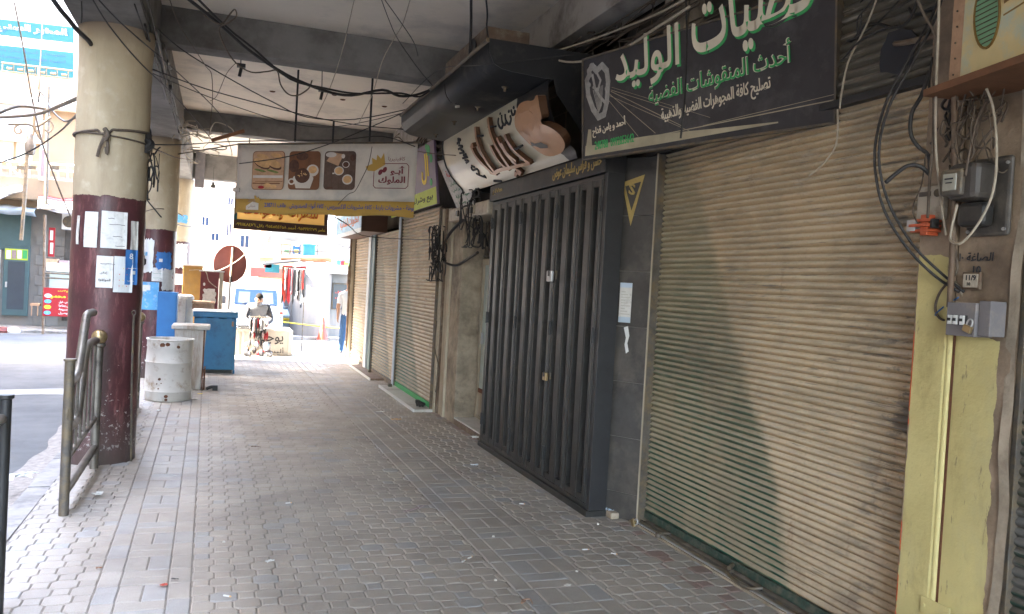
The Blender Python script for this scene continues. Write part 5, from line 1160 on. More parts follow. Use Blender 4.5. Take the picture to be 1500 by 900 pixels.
for (px, py, r) in ((233, 556, .018), (228, 563, .010), (236, 562, .008), (231, 570, .010), (243, 581, .022), (243, 586, .018), (262, 509, .02), (238, 506, .03), (246, 505, .025)):
    q = at(px, py, Y=11.32); d = Vector((q.x+.56, q.y-11.6, 0)); d = d.normalized()*(R0+.004); b = MB(); b.lathe([(0, 0), (r*.8, .001), (r, 0)], (0, 0, 0), 7)
    Rm = Vector((0, 0, 1)).rotation_difference(d.normalized()).to_matrix(); b.v = [tuple(Rm@Vector((x*1.2, y, z))+Vector((-.56+d.x, 11.6+d.y, q.z))) for x, y, z in b.v]; b.build('rust_spot', 'rust', t)
t = thing('bin', 'tall tapered off white bin with thick flat lid behind the white drum', 'bin', (-.30, 12.7, 0))
b = MB(); P = [(-.56, 12.5), (-.14, 12.5), (-.14, 12.95), (-.56, 12.95)]; Q = [(-.52, 12.55), (-.19, 12.55), (-.19, 12.9), (-.52, 12.9)]
b.add([(x, y, 0) for x, y in Q]+[(x, y, .86) for x, y in P], [(3, 2, 1, 0), (4, 5, 6, 7), (0, 1, 5, 4), (1, 2, 6, 5), (2, 3, 7, 6), (3, 0, 4, 7)]); b.build('body', 'white_bin', t, bevel=.01)
b = MB(); b.box((-.60, 12.45, .865), (-.09, 13.0, .925)); b.build('lid', 'white_bin', t, bevel=.012)
b = MB(); b.box((-.175, 12.50, .02), (-.155, 12.52, .86)); b.box((-.15, 12.52, 0), (-.13, 12.9, .3)); b.build('edge_strip', 'rust', t)
b = MB(); b.tube([(-.10, 12.5, .02), (-.03, 12.48, .05), (.03, 12.5, .03)], .025, 6); b.box((-.02, 12.45, .0), (.05, 12.55, .07)); tag(b.build('foot_scrap', 'cable_black'), 'small black scrap on the pavement beside the tall bin', 'scrap')
t = thing('blue_chest', 'blue metal storage chest with sunlit lid top painted pale standing at the end of the pavement', 'chest', (.03, 15.0, 0))
b = MB(); b.box((-.36, 14.6, .06), (.31, 15.35, .93)); b.build('body', 'blue_paint', t, bevel=.008)
b = MB(); b.box((-.38, 14.56, .94), (.33, 15.4, 1.03)); b.build('lid', 'blue_paint', t, bevel=.01)
b = MB(); b.box((-.39, 14.55, 1.031), (.34, 15.41, 1.045)); b.build('lid_sun_sheet', 'pale_top', t)  # sun on the lid is put in as a pale sheet
b = MB(); b.box((-.33, 14.66, 0), (.27, 15.3, .059)); b.build('plinth', 'black_metal', t)
for k in range(3): b = MB(); b.box((-.25+.2*k, 14.578, .925), (-.17+.2*k, 14.6, .955)); b.build('hinge', 'blue_bright', t)
b = MB(); b.box((.235, 14.57, .80), (.265, 14.60, .88)); b.build('hasp', 'copper_face', t); b = MB(); b.box((-.02, 14.585, .84), (.01, 14.6, .87)); b.build('bolt', 'blue_paint', t)
b = MB(); b.box((.285, 14.585, 0), (.315, 14.62, .06)); b.build('leg', 'blue_paint', t)
b = MB(); b.box((-.84, 13.25, .0), (-.58, 13.29, 1.30)); b.box((-.84, 13.29, 0), (-.80, 13.6, 1.30)); b.box((-.62, 13.29, 0), (-.58, 13.6, 1.30)); b.build
t = thing('blue_locker', 'bright blue upright metal locker between the second column and the tall bin', 'locker', (-.7, 13.4, 0))
b = MB(); b.box((-.845, 13.22, 0), (-.575, 13.6, 1.36)); b.build('body', 'blue_bright', t, bevel=.006)
b = MB(); b.box((-.83, 13.212, .03), (-.59, 13.219, 1.33)); b.build('door', 'blue_bright', t, bevel=.003)
t = thing('white_tank', 'white ribbed cylinder tank behind the blue locker', 'tank', (-.55, 15.7, 0))
b = MB(); b.lathe([(0, 0), (.19, 0), (.19, .45), (.196, .46), (.19, .47), (.19, 1.18), (.198, 1.19), (.19, 1.24), (.15, 1.27), (0, 1.27)], (-.60, 15.8, 0), 24); b.build('shell', 'white_drum', t, smooth=True)
b = MB(); b.tube([(-.53, 15.60, .02), (-.53, 15.60, 1.2)], .012, 6, smooth=False); b.build('seam', 'galv', t)
t = thing('wooden_stool', 'worn wooden stool table standing behind the blue chest', 'stool', (-.3, 15.95, 0))
b = MB(); b.box((-.56, 15.7, 1.12), (-.05, 16.2, 1.16)); b.build('top', 'wood_box', t, bevel=.008)
b = MB(); b.box((-.54, 15.72, 1.02), (-.07, 15.75, 1.115)); b.build('rail', 'wood', t); 
for (x, y, dx) in ((-.53, 15.73, -.06), (-.09, 15.73, .05), (-.53, 16.16, -.06), (-.09, 16.16, .05)): b = MB(); b.tube([(x, y, 1.11), (x+dx, y, 0)], .028, 4, smooth=False); b.build('leg', 'wood_box', t)
t = thing('maroon_cabinet', 'maroon metal cabinet with torn white poster behind the blue chest', 'cabinet', (-.1, 16.9, 0))
b = MB(); b.box((-.33, 16.5, 0), (.0, 17.1, 1.70)); b.build('body', 'maroon', t, bevel=.006)
b = MB(); b.box((-.36, 16.45, 1.702), (.09, 17.15, 1.725)); b.build('top', 'pale_top', t); b = MB(); b.box((.005, 16.5, 0), (.075, 17.1, 1.70)); b.build('side_strip', 'cream', t)
b = MB(); rn = random.Random(3); mp = Panel((-.29, 16.495, 1.10), (1, 0, 0), (0, 0, 1)); P = []
for k in range(28):
    a = 2*PI*k/28; r_ = 1/max(abs(math.cos(a)), abs(math.sin(a))); rr = 1-rn.random()*.35*(k % 3 == 0); P.append((.13+.12*math.cos(a)*r_*rr, .14+.14*math.sin(a)*r_*rr))
mp.shape(b, P, 0, .002); b.build('poster', 'paper', t); b = MB(); mp.ell(b, .03, .36, .02, .03, 0, .002); b.build('sticker', 'white', t)
t = thing('ochre_cabinet', 'ochre yellow cabinet standing between the third column and the maroon cabinet', 'cabinet', (-.5, 18.3, 0))
b = MB(); b.box((-.70, 18, 0), (-.33, 18.6, 1.80)); b.build('body', 'ochre', t, bevel=.006); b = MB(); b.box((-.72, 17.95, 1.802), (-.28, 18.65, 1.83)); b.build('top', 'white', t)
t = thing('round_sign', 'large round dark red sign seen from behind on a striped pole', 'sign', (.27, 17.4, 0))
q = at(337, 387, Y=17.4); b = MB(); b.lathe([(0, -.008), (.338, -.008), (.345, 0), (.338, .008), (0, .008)], (q.x, 17.42, q.z), 40, axis=1); b.v = [(q.x+(x-q.x)*.92, y, z+(z-q.z)*.10) for x, y, z in b.v]; b.build('disc', 'disc_red', t, smooth=True)
b = MB(); b.tube([at(341, 363, Y=17.38), at(338, 405, Y=17.38)], .018, 8, smooth=False); b.build('upper_pole', 'cream', t); b = MB(); b.tube([at(338, 405, Y=17.38), (at(333, 470, Y=17.38).x, 17.38, 0)], .022, 8, smooth=False); b.build('pole', 'black_metal', t)
for k, (a, c) in enumerate((((318, 400), (330, 388)), ((320, 402), (362, 372)), ((318, 392), (341, 370)), ((330, 410), (341, 366)))):
    pass

# concrete barrier with graffiti
bar = thing('concrete_barrier', 'white concrete barrier with black Arabic graffiti behind which a man sits', 'barrier', (.9, 18.2, 0))
b = MB(); b.box((-.1, 18.0, -.05), (1.50, 18.55, .575)); b.build('block', 'plaster', bar, bevel=.02)
b = MB(); b.box((-.1, 17.97, .50), (1.53, 18.0, .55)); b.box((1.44, 17.97, -.04), (1.53, 18.0, .50)); b.box((.42, 17.97, -.04), (.46, 18.0, .50)); b.box((.50, 17.97, -.04), (.56, 18.0, .50)); b.build('raised_border', 'plaster', bar, bevel=.006)
brp = Panel((.62, 17.995, 0), (1, 0, 0), (0, 0, 1)); b = MB(); brp.text(b, '\u064a\u0648\u062c\u062f', .26, .24, w=.46, h=.20, n0=.002, bold=.01); brp.text(b, '\u0623\u0644\u0628\u0633\u0629', .34, .03, w=.40, h=.15, n0=.002, bold=.0); b.build('graffiti', 'shirt_dark', bar)

# ================================================================== PEOPLE
def person(name, label, J, radii, edges, fingers, zones, root=0, hair=None):
    """one continuous skinned body. J joints, edges, zones(co)->material index"""
    me = bpy.data.meshes.new('body_base'); me.from_pydata([tuple(j) for j in J], edges, []); o = bpy.data.objects.new('body_base', me); COL.objects.link(o)
    sk = o.modifiers.new('skin', 'SKIN'); sk.use_smooth_shade = True
    for i, v in enumerate(me.skin_vertices[0].data): v.radius = tuple(q*(1.28 if q > .03 else 1.05) for q in radii[i]); v.use_root = (i == root)
    sb = o.modifiers.new('sub', 'SUBSURF'); sb.levels = 2; sb.render_levels = 2
    bpy.context.view_layer.update(); ev = o.evaluated_get(bpy.context.evaluated_depsgraph_get()); m2 = bpy.data.meshes.new_from_object(ev)
    bpy.data.objects.remove(o)
    m2.materials.clear()
    for m in zones[0]: m2.materials.append(M[m])
    for p in m2.polygons: p.material_index = zones[1](p.center); p.use_smooth = True
    t = thing(name, label, 'person', (J[root][0], J[root][1], gz(J[root][1]) if J[root][1] > 19 else 0)); body = bpy.data.objects.new('body', m2); COL.objects.link(body); put(body, t)
    return t
def add_hand(J, Rr, E, wrist, palm, d, side, s=1.0):
    """palm and five fingers continuing from joint index wrist; d = finger direction, side = thumb side"""
    d = Vector(d).normalized(); side = Vector(side).normalized(); up = d.cross(side); ip = len(J); J.append(Vector(J[wrist])+d*.075*s); Rr.append((.030*s, .016*s)); E.append((wrist, ip))
    for k in range(4):
        off = side*(.027-.018*k)*s; L = (.068, .076, .070, .055)[k]*s; a = len(J)
        J.append(J[ip]+off+d*.018*s); J.append(J[ip]+off+d*(.018+L*.5)-up*.006*s); J.append(J[ip]+off*1.05+d*(L*.92)-up*.028*s); Rr.extend([(.0095*s,)*2, (.0085*s,)*2, (.007*s,)*2]); E.extend([(ip, a), (a, a+1), (a+1, a+2)])
    a = len(J); J.append(Vector(J[wrist])+d*.035*s+side*.032*s); J.append(J[a]+d*.03*s+side*.018*s-up*.01*s); Rr.extend([(.012*s,)*2, (.009*s,)*2]); E.extend([(wrist, a), (a, a+1)])
def face_parts(t, c, fwd, s=1.0, m_hair='hair', cap=.0):
    """eyes, nose, ears, hair as children set on the head whose centre is c"""
    c = Vector(c); f = Vector(fwd).normalized(); up = Vector((0, 0, 1)); rt = f.cross(up).normalized(); up = rt.cross(f)
    def blob(name, p, r, m, sc=(1, 1, 1), n=12):
        b = MB(); b.lathe([(math.sin(PI*k/8), -math.cos(PI*k/8)) for k in range(9)], (0, 0, 0), n)
        b.v = [tuple(p+rt*(v[0]*r*sc[0])+f*(v[1]*r*sc[1])+up*(v[2]*r*sc[2])) for v in b.v]; b.build(name, m, t, smooth='all')
    blob('nose', c+f*.105*s-up*.012*s, .017*s, 'skin', (.8, 1.2, 1.3)); blob('mouth', c+f*.093*s-up*.055*s, .022*s, 'disc_red', (1, .3, .25))
    for q in (-1, 1):
        blob('eye', c+f*.092*s+rt*.032*s*q+up*.018*s, .010*s, 'ink', (1.2, .5, .7)); blob('eyebrow', c+f*.096*s+rt*.034*s*q+up*.038*s, .016*s, m_hair, (1.3, .4, .3)); blob('ear', c+rt*.082*s*q-up*.0*s, .026*s, 'skin', (.35, .7, 1.1))
    b = MB(); b.lathe([(math.sin(PI*k/12)*(1+.03*math.sin(k*5)), -math.cos(PI*k/12)) for k in range(13)], (0, 0, 0), 20)
    vs = []
    for v in b.v:
        w = Vector(v); x, y, z = w.x, w.y, w.z      # keep the face free
        k = 1.0 if (z > .42 or y < .15) else .86
        if z < -.35: k = .80
        vs.append(tuple(c+rt*x*.088*s*k+f*(y*.108*s*k-.008*s)+up*(z*.118*s*k+.020*s)))
    b.v = vs; b.build('hair', m_hair, t, smooth='all')
# seated vendor behind the barrier, head bowed over his goods
HX, HY = .86, 19.05; hz = at(380, 434, Y=HY).z-.10
J = [Vector(p) for p in ((HX, HY+.28, .42), (HX, HY+.24, .62), (HX, HY+.14, .82), (HX, HY+.08, .96), (HX, HY+.03, 1.03), (HX, HY-.02, hz-.05), (HX, HY-.04, hz+.02), (HX, HY-.03, hz+.09),
     (HX-.20, HY+.10, .97), (HX-.28, HY-.02, .70), (HX-.15, HY-.28, .60), (HX+.20, HY+.10, .97), (HX+.28, HY-.02, .70), (HX+.15, HY-.28, .60),
     (HX-.11, HY+.22, .42), (HX-.17, HY-.22, .46), (HX-.17, HY-.26, .08), (HX-.18, HY-.36, .03), (HX+.11, HY+.22, .42), (HX+.17, HY-.22, .46), (HX+.17, HY-.26, .08), (HX+.18, HY-.36, .03))]
Rr = [(.14, .12), (.135, .11), (.17, .12), (.13, .09), (.055, .055), (.062, .066), (.082, .094), (.07, .08), (.075, .07), (.050, .05), (.030, .028), (.075, .07), (.05, .05), (.03, .028),
      (.095, .09), (.07, .065), (.045, .045), (.04, .035), (.095, .09), (.07, .065), (.045, .045), (.04, .035)]
E_ = [(0, 1), (1, 2), (2, 3), (3, 4), (4, 5), (5, 6), (6, 7), (3, 8), (8, 9), (9, 10), (3, 11), (11, 12), (12, 13), (0, 14), (14, 15), (15, 16), (16, 17), (0, 18), (18, 19), (19, 20), (20, 21)]
add_hand(J, Rr, E_, 10, None, (.5, -.8, -.1), (.3, .2, .9)); add_hand(J, Rr, E_, 13, None, (-.5, -.8, -.1), (-.3, .2, .9))
def z1(c):
    if c.z > 1.085 and abs(c.x-HX) < .14: return 0
    if c.y < HY-.30 and c.z > .5: return 0
    if c.z < .09: return 3
    if c.z < .52 and not (abs(c.x-HX) > .2 and c.z > .5): return 2
    if abs(c.x-HX) > .185: return 1
    return 4
v1 = person('person', 'man in grey shirt with dark sleeves sitting behind the barrier with his head bowed', J, Rr, E_, None, (['skin', 'shirt_dark', 'jeans', 'black_metal', 'shirt_grey'], z1))
face_parts(v1, (HX, HY-.045, hz+.035), (0, -1, -.45))
t = thing('vendor_seat', 'low seat under the seated man behind the barrier', 'seat', (HX, HY+.3, 0)); b = MB(); b.box((HX-.2, HY+.1, .28), (HX+.2, HY+.5, .33)); b.build('seat', 'wood', t, bevel=.01)
for sx in (-1, 1):
    for sy in (.13, .47): b = MB(); b.box((HX+sx*.17-.02, HY+sy-.02, 0), (HX+sx*.17+.02, HY+sy+.02, .28)); b.build('leg', 'wood', t)
# man at the corner, seen only in part
GXm, GYm = 2.93, 19.6; g0 = -.12
J = [Vector(p) for p in ((GXm, GYm, .80), (GXm, GYm, 1.0), (GXm, GYm+.02, 1.22), (GXm, GYm+.02, 1.36), (GXm, GYm-.0, 1.45), (GXm, GYm-.02, 1.53), (GXm, GYm-.02, 1.60), (GXm, GYm-.01, 1.67),
     (GXm-.19, GYm+.02, 1.32), (GXm-.24, GYm+.02, 1.05), (GXm-.26, GYm-.08, .82), (GXm+.19, GYm+.02, 1.32), (GXm+.24, GYm+.05, 1.05), (GXm+.25, GYm-.02, .80),
     (GXm-.10, GYm, .74), (GXm-.13, GYm-.05, .37), (GXm-.15, GYm+.03, -.03), (GXm-.19, GYm-.12, -.075), (GXm+.10, GYm, .74), (GXm+.12, GYm+.08, .37), (GXm+.12, GYm+.22, -.03), (GXm+.13, GYm+.07, -.075))]
E_ = E_[:21]; add = []
Rr = Rr[:22]; Rr[17] = (.045, .03); Rr[21] = (.045, .03)
add_hand(J, Rr, E_, 10, None, (-.05, -.1, -1), (.1, -1, 0)); add_hand(J, Rr, E_, 13, None, (.05, -.1, -1), (.1, -1, 0))
def z2(c):
    if c.z > 1.42 and abs(c.x-GXm) < .13: return 0
    if abs(c.x-GXm) > .215 and c.z < 1.12 and c.z > .5: return 0
    if c.z < .0: return 2
    return 3 if c.z < .86 else 1
v2 = person('person', 'man in white shirt and blue jeans half hidden behind the corner post', J, Rr, E_, None, (['skin', 'shirt_white', 'shirt_dark', 'jeans'], z2))
face_parts(v2, (GXm, GYm-.02, 1.61), (-.3, -1, 0))

# goods: hanging rack, basket pile, tall rack of clothes
def dangles(name, label, cat, base, n, w, h, cols, group=None, bar=True, loc=None, wide=.03):
    t = thing(name, label, cat, loc or tuple(base)); rn = random.Random(hash(name+label[:9]) & 0xffff); base = Vector(base)
    for k in range(n):
        x = -w/2+w*(k+.5)/n+rn.uniform(-.02, .02); L = h*rn.uniform(.55, 1.0); y = rn.uniform(-.05, .05); b = MB(); ww = wide*rn.uniform(.7, 1.5)
        pr_f = [(0, 0), (ww*.5, -.03), (ww, -L*.3), (ww*.7, -L*.6), (ww*.95, -L*.9), (0, -L)]
        b.lathe([(max(r, .001)*.5, z) for r, z in pr_f], tuple(base+Vector((x, y, 0))), 7); b.build('hanging_item', cols[rn.randrange(len(cols))], t, smooth=True)
    if bar: b = MB(); b.tube([base+Vector((-w/2-.03, 0, .01)), base+Vector((w/2+.03, 0, .01))], .012, 6, smooth=False); b.build('rod', 'iron', t)
    return t
cols = ['shirt_dark', 'red', 'black_metal', 'shirt_dark', 'paper_blue', 'white', 'shirt_grey', 'cable_black', 'mauve']
g1 = dangles('goods_rack', 'small stand hung with black and red pouches in front of the seated man', 'display stand', (.83, 17.90, .80), 12, .38, .36, cols, wide=.075)
b = MB(); b.tube([(.83, 17.93, 0), (.83, 17.93, .86)], .012, 6, smooth=False); b.build('pole', 'iron', g1)
b = MB(); b.tube([(.60, 17.9, .02), (.83, 17.9, .25), (1.06, 17.9, .02)], .012, 6, smooth=False); b.build('foot', 'iron', g1)
for (z, n) in ((.52, 9), (.34, 7)):
    rn = random.Random(n)
    for k in range(n): b = MB(); x = .66+.34*k/(n-1); L = .22*rn.uniform(.6, 1); b.lathe([(.004, z), (.022, z-.05), (.028, z-.6*L), (.003, z-L)], (x, 17.9+rn.uniform(-.03, .03), 0), 7); b.build('hanging_item', cols[rn.randrange(9)], g1, smooth=True)
b = MB(); b.tube([(.42, 17.95, .60), (.72, 17.95, .60)], .02, 4, smooth=False); b.build('arm', 'black_metal', g1)
gp = thing('goods_pile', 'pile of small dark bags on the ground below the hanging pouches', 'goods', (.8, 17.6, 0)); rn = random.Random(5)
for k in range(16):
    b = MB(); x, y, r = .58+.5*rn.random(), 17.55+.25*rn.random(), .03+.035*rn.random(); zz = .03+.2*rn.random()*(k > 5)
    b.lathe([(r*math.sin(PI*j/6)*(1+.2*rn.random()), zz-r*1.5*math.cos(PI*j/6)) for j in range(7)], (x, y, .03), 5); b.build('bag', ['shirt_dark', 'cable_black', 'shirt_grey', 'box_grey', 'shirt_dark', 'red', 'shirt_grey', 'sign_sky', 'cable_black', 'wood'][k % 10], gp, smooth=True)
g2 = dangles('scarf_rack', 'hanging row of red, black and white straps on red hangers beside the parked van', 'display rack', tuple(at(431, 393, Y=21.5)), 26, .56, .95, ['shirt_dark', 'white', 'red', 'shirt_dark', 'white', 'cone', 'shirt_grey', 'cable_black', 'white', 'tail_red'], wide=.06)
q = at(431, 393, Y=21.5)
for dx in (-.16, .16): b = MB(); b.box((q.x+dx-.12, q.y-.03, q.z+.02), (q.x+dx+.12, q.y+.03, q.z+.05)); b.build('hanger', 'red', g2, bevel=.005)
b = MB(); b.tube([(q.x+.28, q.y, q.z+.02), (q.x+.28, q.y, gz(21.5))], .014, 6, smooth=False); b.tube([(q.x-.28, q.y, q.z+.02), (q.x-.28, q.y, gz(21.5))], .014, 6, smooth=False); b.build('stand', 'iron', g2)

# traffic cone
Yc = 26.0; q = at(472, 499, Z=gz(Yc)); t = thing('traffic_cone', 'faded orange traffic cone in front of the white kiosk', 'cone', tuple(q)); s = 1.0
b = MB(); b.box((q.x-.21, q.y-.21, q.z), (q.x+.21, q.y+.21, q.z+.03)); b.build('base', 'shirt_dark', t, bevel=.01)
for a, c, m in ((.03, .28, 'cone'), (.28, .36, 'disc_red'), (.36, .52, 'cone'), (.52, .58, 'disc_red'), (.58, .72, 'cone')):
    r = lambda z: .155-.17*z+(.0 if z > .03 else .02); b = MB(); b.lathe([(r(a), a), (r(c), c)]+([(0, c+.0)] if c > .7 else []), tuple(q), 20); b.build('cone_body', m, t, smooth=True)

# ================================================================== VEHICLES
def vehicle(name, label, cat, cx, y0, W_, L_, H_, paint, sideprof, wheels, z0, glass='glass_blue', front=True):
    """extruded side profile with tumblehome; front faces the camera at y0"""
    t = thing(name, label, cat, (cx, y0+L_/2, z0)); b = MB(); n = len(sideprof)
    vs = []
    for s in (-1, 1):
        for (y, z) in sideprof: k = 1-.13*max(0, (z/H_-.5))**1.0; vs.append((cx+s*W_/2*k, y0+y, z0+z))
    fs = [tuple(range(n)), tuple(reversed(range(n, 2*n)))]+[((i+1) % n, i, n+i, n+(i+1) % n) for i in range(n)]
    b.add(vs, fs); b.build('body', paint, t, smooth=True, bevel=.05)
    for (wy, r) in wheels:
        for s in (-1, 1):
            x = cx+s*(W_/2-.09); b = MB(); b.lathe([(r*.6, -.09), (r, -.075), (r, .075), (r*.6, .09)], (x, y0+wy, z0+r), 22, axis=0); w = b.build('wheel', 'rubber', t, smooth=True)
            b = MB(); b.lathe([(0, -.07), (r*.6, -.085), (r*.62, 0), (r*.6, .085), (0, .07)], (x, y0+wy, z0+r), 18, axis=0); b.build('rim', 'galv', w, smooth=True)
    return t
vy = 26.0; vz = gz(27); a = at(345.7, 440, Y=vy); c = at(400, 440, Y=vy); vcx = (at(340, 440, Y=vy).x+at(408, 440, Y=vy).x)/2+.02; VW = 1.62
van = vehicle('parked_van', 'white van facing the pavement, parked behind the seated man', 'van', vcx, vy, VW, 3.9, 1.86, 'van_white',
    [(.02, .28), (0, .62), (.10, .98), (.42, 1.62), (.60, 1.80), (1.0, 1.86), (3.5, 1.84), (3.85, 1.6), (3.88, .9), (3.85, .28)], [(.75, .29), (3.05, .29)], vz)
def vquad(n_, m, u0, v0, u1, v1, off=.012, d=.012):      # plate on the sloping windscreen plane
    A = Vector((vcx, vy+.10, vz+.98)); B = Vector((vcx, vy+.42, vz+1.62)); V = (B-A).normalized(); U = Vector((1, 0, 0)); N = U.cross(V).normalized(); b = MB()
    k = 1-.10*v1; b.poly([A+U*u0+V*v0+N*off, A+U*u1+V*v0+N*off, A+U*u1*k+V*v1+N*off, A+U*u0*k+V*v1+N*off], N, d); return b.build(n_, m, van, bevel=.004)
vquad('windscreen', 'glass_blue', -.64, .08, .64, .60); vquad('seat_back', 'glass_dark', -.52, .12, -.18, .50, .025, .002); vquad('seat_back', 'glass_dark', .18, .12, .52, .50, .025, .002)
for s in (-1, 1):
    b = MB(); b.box((vcx+s*.68-.13, vy-.02, vz+.60), (vcx+s*.68+.11, vy+.06, vz+.78)); b.build('headlight', 'pale_top', van, bevel=.03)
    b = MB(); b.box((vcx+s*.76-.07, vy+.015, vz+.79), (vcx+s*.76+.04, vy+.08, vz+.88)); b.build('indicator', 'cone', van, bevel=.02)
    b = MB(); b.box((vcx+s*.93-.07, vy+.38, vz+1.05), (vcx+s*.93+.07, vy+.45, vz+1.28)); b.build('mirror', 'shirt_dark', van, bevel=.02)
b = MB(); b.box((vcx-.80, vy-.09, vz+.27), (vcx+.80, vy+.04, vz+.48)); b.build('bumper', 'shirt_grey', van, bevel=.03)
b = MB(); b.box((vcx-.42, vy-.005, vz+.62), (vcx+.42, vy+.02, vz+.70)); b.build('grille', 'shirt_grey', van, bevel=.01)
b = MB(); b.box((vcx-.2, vy-.105, vz+.31), (vcx+.2, vy-.092, vz+.42)); b.build('number_plate', 'white', van)
b = MB(); b.tube([(vcx-.4, vy+.11, vz+1.08), (vcx-.05, vy+.2, vz+1.2)], .008, 5, smooth=False); b.tube([(vcx+.1, vy+.11, vz+1.08), (vcx+.45, vy+.2, vz+1.2)], .008, 5, smooth=False); b.build('wiper', 'rubber', van)
q = at(420, 470, Y=28.5)
car = vehicle('parked_car', 'pale blue car with yellow strip mostly hidden behind the hanging straps', 'car', q.x, 28.5, 1.5, 3.8, 1.4, 'car_blue', [(.0, .25), (0, .7), (.9, .85), (1.35, 1.35), (2.8, 1.38), (3.5, .9), (3.8, .8), (3.8, .25)], [(.7, .3), (3.1, .3)], gz(29))
b = MB(); z_ = gz(29); b.poly([(q.x-.6, 28.5+.93, z_+.90), (q.x+.6, 28.5+.93, z_+.90), (q.x+.54, 28.5+1.32, z_+1.31), (q.x-.54, 28.5+1.32, z_+1.31)], (0, -.7, .5), .02); b.build('windscreen', 'glass_dark', car)
b = MB(); b.box((q.x-.7, 28.47, z_+.52), (q.x+.7, 28.5, z_+.60)); b.build('yellow_strip', 'yellow_ink', car)
for s in (-1, 1): b = MB(); b.box((q.x+s*.6-.13, 28.46, z_+.62), (q.x+s*.6+.1, 28.52, z_+.74)); b.build('headlight', 'white', car, bevel=.02)

# ================================================================== KIOSK AND THE FAR SIDE OF THE STREET
KY = 27.0; K = lambda x, y, Y=KY: at(x, y, Y=Y); kz = gz(KY)
ks = thing('kiosk', 'stained white masonry kiosk with a dark shop window behind the traffic cone', 'kiosk', (K(470, 480).x, KY+1, kz))
x0, x1 = K(428, 480).x, K(530, 480).x; top = K(470, 391).z; xs = K(482, 450).x
b = MB(); b.lathe([(xs-x0-.0, kz-.1), (xs-x0, top), (0, top)], (xs, KY+(xs-x0)*.55, 0), 20, a0=PI, a1=1.5*PI); 
b.v = [(x, KY+(y-KY)*.55, z) for x, y, z in b.v]; 
b.box((xs+.0, KY+.0, kz-.1), (x1, KY+3, top-.12)); b.box((x0+.02, KY+1.0, kz-.1), (xs, KY+3, top-.01)); b.build('wall', 'kiosk', ks, smooth=True)
b = MB(); b.box((K(481, 400).x, KY-.35, K(485, 401).z), (x1, KY+2.9, K(485, 394).z)); b.build('roof_slab', 'white', ks, bevel=.02)
b = MB(); b.box((K(486, 430).x, KY-.02, K(500, 454).z), (K(514, 430).x, KY+.03, K(500, 415).z)); b.build('window_frame', 'iron', ks, bevel=.01)
b = MB(); b.box((K(488, 430).x, KY-.03, K(500, 453).z), (K(513, 430).x, KY-.021, K(500, 417).z)); b.build('pane', 'glass_dark', ks)
b = MB(); kp = Panel((K(490, 430).x, KY-.035, K(500, 440).z), (1, 0, 0), (0, 0, 1)); kp.text(b, '\u0645\u0648\u0628\u0627\u064a\u0644', .02, .22, w=.4, h=.08); kp.text(b, '\u0634\u062d\u0646', .02, .05, w=.3, h=.06); b.build('window_lettering', 'ink_red', ks)
kp = Panel((K(455, 452).x, KY-.02, K(467, 452).z), (1, 0, 0), (0, 0, 1)); w = K(481, 440).x-K(455, 440).x; h = K(467, 420).z-K(467, 452).z
b = MB(); kp.rect(b, 0, 0, w, h, 0, .01); pst = b.build('poster', 'white', ks); b = MB(); kp.rect(b, w*.72, 0, w, h, .011, .002, 0); kp.text(b, '\u0639\u0631\u0636', w*.1, h*.80, w=w*.55, h=h*.14, n0=.012, m=1)
for k in range(5): kp.stroke(b, [(w*(.05+.62*j/8), h*(.08+.05*k+.55*math.sin(PI*(j+.5)/9)**.6)) for j in range(9)], .03, .012, .002, 2 if k % 2 else 1)
b.build('poster_print', ['mauve', 'ink_red', 'paper_sky'], ks)
b = MB(); b.box((K(434, 400).x, KY-.12, K(440, 424).z), (K(446, 400).x, KY+.3, K(440, 419).z)); b.build('ledge', 'tarp', ks, bevel=.01)
b = MB(); b.box((K(440, 430).x, KY+.0-.05, K(440, 451).z), (K(444, 430).x, KY+.3, K(440, 425).z)); b.build('slit_window', 'shirt_dark', ks)
b = MB(); b.tube([K(445, 398, 26.95), K(446, 408, 26.9), K(444, 418, 26.9), K(438, 415, 26.9), K(434, 402, 26.95)], .02, 6); b.tube([K(482, 401, 26.9), K(479, 420, 26.9)], .015, 6, smooth=False); b.tube([K(461, 404, 26.95), K(470, 406, 26.9), K(481, 404, 26.9)], .012, 6); b.build('pipe', 'iron', ks)
b = MB(); b.lathe([(0, 0), (.12, -.01), (.14, .1), (.05, .16)], (K(443, 403).x, KY-.08, K(443, 406).z), 14); b.build('lamp', 'iron', ks, smooth=True)
sw = MB(); sw.box((x0-.8, KY-.55, kz-.2), (x1+3, KY+6, kz+.11)); o = sw.build('far_pavement', 'kerb', bevel=.02); kind(o, 'structure')
b = MB(); b.tube([(x0-.5, KY-.3, kz+.55), (xs, KY-.35, kz+.42), (x1, KY-.3, kz+.40)], .02, 6); tag(b.build('barrier_tape', 'yellow_ink'), 'faded yellow tape stretched along the foot of the white kiosk', 'tape')
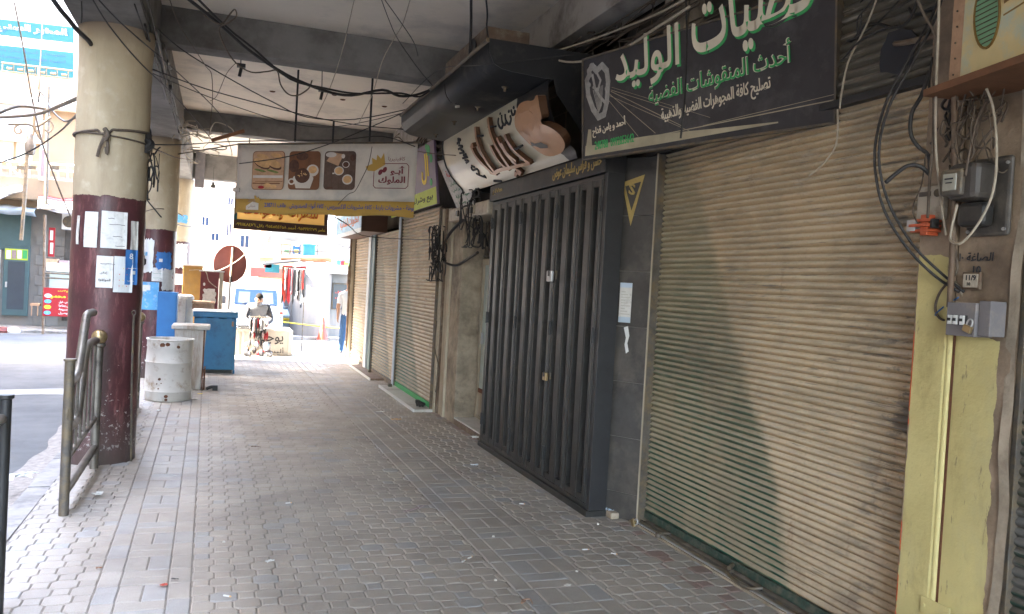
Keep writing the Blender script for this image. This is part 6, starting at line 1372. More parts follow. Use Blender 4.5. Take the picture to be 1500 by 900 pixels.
# roof clutter
t = thing('water_tank', 'bright blue upright plastic tank standing on the kiosk roof', 'tank', tuple(K(453, 388, 27.6)))
b = MB(); q0, q1 = K(442.5, 389, 27.6), K(462.5, 359, 27.6); b.box((q0.x, 27.6, q0.z), (q1.x, 28.1, q1.z)); b.build('body', 'blue_bright', t, bevel=.03)
b = MB(); b.box((q0.x-.01, 27.59, (q0.z+q1.z)/2-.01), (q1.x+.01, 27.61, (q0.z+q1.z)/2+.01)); b.box((q0.x-.01, 27.58, q1.z-.04), (q1.x+.01, 28.1, q1.z+.01)); b.build('rib', 'blue_bright', t)
def crumple(name, label, cat, x0, y0, x1, y1, Y, m, amp=.08, seed=0, nu=18, nv=8, dy=.5):
    rn = random.Random(seed); ph = [rn.uniform(0, 6) for _ in range(6)]; a = K(x0, y1, Y); c = K(x1, y0, Y)
    def f(u, v): return (a.x+(c.x-a.x)*u, Y-dy*math.sin(PI*v)*.5+amp*math.sin(9*u+ph[0]+3*v)+amp*.6*math.sin(21*u+ph[1]-5*v), a.z+(c.z-a.z)*v*(1-.25*abs(math.sin(5*u+ph[2])))+amp*.3*math.sin(13*u+ph[3]))
    b = MB(); b.grid(f, nu, nv); return tag(b.build(name, m, smooth='all', solid=.01), label, cat)
crumple('plastic_sheet', 'crumpled white plastic sheet under the blue tank on the kiosk roof', 'sheet', 437, 385, 482, 393, 27.2, 'white', .06, 1)
crumple('tarpaulin', 'pale blue tarpaulin bundle beside the brown roll on the kiosk roof', 'tarpaulin', 485, 369, 516, 386, 27.2, 'tarp', .1, 2)
b = MB(); b.tube([K(411, 379, 27.4), K(486, 380, 27.4)], .105, 14, smooth=False); tag(b.build('awning_roll', 'wood_dark', smooth=True), 'long brown rolled awning lying above the kiosk behind the blue tank', 'awning')
t = thing('sign_rack', 'metal rail frame with green and blue signs left of the blue tank', 'rack', tuple(K(430, 378, 27.8)))
b = MB()
for y_ in (358, 368, 375): b.tube([K(411, y_, 27.8), K(486, y_+1, 27.8)], .025, 6, smooth=False)
for x_ in (412, 425, 440, 465, 484): b.tube([K(x_, 357, 27.8), K(x_, 378, 27.8)], .022, 6, smooth=False)
b.build('frame', 'iron', t)
for (xa, ya, xb, yb, m) in ((414, 361, 427, 372, 'white'), (428, 361, 440, 372, 'paper_blue')):
    b = MB(); q0, q1 = K(xa, yb, 27.85), K(xb, ya, 27.85); b.box((q0.x, 27.85, q0.z), (q1.x, 27.9, q1.z)); b.build('sign_board', m, t)
    b = MB(); b.box((q0.x+.05, 27.84, q0.z+.05), (q0.x+.2, 27.85, q0.z+.15)); b.build('print', 'sign_green' if m == 'white' else 'yellow_ink', t)
for (xa, ya, xb, yb, m) in ((387, 383, 398, 392, 'red'), (388, 388, 410, 399, 'teal')):
    q0, q1 = K(xa, yb, 27.6), K(xb, ya, 27.6); b = MB(); b.box((q0.x, 27.6, q0.z), (q1.x, 27.65, q1.z)); tag(b.build('small_sign', m), 'small %s sign hanging left of the kiosk above the van' % ('red' if m == 'red' else 'turquoise'), 'sign')
b = MB(); b.tube([K(384, 387, 27.3), K(400, 385, 27.3), K(440, 382, 27.3)], .05, 8); tag(b.build('bent_pole', 'shirt_dark', smooth=True), 'dark bent pole running left from the kiosk roof', 'pole')
b = MB(); q0, q1 = K(496, 388, 26.9), K(512, 391, 26.9)
t = thing('flags', 'blue, red and yellow packets on the kiosk roof edge by the corner post', 'packets', tuple(q0))
for k, m in enumerate(('paper_blue', 'red', 'yellow_ink', 'sign_green')): b = MB(); x = q0.x+(q1.x-q0.x)*k/3; b.box((x-.08, 26.85, q0.z-.02), (x+.08, 26.95, q0.z+.16-.03*k)); b.build('packet', m, t, bevel=.02)

def building(label, x0, x1, y0, depth, h, m, wins, frame='plaster_pale', name='building', sill=True, z0=-.6):
    t = thing(name, label, 'building', ((x0+x1)/2, y0, z0)); b = MB(); b.box((x0, y0, z0), (x1, y0+depth, h)); b.build('wall', m, t)
    b = MB(); b.box((x0-.1, y0-.12, h), (x1+.1, y0+depth+.1, h+.25)); b.build('cornice', m, t, bevel=.02)
    for (a, c, z1, z2, gm) in wins:
        b = MB(); b.box((a-.08, y0-.05, z1-.08), (c+.08, y0-.001, z2+.08)); f = b.build('window', frame, t, bevel=.01)
        b = MB(); b.box((a, y0-.055, z1), (c, y0-.051, z2)); b.build('pane', gm, f)
        b = MB(); b.box(((a+c)/2-.02, y0-.07, z1), ((a+c)/2+.02, y0-.056, z2)); b.build('mullion', frame, f)
        if sill: b = MB(); b.box((a-.15, y0-.16, z1-.16), (c+.15, y0-.052, z1-.09)); b.build('sill', frame, f)
    return t
B = lambda x, y, Y: at(x, y, Y=Y)
def wpx_(Y, *rs): return [(B(x0, y1, Y).x, B(x1, y1, Y).x, B(x0, y1, Y).z, B(x0, y0, Y).z, m) for x0, y0, x1, y1, m in rs]
YB = 44
building('pale building across the street with small blue windows, behind the van', B(270, 400, YB).x, B(404, 400, YB).x, YB, 12, 13.5, 'plaster_pale', wpx_(YB, (310, 342, 320, 352, 'glass_blue'), (332, 328, 338, 345, 'glass_blue'), (296, 318, 305, 330, 'glass_blue'), (334, 290, 341, 300, 'glass_blue'), (352, 345, 364, 362, 'glass_blue')))
bb = building('cream building with a brown shuttered window above the van', B(378, 400, 40).x, B(440, 400, 40).x, 40.0, 10, 8.5, 'plaster_warm', wpx_(40, (381, 347, 397, 372, 'wood')))
building('pale building with concrete upper floor behind the kiosk', B(436, 400, 38).x, B(620, 400, 38).x, 38, 12, 16, 'plaster_pale', wpx_(38, (452, 300, 470, 325, 'glass_blue'), (505, 298, 525, 325, 'glass_blue'), (496, 352, 520, 362, 'wood')))
q0, q1 = B(366, 405, 39.8), B(395, 393, 39.8); b = MB(); b.box((q0.x, 39.4, q0.z), (q1.x+.6, 39.9, q1.z)); tag(b.build('balcony_slab', 'disc_red', bevel=.02), 'faded red balcony edge above the van roof', 'balcony')
q0, q1 = B(493, 378, 30), B(516, 352, 30); t = thing('shop_board', 'grey shop board with black Arabic letters above the kiosk by the corner post', 'sign', tuple(q0))
b = MB(); b.box((q0.x, 30, q0.z+.15), (q1.x+1, 30.08, q1.z)); b.build('board', 'stone_grey', t); b = MB(); b.box((q0.x, 29.98, q1.z-.2), (q1.x+1, 30-.001, q1.z-.05)); b.build('band', 'ochre', t)
b = MB(); p = Panel((q0.x+.1, 29.985, q0.z+.28), (1, 0, 0), (0, 0, 1)); p.text(b, '\u0639\u0631\u0628', .05, .05, w=.42, h=.2); b.build('lettering', 'ink', t)
# steel sheet canopy over the crossing
crumple('cloth_canopy', 'sagging white cloth canopy stretched over the street behind the yellow sign', 'canopy', 392, 318, 520, 352, 24, 'white', .12, 5, 24, 6, .8)
b = MB(); q0 = B(289, 275, 19.7); q1 = B(296, 240, 19.7); b.box((q0.x-.06, 19.6, q0.z), (q0.x+.14, 19.74, CZ)); tag(b.build('steel_post', 'box_grey', bevel=.006), 'short grey steel stub hanging beside the farthest column', 'stub')
t = thing('hanging_bulb', 'small dark bulb hanging in the opening beside the farthest column', 'lamp', tuple(at(312, 272, Y=19.0)))
q = at(312, 276, Y=19.0); b = MB(); b.lathe([(0, 0), (.055, .01), (.045, .07), (.028, .09), (.03, .13), (.0, .14)], tuple(q), 14); b.build('bulb', 'meter_body', t, smooth=True)
b = MB(); b.tube([q+Vector((0, 0, .13)), (q.x, q.y, 3.97)], .004, 5, smooth=False); b.build('wire', 'cable_black', t)

# ---- far left side of the street
YL = 27.4; zl = gz(YL); Lp = lambda x, y, Y=YL: at(x, y, Y=Y)
xl0, xl1 = Lp(-260, 400).x, Lp(215, 400).x
fl = thing('shop_building', 'old tan stone building with green door and balcony across the street at left', 'building', ((xl0+xl1)/2, YL, zl))
b = MB(); b.box((xl0, YL+.3, zl-.1), (xl1, YL+9, Lp(60, 255).z)); b.build('ground_wall', 'stone_grey', fl)
b = MB(); b.box((xl0, YL+.5, Lp(60, 254).z), (xl1, YL+9, Lp(60, 150).z)); b.build('upper_wall', 'plaster_warm', fl)
b = MB(); b.box((xl0, YL+3.5, Lp(60, 149).z), (xl1+1, YL+9, 12)); b.build('roof_storey', 'plaster_pale', fl)
b = MB(); b.box((xl0, YL+.2, Lp(60, 156).z), (xl1, YL+.6, Lp(60, 143).z)); b.build('cornice', 'plaster', fl, bevel=.03)
# stone blocks of the wall between door and red sign
rn = random.Random(9); za = zl+.1
for r_ in range(9):
    for cidx in range(3):
        xa = Lp(48, 400).x+.34*cidx+(.1 if r_ % 2 else 0); b = MB(); b.box((xa, YL+.27-.02*rn.random(), za+.30*r_+.008), (xa+.33, YL+.302, za+.30*r_+.292)); b.build('stone', 'stone_grey', fl, bevel=.01)
def lbox(n, m, xa, ya, xb, yb, Y=YL, d=.1, par=fl, bevel=.006, Z=None):
    q0, q1 = at(xa, yb, Y=Y), at(xb, ya, Y=Y); b = MB(); b.box((q0.x, Y, q0.z), (q1.x, Y+d, q1.z)); return b.build(n, m, par, bevel=bevel)
dd = lbox('door', 'door_green', 2, 362, 44, 462, YL+.2, .1, bevel=.01); lbox('door_pane', 'glass_dark', 9, 384, 37, 453, YL+.19, .01, bevel=0).name
lbox('door_top_window', 'lime', 7, 366, 41, 380, YL+.185, .012, bevel=0); lbox('door_handle', 'galv', 7, 413, 10, 421, YL+.12, .06)
for k in range(4): lbox('pasted_card', ['white', 'mauve', 'paper', 'sign_green'][k], 9+8*k, 367, 16+8*k, 379, YL+.17, .01, bevel=0)
lbox('dark_opening', 'door_green', -60, 315, 46, 362, YL+.22, .05); lbox('dark_opening', 'meter_body', 90, 310, 125, 470, YL+.24, .05)
lbox('side_door', 'white', -25, 366, 1, 462, YL+.2, .1); lbox('red_stripe', 'red', -25, 375, -1, 392, YL+.19, .01)
for k in range(3): lbox('window', 'glass_frost', -30+28*k-3, 202, -30+28*k+22, 236, YL+.46, .05)
lbox('upper_banner', 'awning_white', -60, 155, 62, 199, YL+.30, .15); 
t = thing('balcony', 'iron balcony with railing above the green door at left', 'balcony', tuple(Lp(30, 250)))
lbox('slab', 'plaster_warm', -60, 268, 128, 284, YL-.9, 1.3, par=t); lbox('beam', 'plaster_warm', -60, 284, 128, 296, YL-.2, .5, par=t)
b = MB()
for y_ in (238, 247, 262): b.tube([Lp(-60, y_-6, YL-.85), Lp(130, y_+6, YL-.85)], .028, 6, smooth=False)
for k in range(14): x_ = -55+14*k; b.tube([Lp(x_, 236+k*.6, YL-.85), Lp(x_, 268, YL-.85)], .022, 5, smooth=False)
b.tube([Lp(10, 240, YL-.85), Lp(38, 268, YL-.85)], .03, 5, smooth=False)
b.build('railing', 'white', t)
for k in range(4): lbox('scroll_panel', 'iron', 24+17*k, 243, 36+17*k, 248, YL-.9, .03, par=t)
for (x0_, w_, z_) in ((-60, 0, 0),): pass
# awnings
def awning(label, P, m, stripes=()):
    t = thing('awning', label, 'awning', tuple(P[0])); A_, B_, C_, D_ = [Vector(p) for p in P]
    def f(u, v, o=0): a = A_.lerp(B_, u); c = D_.lerp(C_, u); q = a.lerp(c, v); return q+Vector((0, -o, -.10*math.sin(PI*u)*v+.15*math.sin(PI*v)+o+.02*math.sin(17*u)))
    b = MB(); b.grid(f, 16, 6); b.build('cloth', m, t, smooth='all', solid=.015)
    for (v0, v1, mm) in stripes:
        b = MB(); b.grid(lambda u, v: f(u, v0+(v1-v0)*v+.0, .02), 16, 2); b.build('stripe', mm, t, smooth='all')
    b = MB(); b.tube([C_, D_], .02, 6, smooth=False); b.build('rod', 'iron', t); return t
awning('white awning with red and black stripes behind the nearest column', [Lp(62, 272, YL), Lp(175, 262, YL), Lp(175, 312, YL-1.3), Lp(54, 306, YL-1.3)], 'awning_white', ((.12, .26, 'red'), (.30, .50, 'awning_dark'), (.66, .74, 'red')))
awning('white awning over the green door at the far left', [Lp(-70, 260, YL), Lp(30, 272, YL), Lp(33, 280, YL-1.3), Lp(-70, 300, YL-1.3)], 'awning_white')
crumple('cloth_fringe', 'pale bunched cloth hanging under the balcony over the green door', 'cloth', -30, 302, 54, 311, YL-.6, 'tarp', .05, 8)
# teal laboratory sign
TYp = 30.5; q0 = Lp(-110, 105, TYp); ts = thing('clinic_sign', 'large turquoise sign with white Arabic lettering high on the left', 'sign', tuple(q0))
A_, B_ = Lp(-120, 15, TYp), Lp(108, 41, TYp); th = -math.atan2(B_.z-A_.z, B_.x-A_.x); A2 = Lp(104, 108, TYp)
tpn = Panel(Lp(-120, 93, TYp), (math.cos(th), 0, -math.sin(th)), (math.sin(th), 0, math.cos(th))); tw = (B_-A_).length; thh = 1.0*(A_.z-Lp(-120, 93, TYp).z)
b = MB(); tpn.rect(b, 0, 0, tw, thh*.50, 0, .05); b.build('board', 'teal', ts); b = MB(); tpn.rect(b, 0, thh*.70, tw, thh, 0, .05); b.build('board', 'teal', ts); b = MB(); tpn.rect(b, 0, .001, tw, thh, -.05, .049); b.build('backing', 'white', ts)
b = MB(); tpn.text(b, '\u0627\u0644\u0645\u062e\u0628\u0631 \u0627\u0644\u0633\u0646\u064a \u0627\u0644\u062a\u062e\u0635\u0635\u064a', tw*.10, thh*.755, w=tw*.86, h=thh*.20, n0=.051, bold=.05); b.build('lettering', 'white', ts)
b = MB(); tpn.text(b, '\u0627\u0644\u062a\u062e\u0635\u0635\u064a \u0627\u0644\u0633\u0646\u064a \u0627\u0644\u0645\u062e\u0628\u0631', tw*.10, thh*.755, w=.01, h=.01, n0=.051); b = MB(); tpn.text(b, '\u0627\u0644\u0645\u062e\u0628\u0631 \u0627\u0644\u0633\u0646\u064a \u0627\u0644\u062a\u062e\u0635\u0635\u064a', tw*.10, thh*.755, w=tw*.86, h=thh*.20, n0=.060, bold=.0); b.build('lettering', 'ink_blue', ts)
b = MB()
for (u, v, tx) in ((.45, .38, '\u0644\u0644\u062a\u0639\u0648\u064a\u0636\u0627\u062a \u0627\u0644\u0633\u0646\u064a\u0629 \u062a\u064a\u062c\u0627\u0646 \u0648\u062c\u0633\u0648\u0631'), (.5, .26, '\u0623\u062c\u0647\u0632\u0629 \u062a\u0642\u0648\u064a\u0645\u064a\u0629 \u0645\u062a\u062d\u0631\u0643\u0629')): tpn.text(b, tx, tw*u, thh*v, w=tw*(.95-u), h=thh*.075, n0=.051)
b.build('small_lettering', 'ink_blue', ts)
b = MB(); fy = 30.2
for y_ in (92, 104): b.tube([Lp(2, y_, fy), Lp(106, y_+12, fy)], .03, 6, smooth=False)
for k in range(7): b.tube([Lp(4+16*k, 92+1.9*k, fy), Lp(4+16*k, 106+1.9*k, fy)], .02, 5, smooth=False)
for k in range(6): b.tube([Lp(10+16*k, 100+1.9*k, fy), Lp(18+16*k, 101+1.9*k, fy)], .045, 6, smooth=False)
b.tube([Lp(57, 100, fy), Lp(57, 135, fy)], .05, 6, smooth=False)
tag(b.build('roof_railing', 'iron', smooth=True), 'thin iron rooftop railing in front of the turquoise sign', 'railing')
# red kebab-shop sign, vertical red sign, pole etc
t = thing('red_sign', 'red shop sign with yellow and white Arabic writing at the kerb across the street', 'sign', tuple(Lp(85, 463, 25.3)))
q0, q1 = Lp(62, 463, 25.3), Lp(122, 424, 25.3); rs = Panel((q0.x, 25.3, q0.z), (1, 0, 0), (0, 0, 1)); w, h = q1.x-q0.x, q1.z-q0.z
b = MB(); b.obox(rs.p(0, 0, -.06), rs.U, rs.V, rs.N, w, h, .06); b.build('board', 'red', t)
b = MB(); rs.text(b, '\u0623\u0628\u0648 \u0645\u062d\u0645\u0648\u062f', .1*w, .62*h, w=.72*w, h=.2*h, n0=.001, bold=.04, m=1); rs.text(b, '\u0644\u0644\u0645\u0623\u0643\u0648\u0644\u0627\u062a', .36*w, .86*h, w=.5*w, h=.1*h, n0=.001, bold=.03, m=1)
for k, tx in enumerate(('\u0641\u0644\u0627\u0641\u0644 - \u062d\u0645\u0635 - \u0641\u0648\u0644', '\u0633\u0646\u062f\u0648\u064a\u0634 \u0628\u0637\u0627\u0637\u0627', '\u0648\u062c\u0628\u0627\u062a \u0633\u0631\u064a\u0639\u0629', '\u062e\u062f\u0645\u0629 \u062a\u0648\u0635\u064a\u0644')): rs.text(b, tx, .40*w, (.46-.13*k)*h, w=.48*w, h=.10*h, n0=.001, bold=.03)
for k in range(4): rs.ell(b, .12*w, (.12+.2*k)*h, .09*w, .07*h, .001, .004, k % 3 if k else 2)
b.build('lettering', ['white', 'yellow_ink', 'paper_sky'], t)
b = MB(); b.tube([Lp(66, 315, 25.35), (Lp(64, 463, 25.35).x, 25.35, gz(25))], .035, 8, smooth=False); b.build('pole', 'pvc_brown', t)
b = MB(); b.tube([Lp(66, 400, 25.35), Lp(120, 403, 25.35)], .025, 6, smooth=False); b.tube([Lp(66, 407, 25.35), Lp(120, 410, 25.35)], .025, 6, smooth=False); b.build('rail', 'iron', t)
t = thing('vertical_sign', 'narrow vertical red and white sign under the striped awning', 'sign', tuple(Lp(75, 360, YL-.5))); lbox('board', 'red', 70, 334, 81, 376, YL-.5, .05, par=t); lbox('print', 'white', 73, 338, 78, 352, YL-.52, .01, par=t, bevel=0); lbox('print', 'white', 73, 356, 78, 372, YL-.52, .01, par=t, bevel=0)
t = thing('pink_banner', 'faded pink and white vertical banner hanging above the striped awning', 'banner', tuple(Lp(62, 240, YL-.95))); lbox('cloth', 'white', 57, 213, 68, 264, YL-.95, .02, par=t); lbox('print', 'mauve', 59, 220, 66, 258, YL-.97, .01, par=t, bevel=0)
t = thing('small_stool', 'small wooden stool beside the green door across the street', 'stool', tuple(Lp(50, 460, 27.0))); lbox('seat', 'wood_box', 44, 445, 58, 448, 26.8, .35, par=t)
for x_ in (45, 54): lbox('leg', 'wood_box', x_, 448, x_+2, 463, 26.8, .04, par=t)
t = thing('market_stall', 'stall with white cloth and brown boxes behind the red sign', 'stall', tuple(Lp(100, 420, 26.3))); lbox('counter', 'glass_frost', 70, 396, 128, 463, 26.3, .8, par=t); lbox('top_cloth', 'white', 68, 388, 128, 397, 26.2, .9, par=t); lbox('box', 'wood_box', 66, 380, 84, 391, 26.3, .4, par=t); lbox('box', 'mauve', 86, 382, 100, 390, 26.3, .4, par=t)
t = thing('air_conditioner', 'white air conditioner under the striped awning across the street', 'air conditioner', tuple(Lp(100, 330, YL))); lbox('case', 'white', 90, 313, 112, 336, YL-.4, .4, par=t)
q = Lp(101, 325, YL-.41); b = MB(); b.lathe([(.0, 0), (.16, 0), (.17, .01)], tuple(q), 18, axis=1); b.build('fan', 'iron', t)
# kerb and pavement across
b = MB(); b.box((xl0, YL-1.6, zl-.2), (xl1, YL+.3, zl+.10)); kind(b.build('opposite_pavement', 'kerb', bevel=.02), 'structure')
for (px, py, m, lb) in ((5, 476, 'white', 'white painted kerb block at the far left across the street'), (46, 474, 'disc_red', 'flat reddish stone at the kerb below the green door'), (64, 473, 'paper', 'round pale stone at the kerb below the red sign')):
    q = at(px, py+3, Z=zl); t_ = MB(); t_.lathe([(0, 0), (.16, .0), (.18, .08), (.12, .17), (0, .19)], (q.x, YL-1.8, zl), 9); tag(t_.build('kerb_block', m, smooth=True), lb, 'stone')
# iron bracket lamp pole
t = thing('street_lamp', 'old iron bracket lamp pole with scrolls in front of the tan building', 'street lamp', tuple(Lp(41, 330, 21)))
LB = lambda x, y: at(x, y, Y=21)
b = MB(); b.tube([LB(31, 352), LB(36, 290), LB(39, 240), LB(42, 200)], .04, 8); b.build('pole', 'iron', t, smooth=True)
b = MB(); b.tube([LB(12, 182), LB(40, 182), LB(55, 185), LB(75, 172)], .03, 6); b.tube([LB(46, 205), LB(50, 190), LB(44, 182), LB(36, 181), LB(25, 184), LB(21, 190), LB(25, 196), LB(31, 194), LB(30, 189)], .022, 6); b.tube([LB(56, 202), LB(57, 185), LB(64, 178), LB(74, 178), (LB(78, 186)), LB(72, 194), LB(66, 190)], .022, 6); b.tube([LB(52, 165), LB(50, 185), LB(60, 205)], .03, 6); b.build('scroll_arm', 'iron', t, smooth=True)
b = MB(); b.lathe([(0, 0), (.09, .02), (.12, .2), (.05, .45), (0, .5)], tuple(LB(44, 228)), 8); b.build('lantern', 'meter_body', t, smooth=True)
t = thing('upright_pole', 'grey upright pole rising from the balcony beside the bracket lamp', 'pole', tuple(at(70, 250, Y=22))); b = MB(); b.tube([at(71, 127, Y=26), at(68, 270, Y=26), at(67, 300, Y=26)], .05, 8); b.tube([at(67, 296, Y=26), (at(67, 296, Y=26).x, YL+.3, at(67, 296, Y=26).z-.2)], .04, 6, smooth=False); b.build('pole', 'iron', t, smooth=True)

# unseen buildings left of the frame; first two added and shaped for their shade
building('unseen tall plaster building added across the street left of the camera as a sun block', -9.2, -7.6, -12, 29.0, 18, 'plaster_warm', [])
building('second unseen building added across the street as a sun block, beyond the gap left of the frame', -17, -7.6, 21.0, 4.6, 14, 'plaster_warm', [])
building('tan building closing the far left of the street', -34, -17.2, -14, 60, 13, 'plaster_warm', [])

# ================================================================== CABLES
def cable(label, pts, r, m, name='cable', group=None):
    b = MB(); P = [at(p[0], p[1], Y=p[2]) for p in pts]
    b.tube(P, r, 6); return tag(b.build(name, m, smooth='all'), label, 'cable', group)
cable('thick black twisted cable sagging across the ceiling to the canopy', [(270, -6, 6.6), (322, 36, 6.9), (365, 74, 7.1), (420, 110, 7.3), (475, 133, 7.5), (515, 140, 7.7), (560, 132, 7.8), (585, 141, 7.9), (610, 139, 8.0), (635, 130, 8.1)], .013, 'cable_black')
cable('second strand twisted along the thick black ceiling cable', [(285, -6, 6.58), (332, 40, 6.88), (372, 72, 7.08), (425, 116, 7.28), (478, 130, 7.48), (518, 137, 7.68), (560, 137, 7.78), (588, 137, 7.88), (614, 142, 7.98), (632, 131, 8.08)], .009, 'cable_black')
cable('loose brown wire looping below the thick ceiling cable', [(298, 22, 6.8), (322, 36, 6.8), (336, 22, 6.8), (344, 14, 6.8), (346, 24, 6.8), (334, 34, 6.8), (321, 42, 6.85), (328, 66, 6.9), (345, 92, 7.0), (368, 106, 7.1), (392, 105, 7.2), (406, 104, 7.2), (411, 124, 7.3), (422, 138, 7.3), (436, 140, 7.4), (452, 130, 7.4), (457, 118, 7.4)], .006, 'cable_brown')
cable('pale wire hanging straight from the ceiling left of the right rod', [(520, -5, 7.2), (512, 30, 7.6), (500, 80, 8.2), (483, 130, 9), (463, 173, 9.8)], .005, 'cable_pale')
cable('pale wire hanging from the ceiling right of the right rod', [(602, -5, 7.0), (590, 35, 7.4), (578, 56, 7.6), (560, 90, 8), (545, 140, 8.8), (526, 180, 9.6)], .005, 'cable_pale')
cable('thin black wire running from the ceiling to the canopy edge', [(557, -5, 6.9), (570, 30, 7.2), (583, 58, 7.6), (612, 100, 8.2), (634, 126, 8.6)], .004, 'cable_black')
cable('thin black wire crossing above the canopy corner', [(560, -5, 6.8), (585, 30, 7.0), (606, 62, 7.3), (612, 82, 8)], .004, 'cable_black')
cable('black hanging rod with cable above the canopy vent box', [(690, -8, 7.0), (690, 40, 7.0), (688, 82, 7.0)], .013, 'cable_black')
cable('wavy black cable dropping to the near corner of the canopy', [(711, -8, 6.6), (714, 20, 6.6), (713, 40, 6.5), (716, 60, 6.4)], .008, 'cable_black')
cable('long thin wire from above the nearest column down to the banner stay', [(133, -5, 5.6), (160, 38, 6.0), (205, 92, 6.6), (255, 140, 7.8), (290, 180, 9), (311, 206, 10)], .005, 'cable_black')
cable('long thin wire passing over the nearest column to the ceiling corner', [(140, -5, 5.5), (175, 32, 5.9), (230, 80, 6.6), (275, 120, 7.4), (320, 165, 8.8), (338, 195, 9.8)], .0045, 'cable_black')
cable('thin wire falling from the ceiling beam to the middle of the bay', [(247, -5, 6.4), (262, 35, 6.8), (285, 72, 7.4), (302, 98, 8), (310, 110, 8.2), (311, 150, 8.3), (306, 200, 8.4)], .0035, 'cable_brown')
cable('light brown drooping wire in the middle of the bay', [(345, 93, 8), (332, 108, 8.2), (318, 140, 8.4), (308, 148, 8.4)], .003, 'cable_brown')
cable('straight wire from the long beam to the foot of the canopy', [(218, 30, 8), (265, 72, 8.4), (330, 112, 8.8), (400, 150, 9.2), (450, 172, 9.5), (520, 175, 9.5), (598, 160, 9.5)], .0055, 'cable_black')
cable('long straight wire from the nearest column to the canopy', [(219, 100, 8), (300, 130, 8.6), (380, 152, 9), (460, 172, 9.3), (530, 184, 9.5), (596, 190, 9.6)], .0055, 'cable_black')
cable('second long wire from the nearest column, slightly lower', [(219, 106, 8), (290, 136, 8.5), (350, 158, 8.9), (430, 182, 9.2), (500, 185, 9.4), (597, 164, 9.5)], .004, 'cable_black')
cable('black cable running level over the top of the banner', [(216, 212, 7.85), (270, 212, 8.6), (330, 208, 9.6), (420, 206, 9.9), (500, 205, 9.9), (560, 200, 9.9), (608, 215, 9.9)], .006, 'cable_black')
cable('wire rising from the banner top towards the canopy end', [(350, 240, 9.9), (420, 230, 9.9), (480, 212, 9.9), (530, 192, 9.8), (598, 162, 9.6)], .006, 'cable_black')
cable('thin dark wire drooping across the front of the banner', [(545, 215, 9.75), (540, 240, 9.75), (530, 262, 9.7), (520, 280, 9.7), (510, 285, 9.8), (495, 300, 10)], .004, 'cable_black')
cable('black cable falling from the banner to the far shutters', [(490, 318, 10.0), (510, 330, 11), (530, 345, 12), (580, 350, 12), (640, 352, 10.4)], .007, 'cable_black')
cable('thin wire from the banner foot to the placard', [(612, 222, 9.6), (640, 226, 9.4), (670, 228, 9.0)], .005, 'cable_brown')
cable('thick twisted black cable coming down outside the nearest column', [(70, -12, 7.3), (88, 14, 7.4), (100, 28, 7.5), (113, 44, 7.6), (128, 58, 7.7), (134, 66, 7.75)], .019, 'cable_black')
cable('thin black wire hanging down beside the beam end', [(119, -5, 7.2), (120, 20, 7.2), (119, 34, 7.2)], .005, 'cable_black')
cable('long thin cable slanting down in front of the turquoise sign', [(21, 4, 16), (35, 75, 16), (46, 140, 16), (62, 210, 16), (80, 260, 16), (100, 310, 16), (112, 334, 16)], .014, 'cable_brown')
cable('thin straight wire hanging in front of the turquoise sign', [(63, 8, 20), (61, 60, 20), (57, 130, 20)], .010, 'cable_brown')
cable('grey pipe arm reaching from the nearest column over the street', [(124, 139, 7.9), (95, 152, 10), (52, 168, 13), (0, 172, 15), (-20, 172, 16)], .022, 'iron')
cable('second pipe arm meeting the grey one at the bracket lamp', [(-5, 168, 15), (27, 156, 15), (68, 160, 15.5)], .022, 'iron')
cable('drooping black cable from the nearest column to the bracket lamp', [(123, 153, 7.9), (118, 165, 8.5), (95, 178, 11), (75, 160, 14), (60, 135, 15), (56, 150, 15)], .012, 'cable_black')
cable('black cable swinging low across the street at left', [(-5, 240, 14), (40, 224, 14), (85, 195, 13), (115, 165, 10), (122, 156, 8.2)], .012, 'cable_black')
cable('grey cable hanging down the left side of the nearest column', [(121, 150, 7.9), (121, 180, 7.9), (119, 205, 7.9), (116, 218, 7.9)], .012, 'cable_brown')
cable('thin cable running down the face of the second column to a black plug', [(217, 222, 13.7), (214, 260, 13.7), (212, 320, 13.7), (210, 372, 13.7)], .008, 'cable_black')
b = MB(); q = at(209, 382, Y=13.7); b.lathe([(0, -.09), (.02, -.08), (.05, -.05), (.05, .02), (.03, .04), (.03, .08), (0, .09)], tuple(q), 10); tag(b.build('plug', 'cable_black', smooth=True), 'black plug hanging in front of the second column', 'plug')
cable('thin wire slanting across the second column to the third', [(205, 280, 13.7), (225, 305, 13.7), (247, 326, 14.2), (284, 333, 17)], .010, 'cable_black')
cable('faint wire sagging across the second column', [(206, 312, 13.75), (230, 306, 13.75), (255, 310, 14.3), (270, 318, 17)], .007, 'cable_brown')
cable('wire from the clamp across the second column to the banner', [(218, 214, 8), (235, 222, 10), (262, 232, 13), (290, 235, 15)], .007, 'cable_brown')
cable('loose wire hanging from the clamp beside the second column', [(217, 218, 8), (222, 240, 8), (226, 262, 8), (225, 275, 8)], .008, 'cable_black')
cable('pale wire drooping in front of the round red sign', [(300, 398, 16.6), (322, 396, 17), (345, 384, 17), (360, 372, 17.2), (375, 360, 18)], .008, 'cable_pale')
cable('pale wire curling over the maroon cabinet', [(277, 396, 16.3), (300, 397, 16.4), (306, 412, 16.4), (318, 422, 16.4)], .007, 'cable_pale')
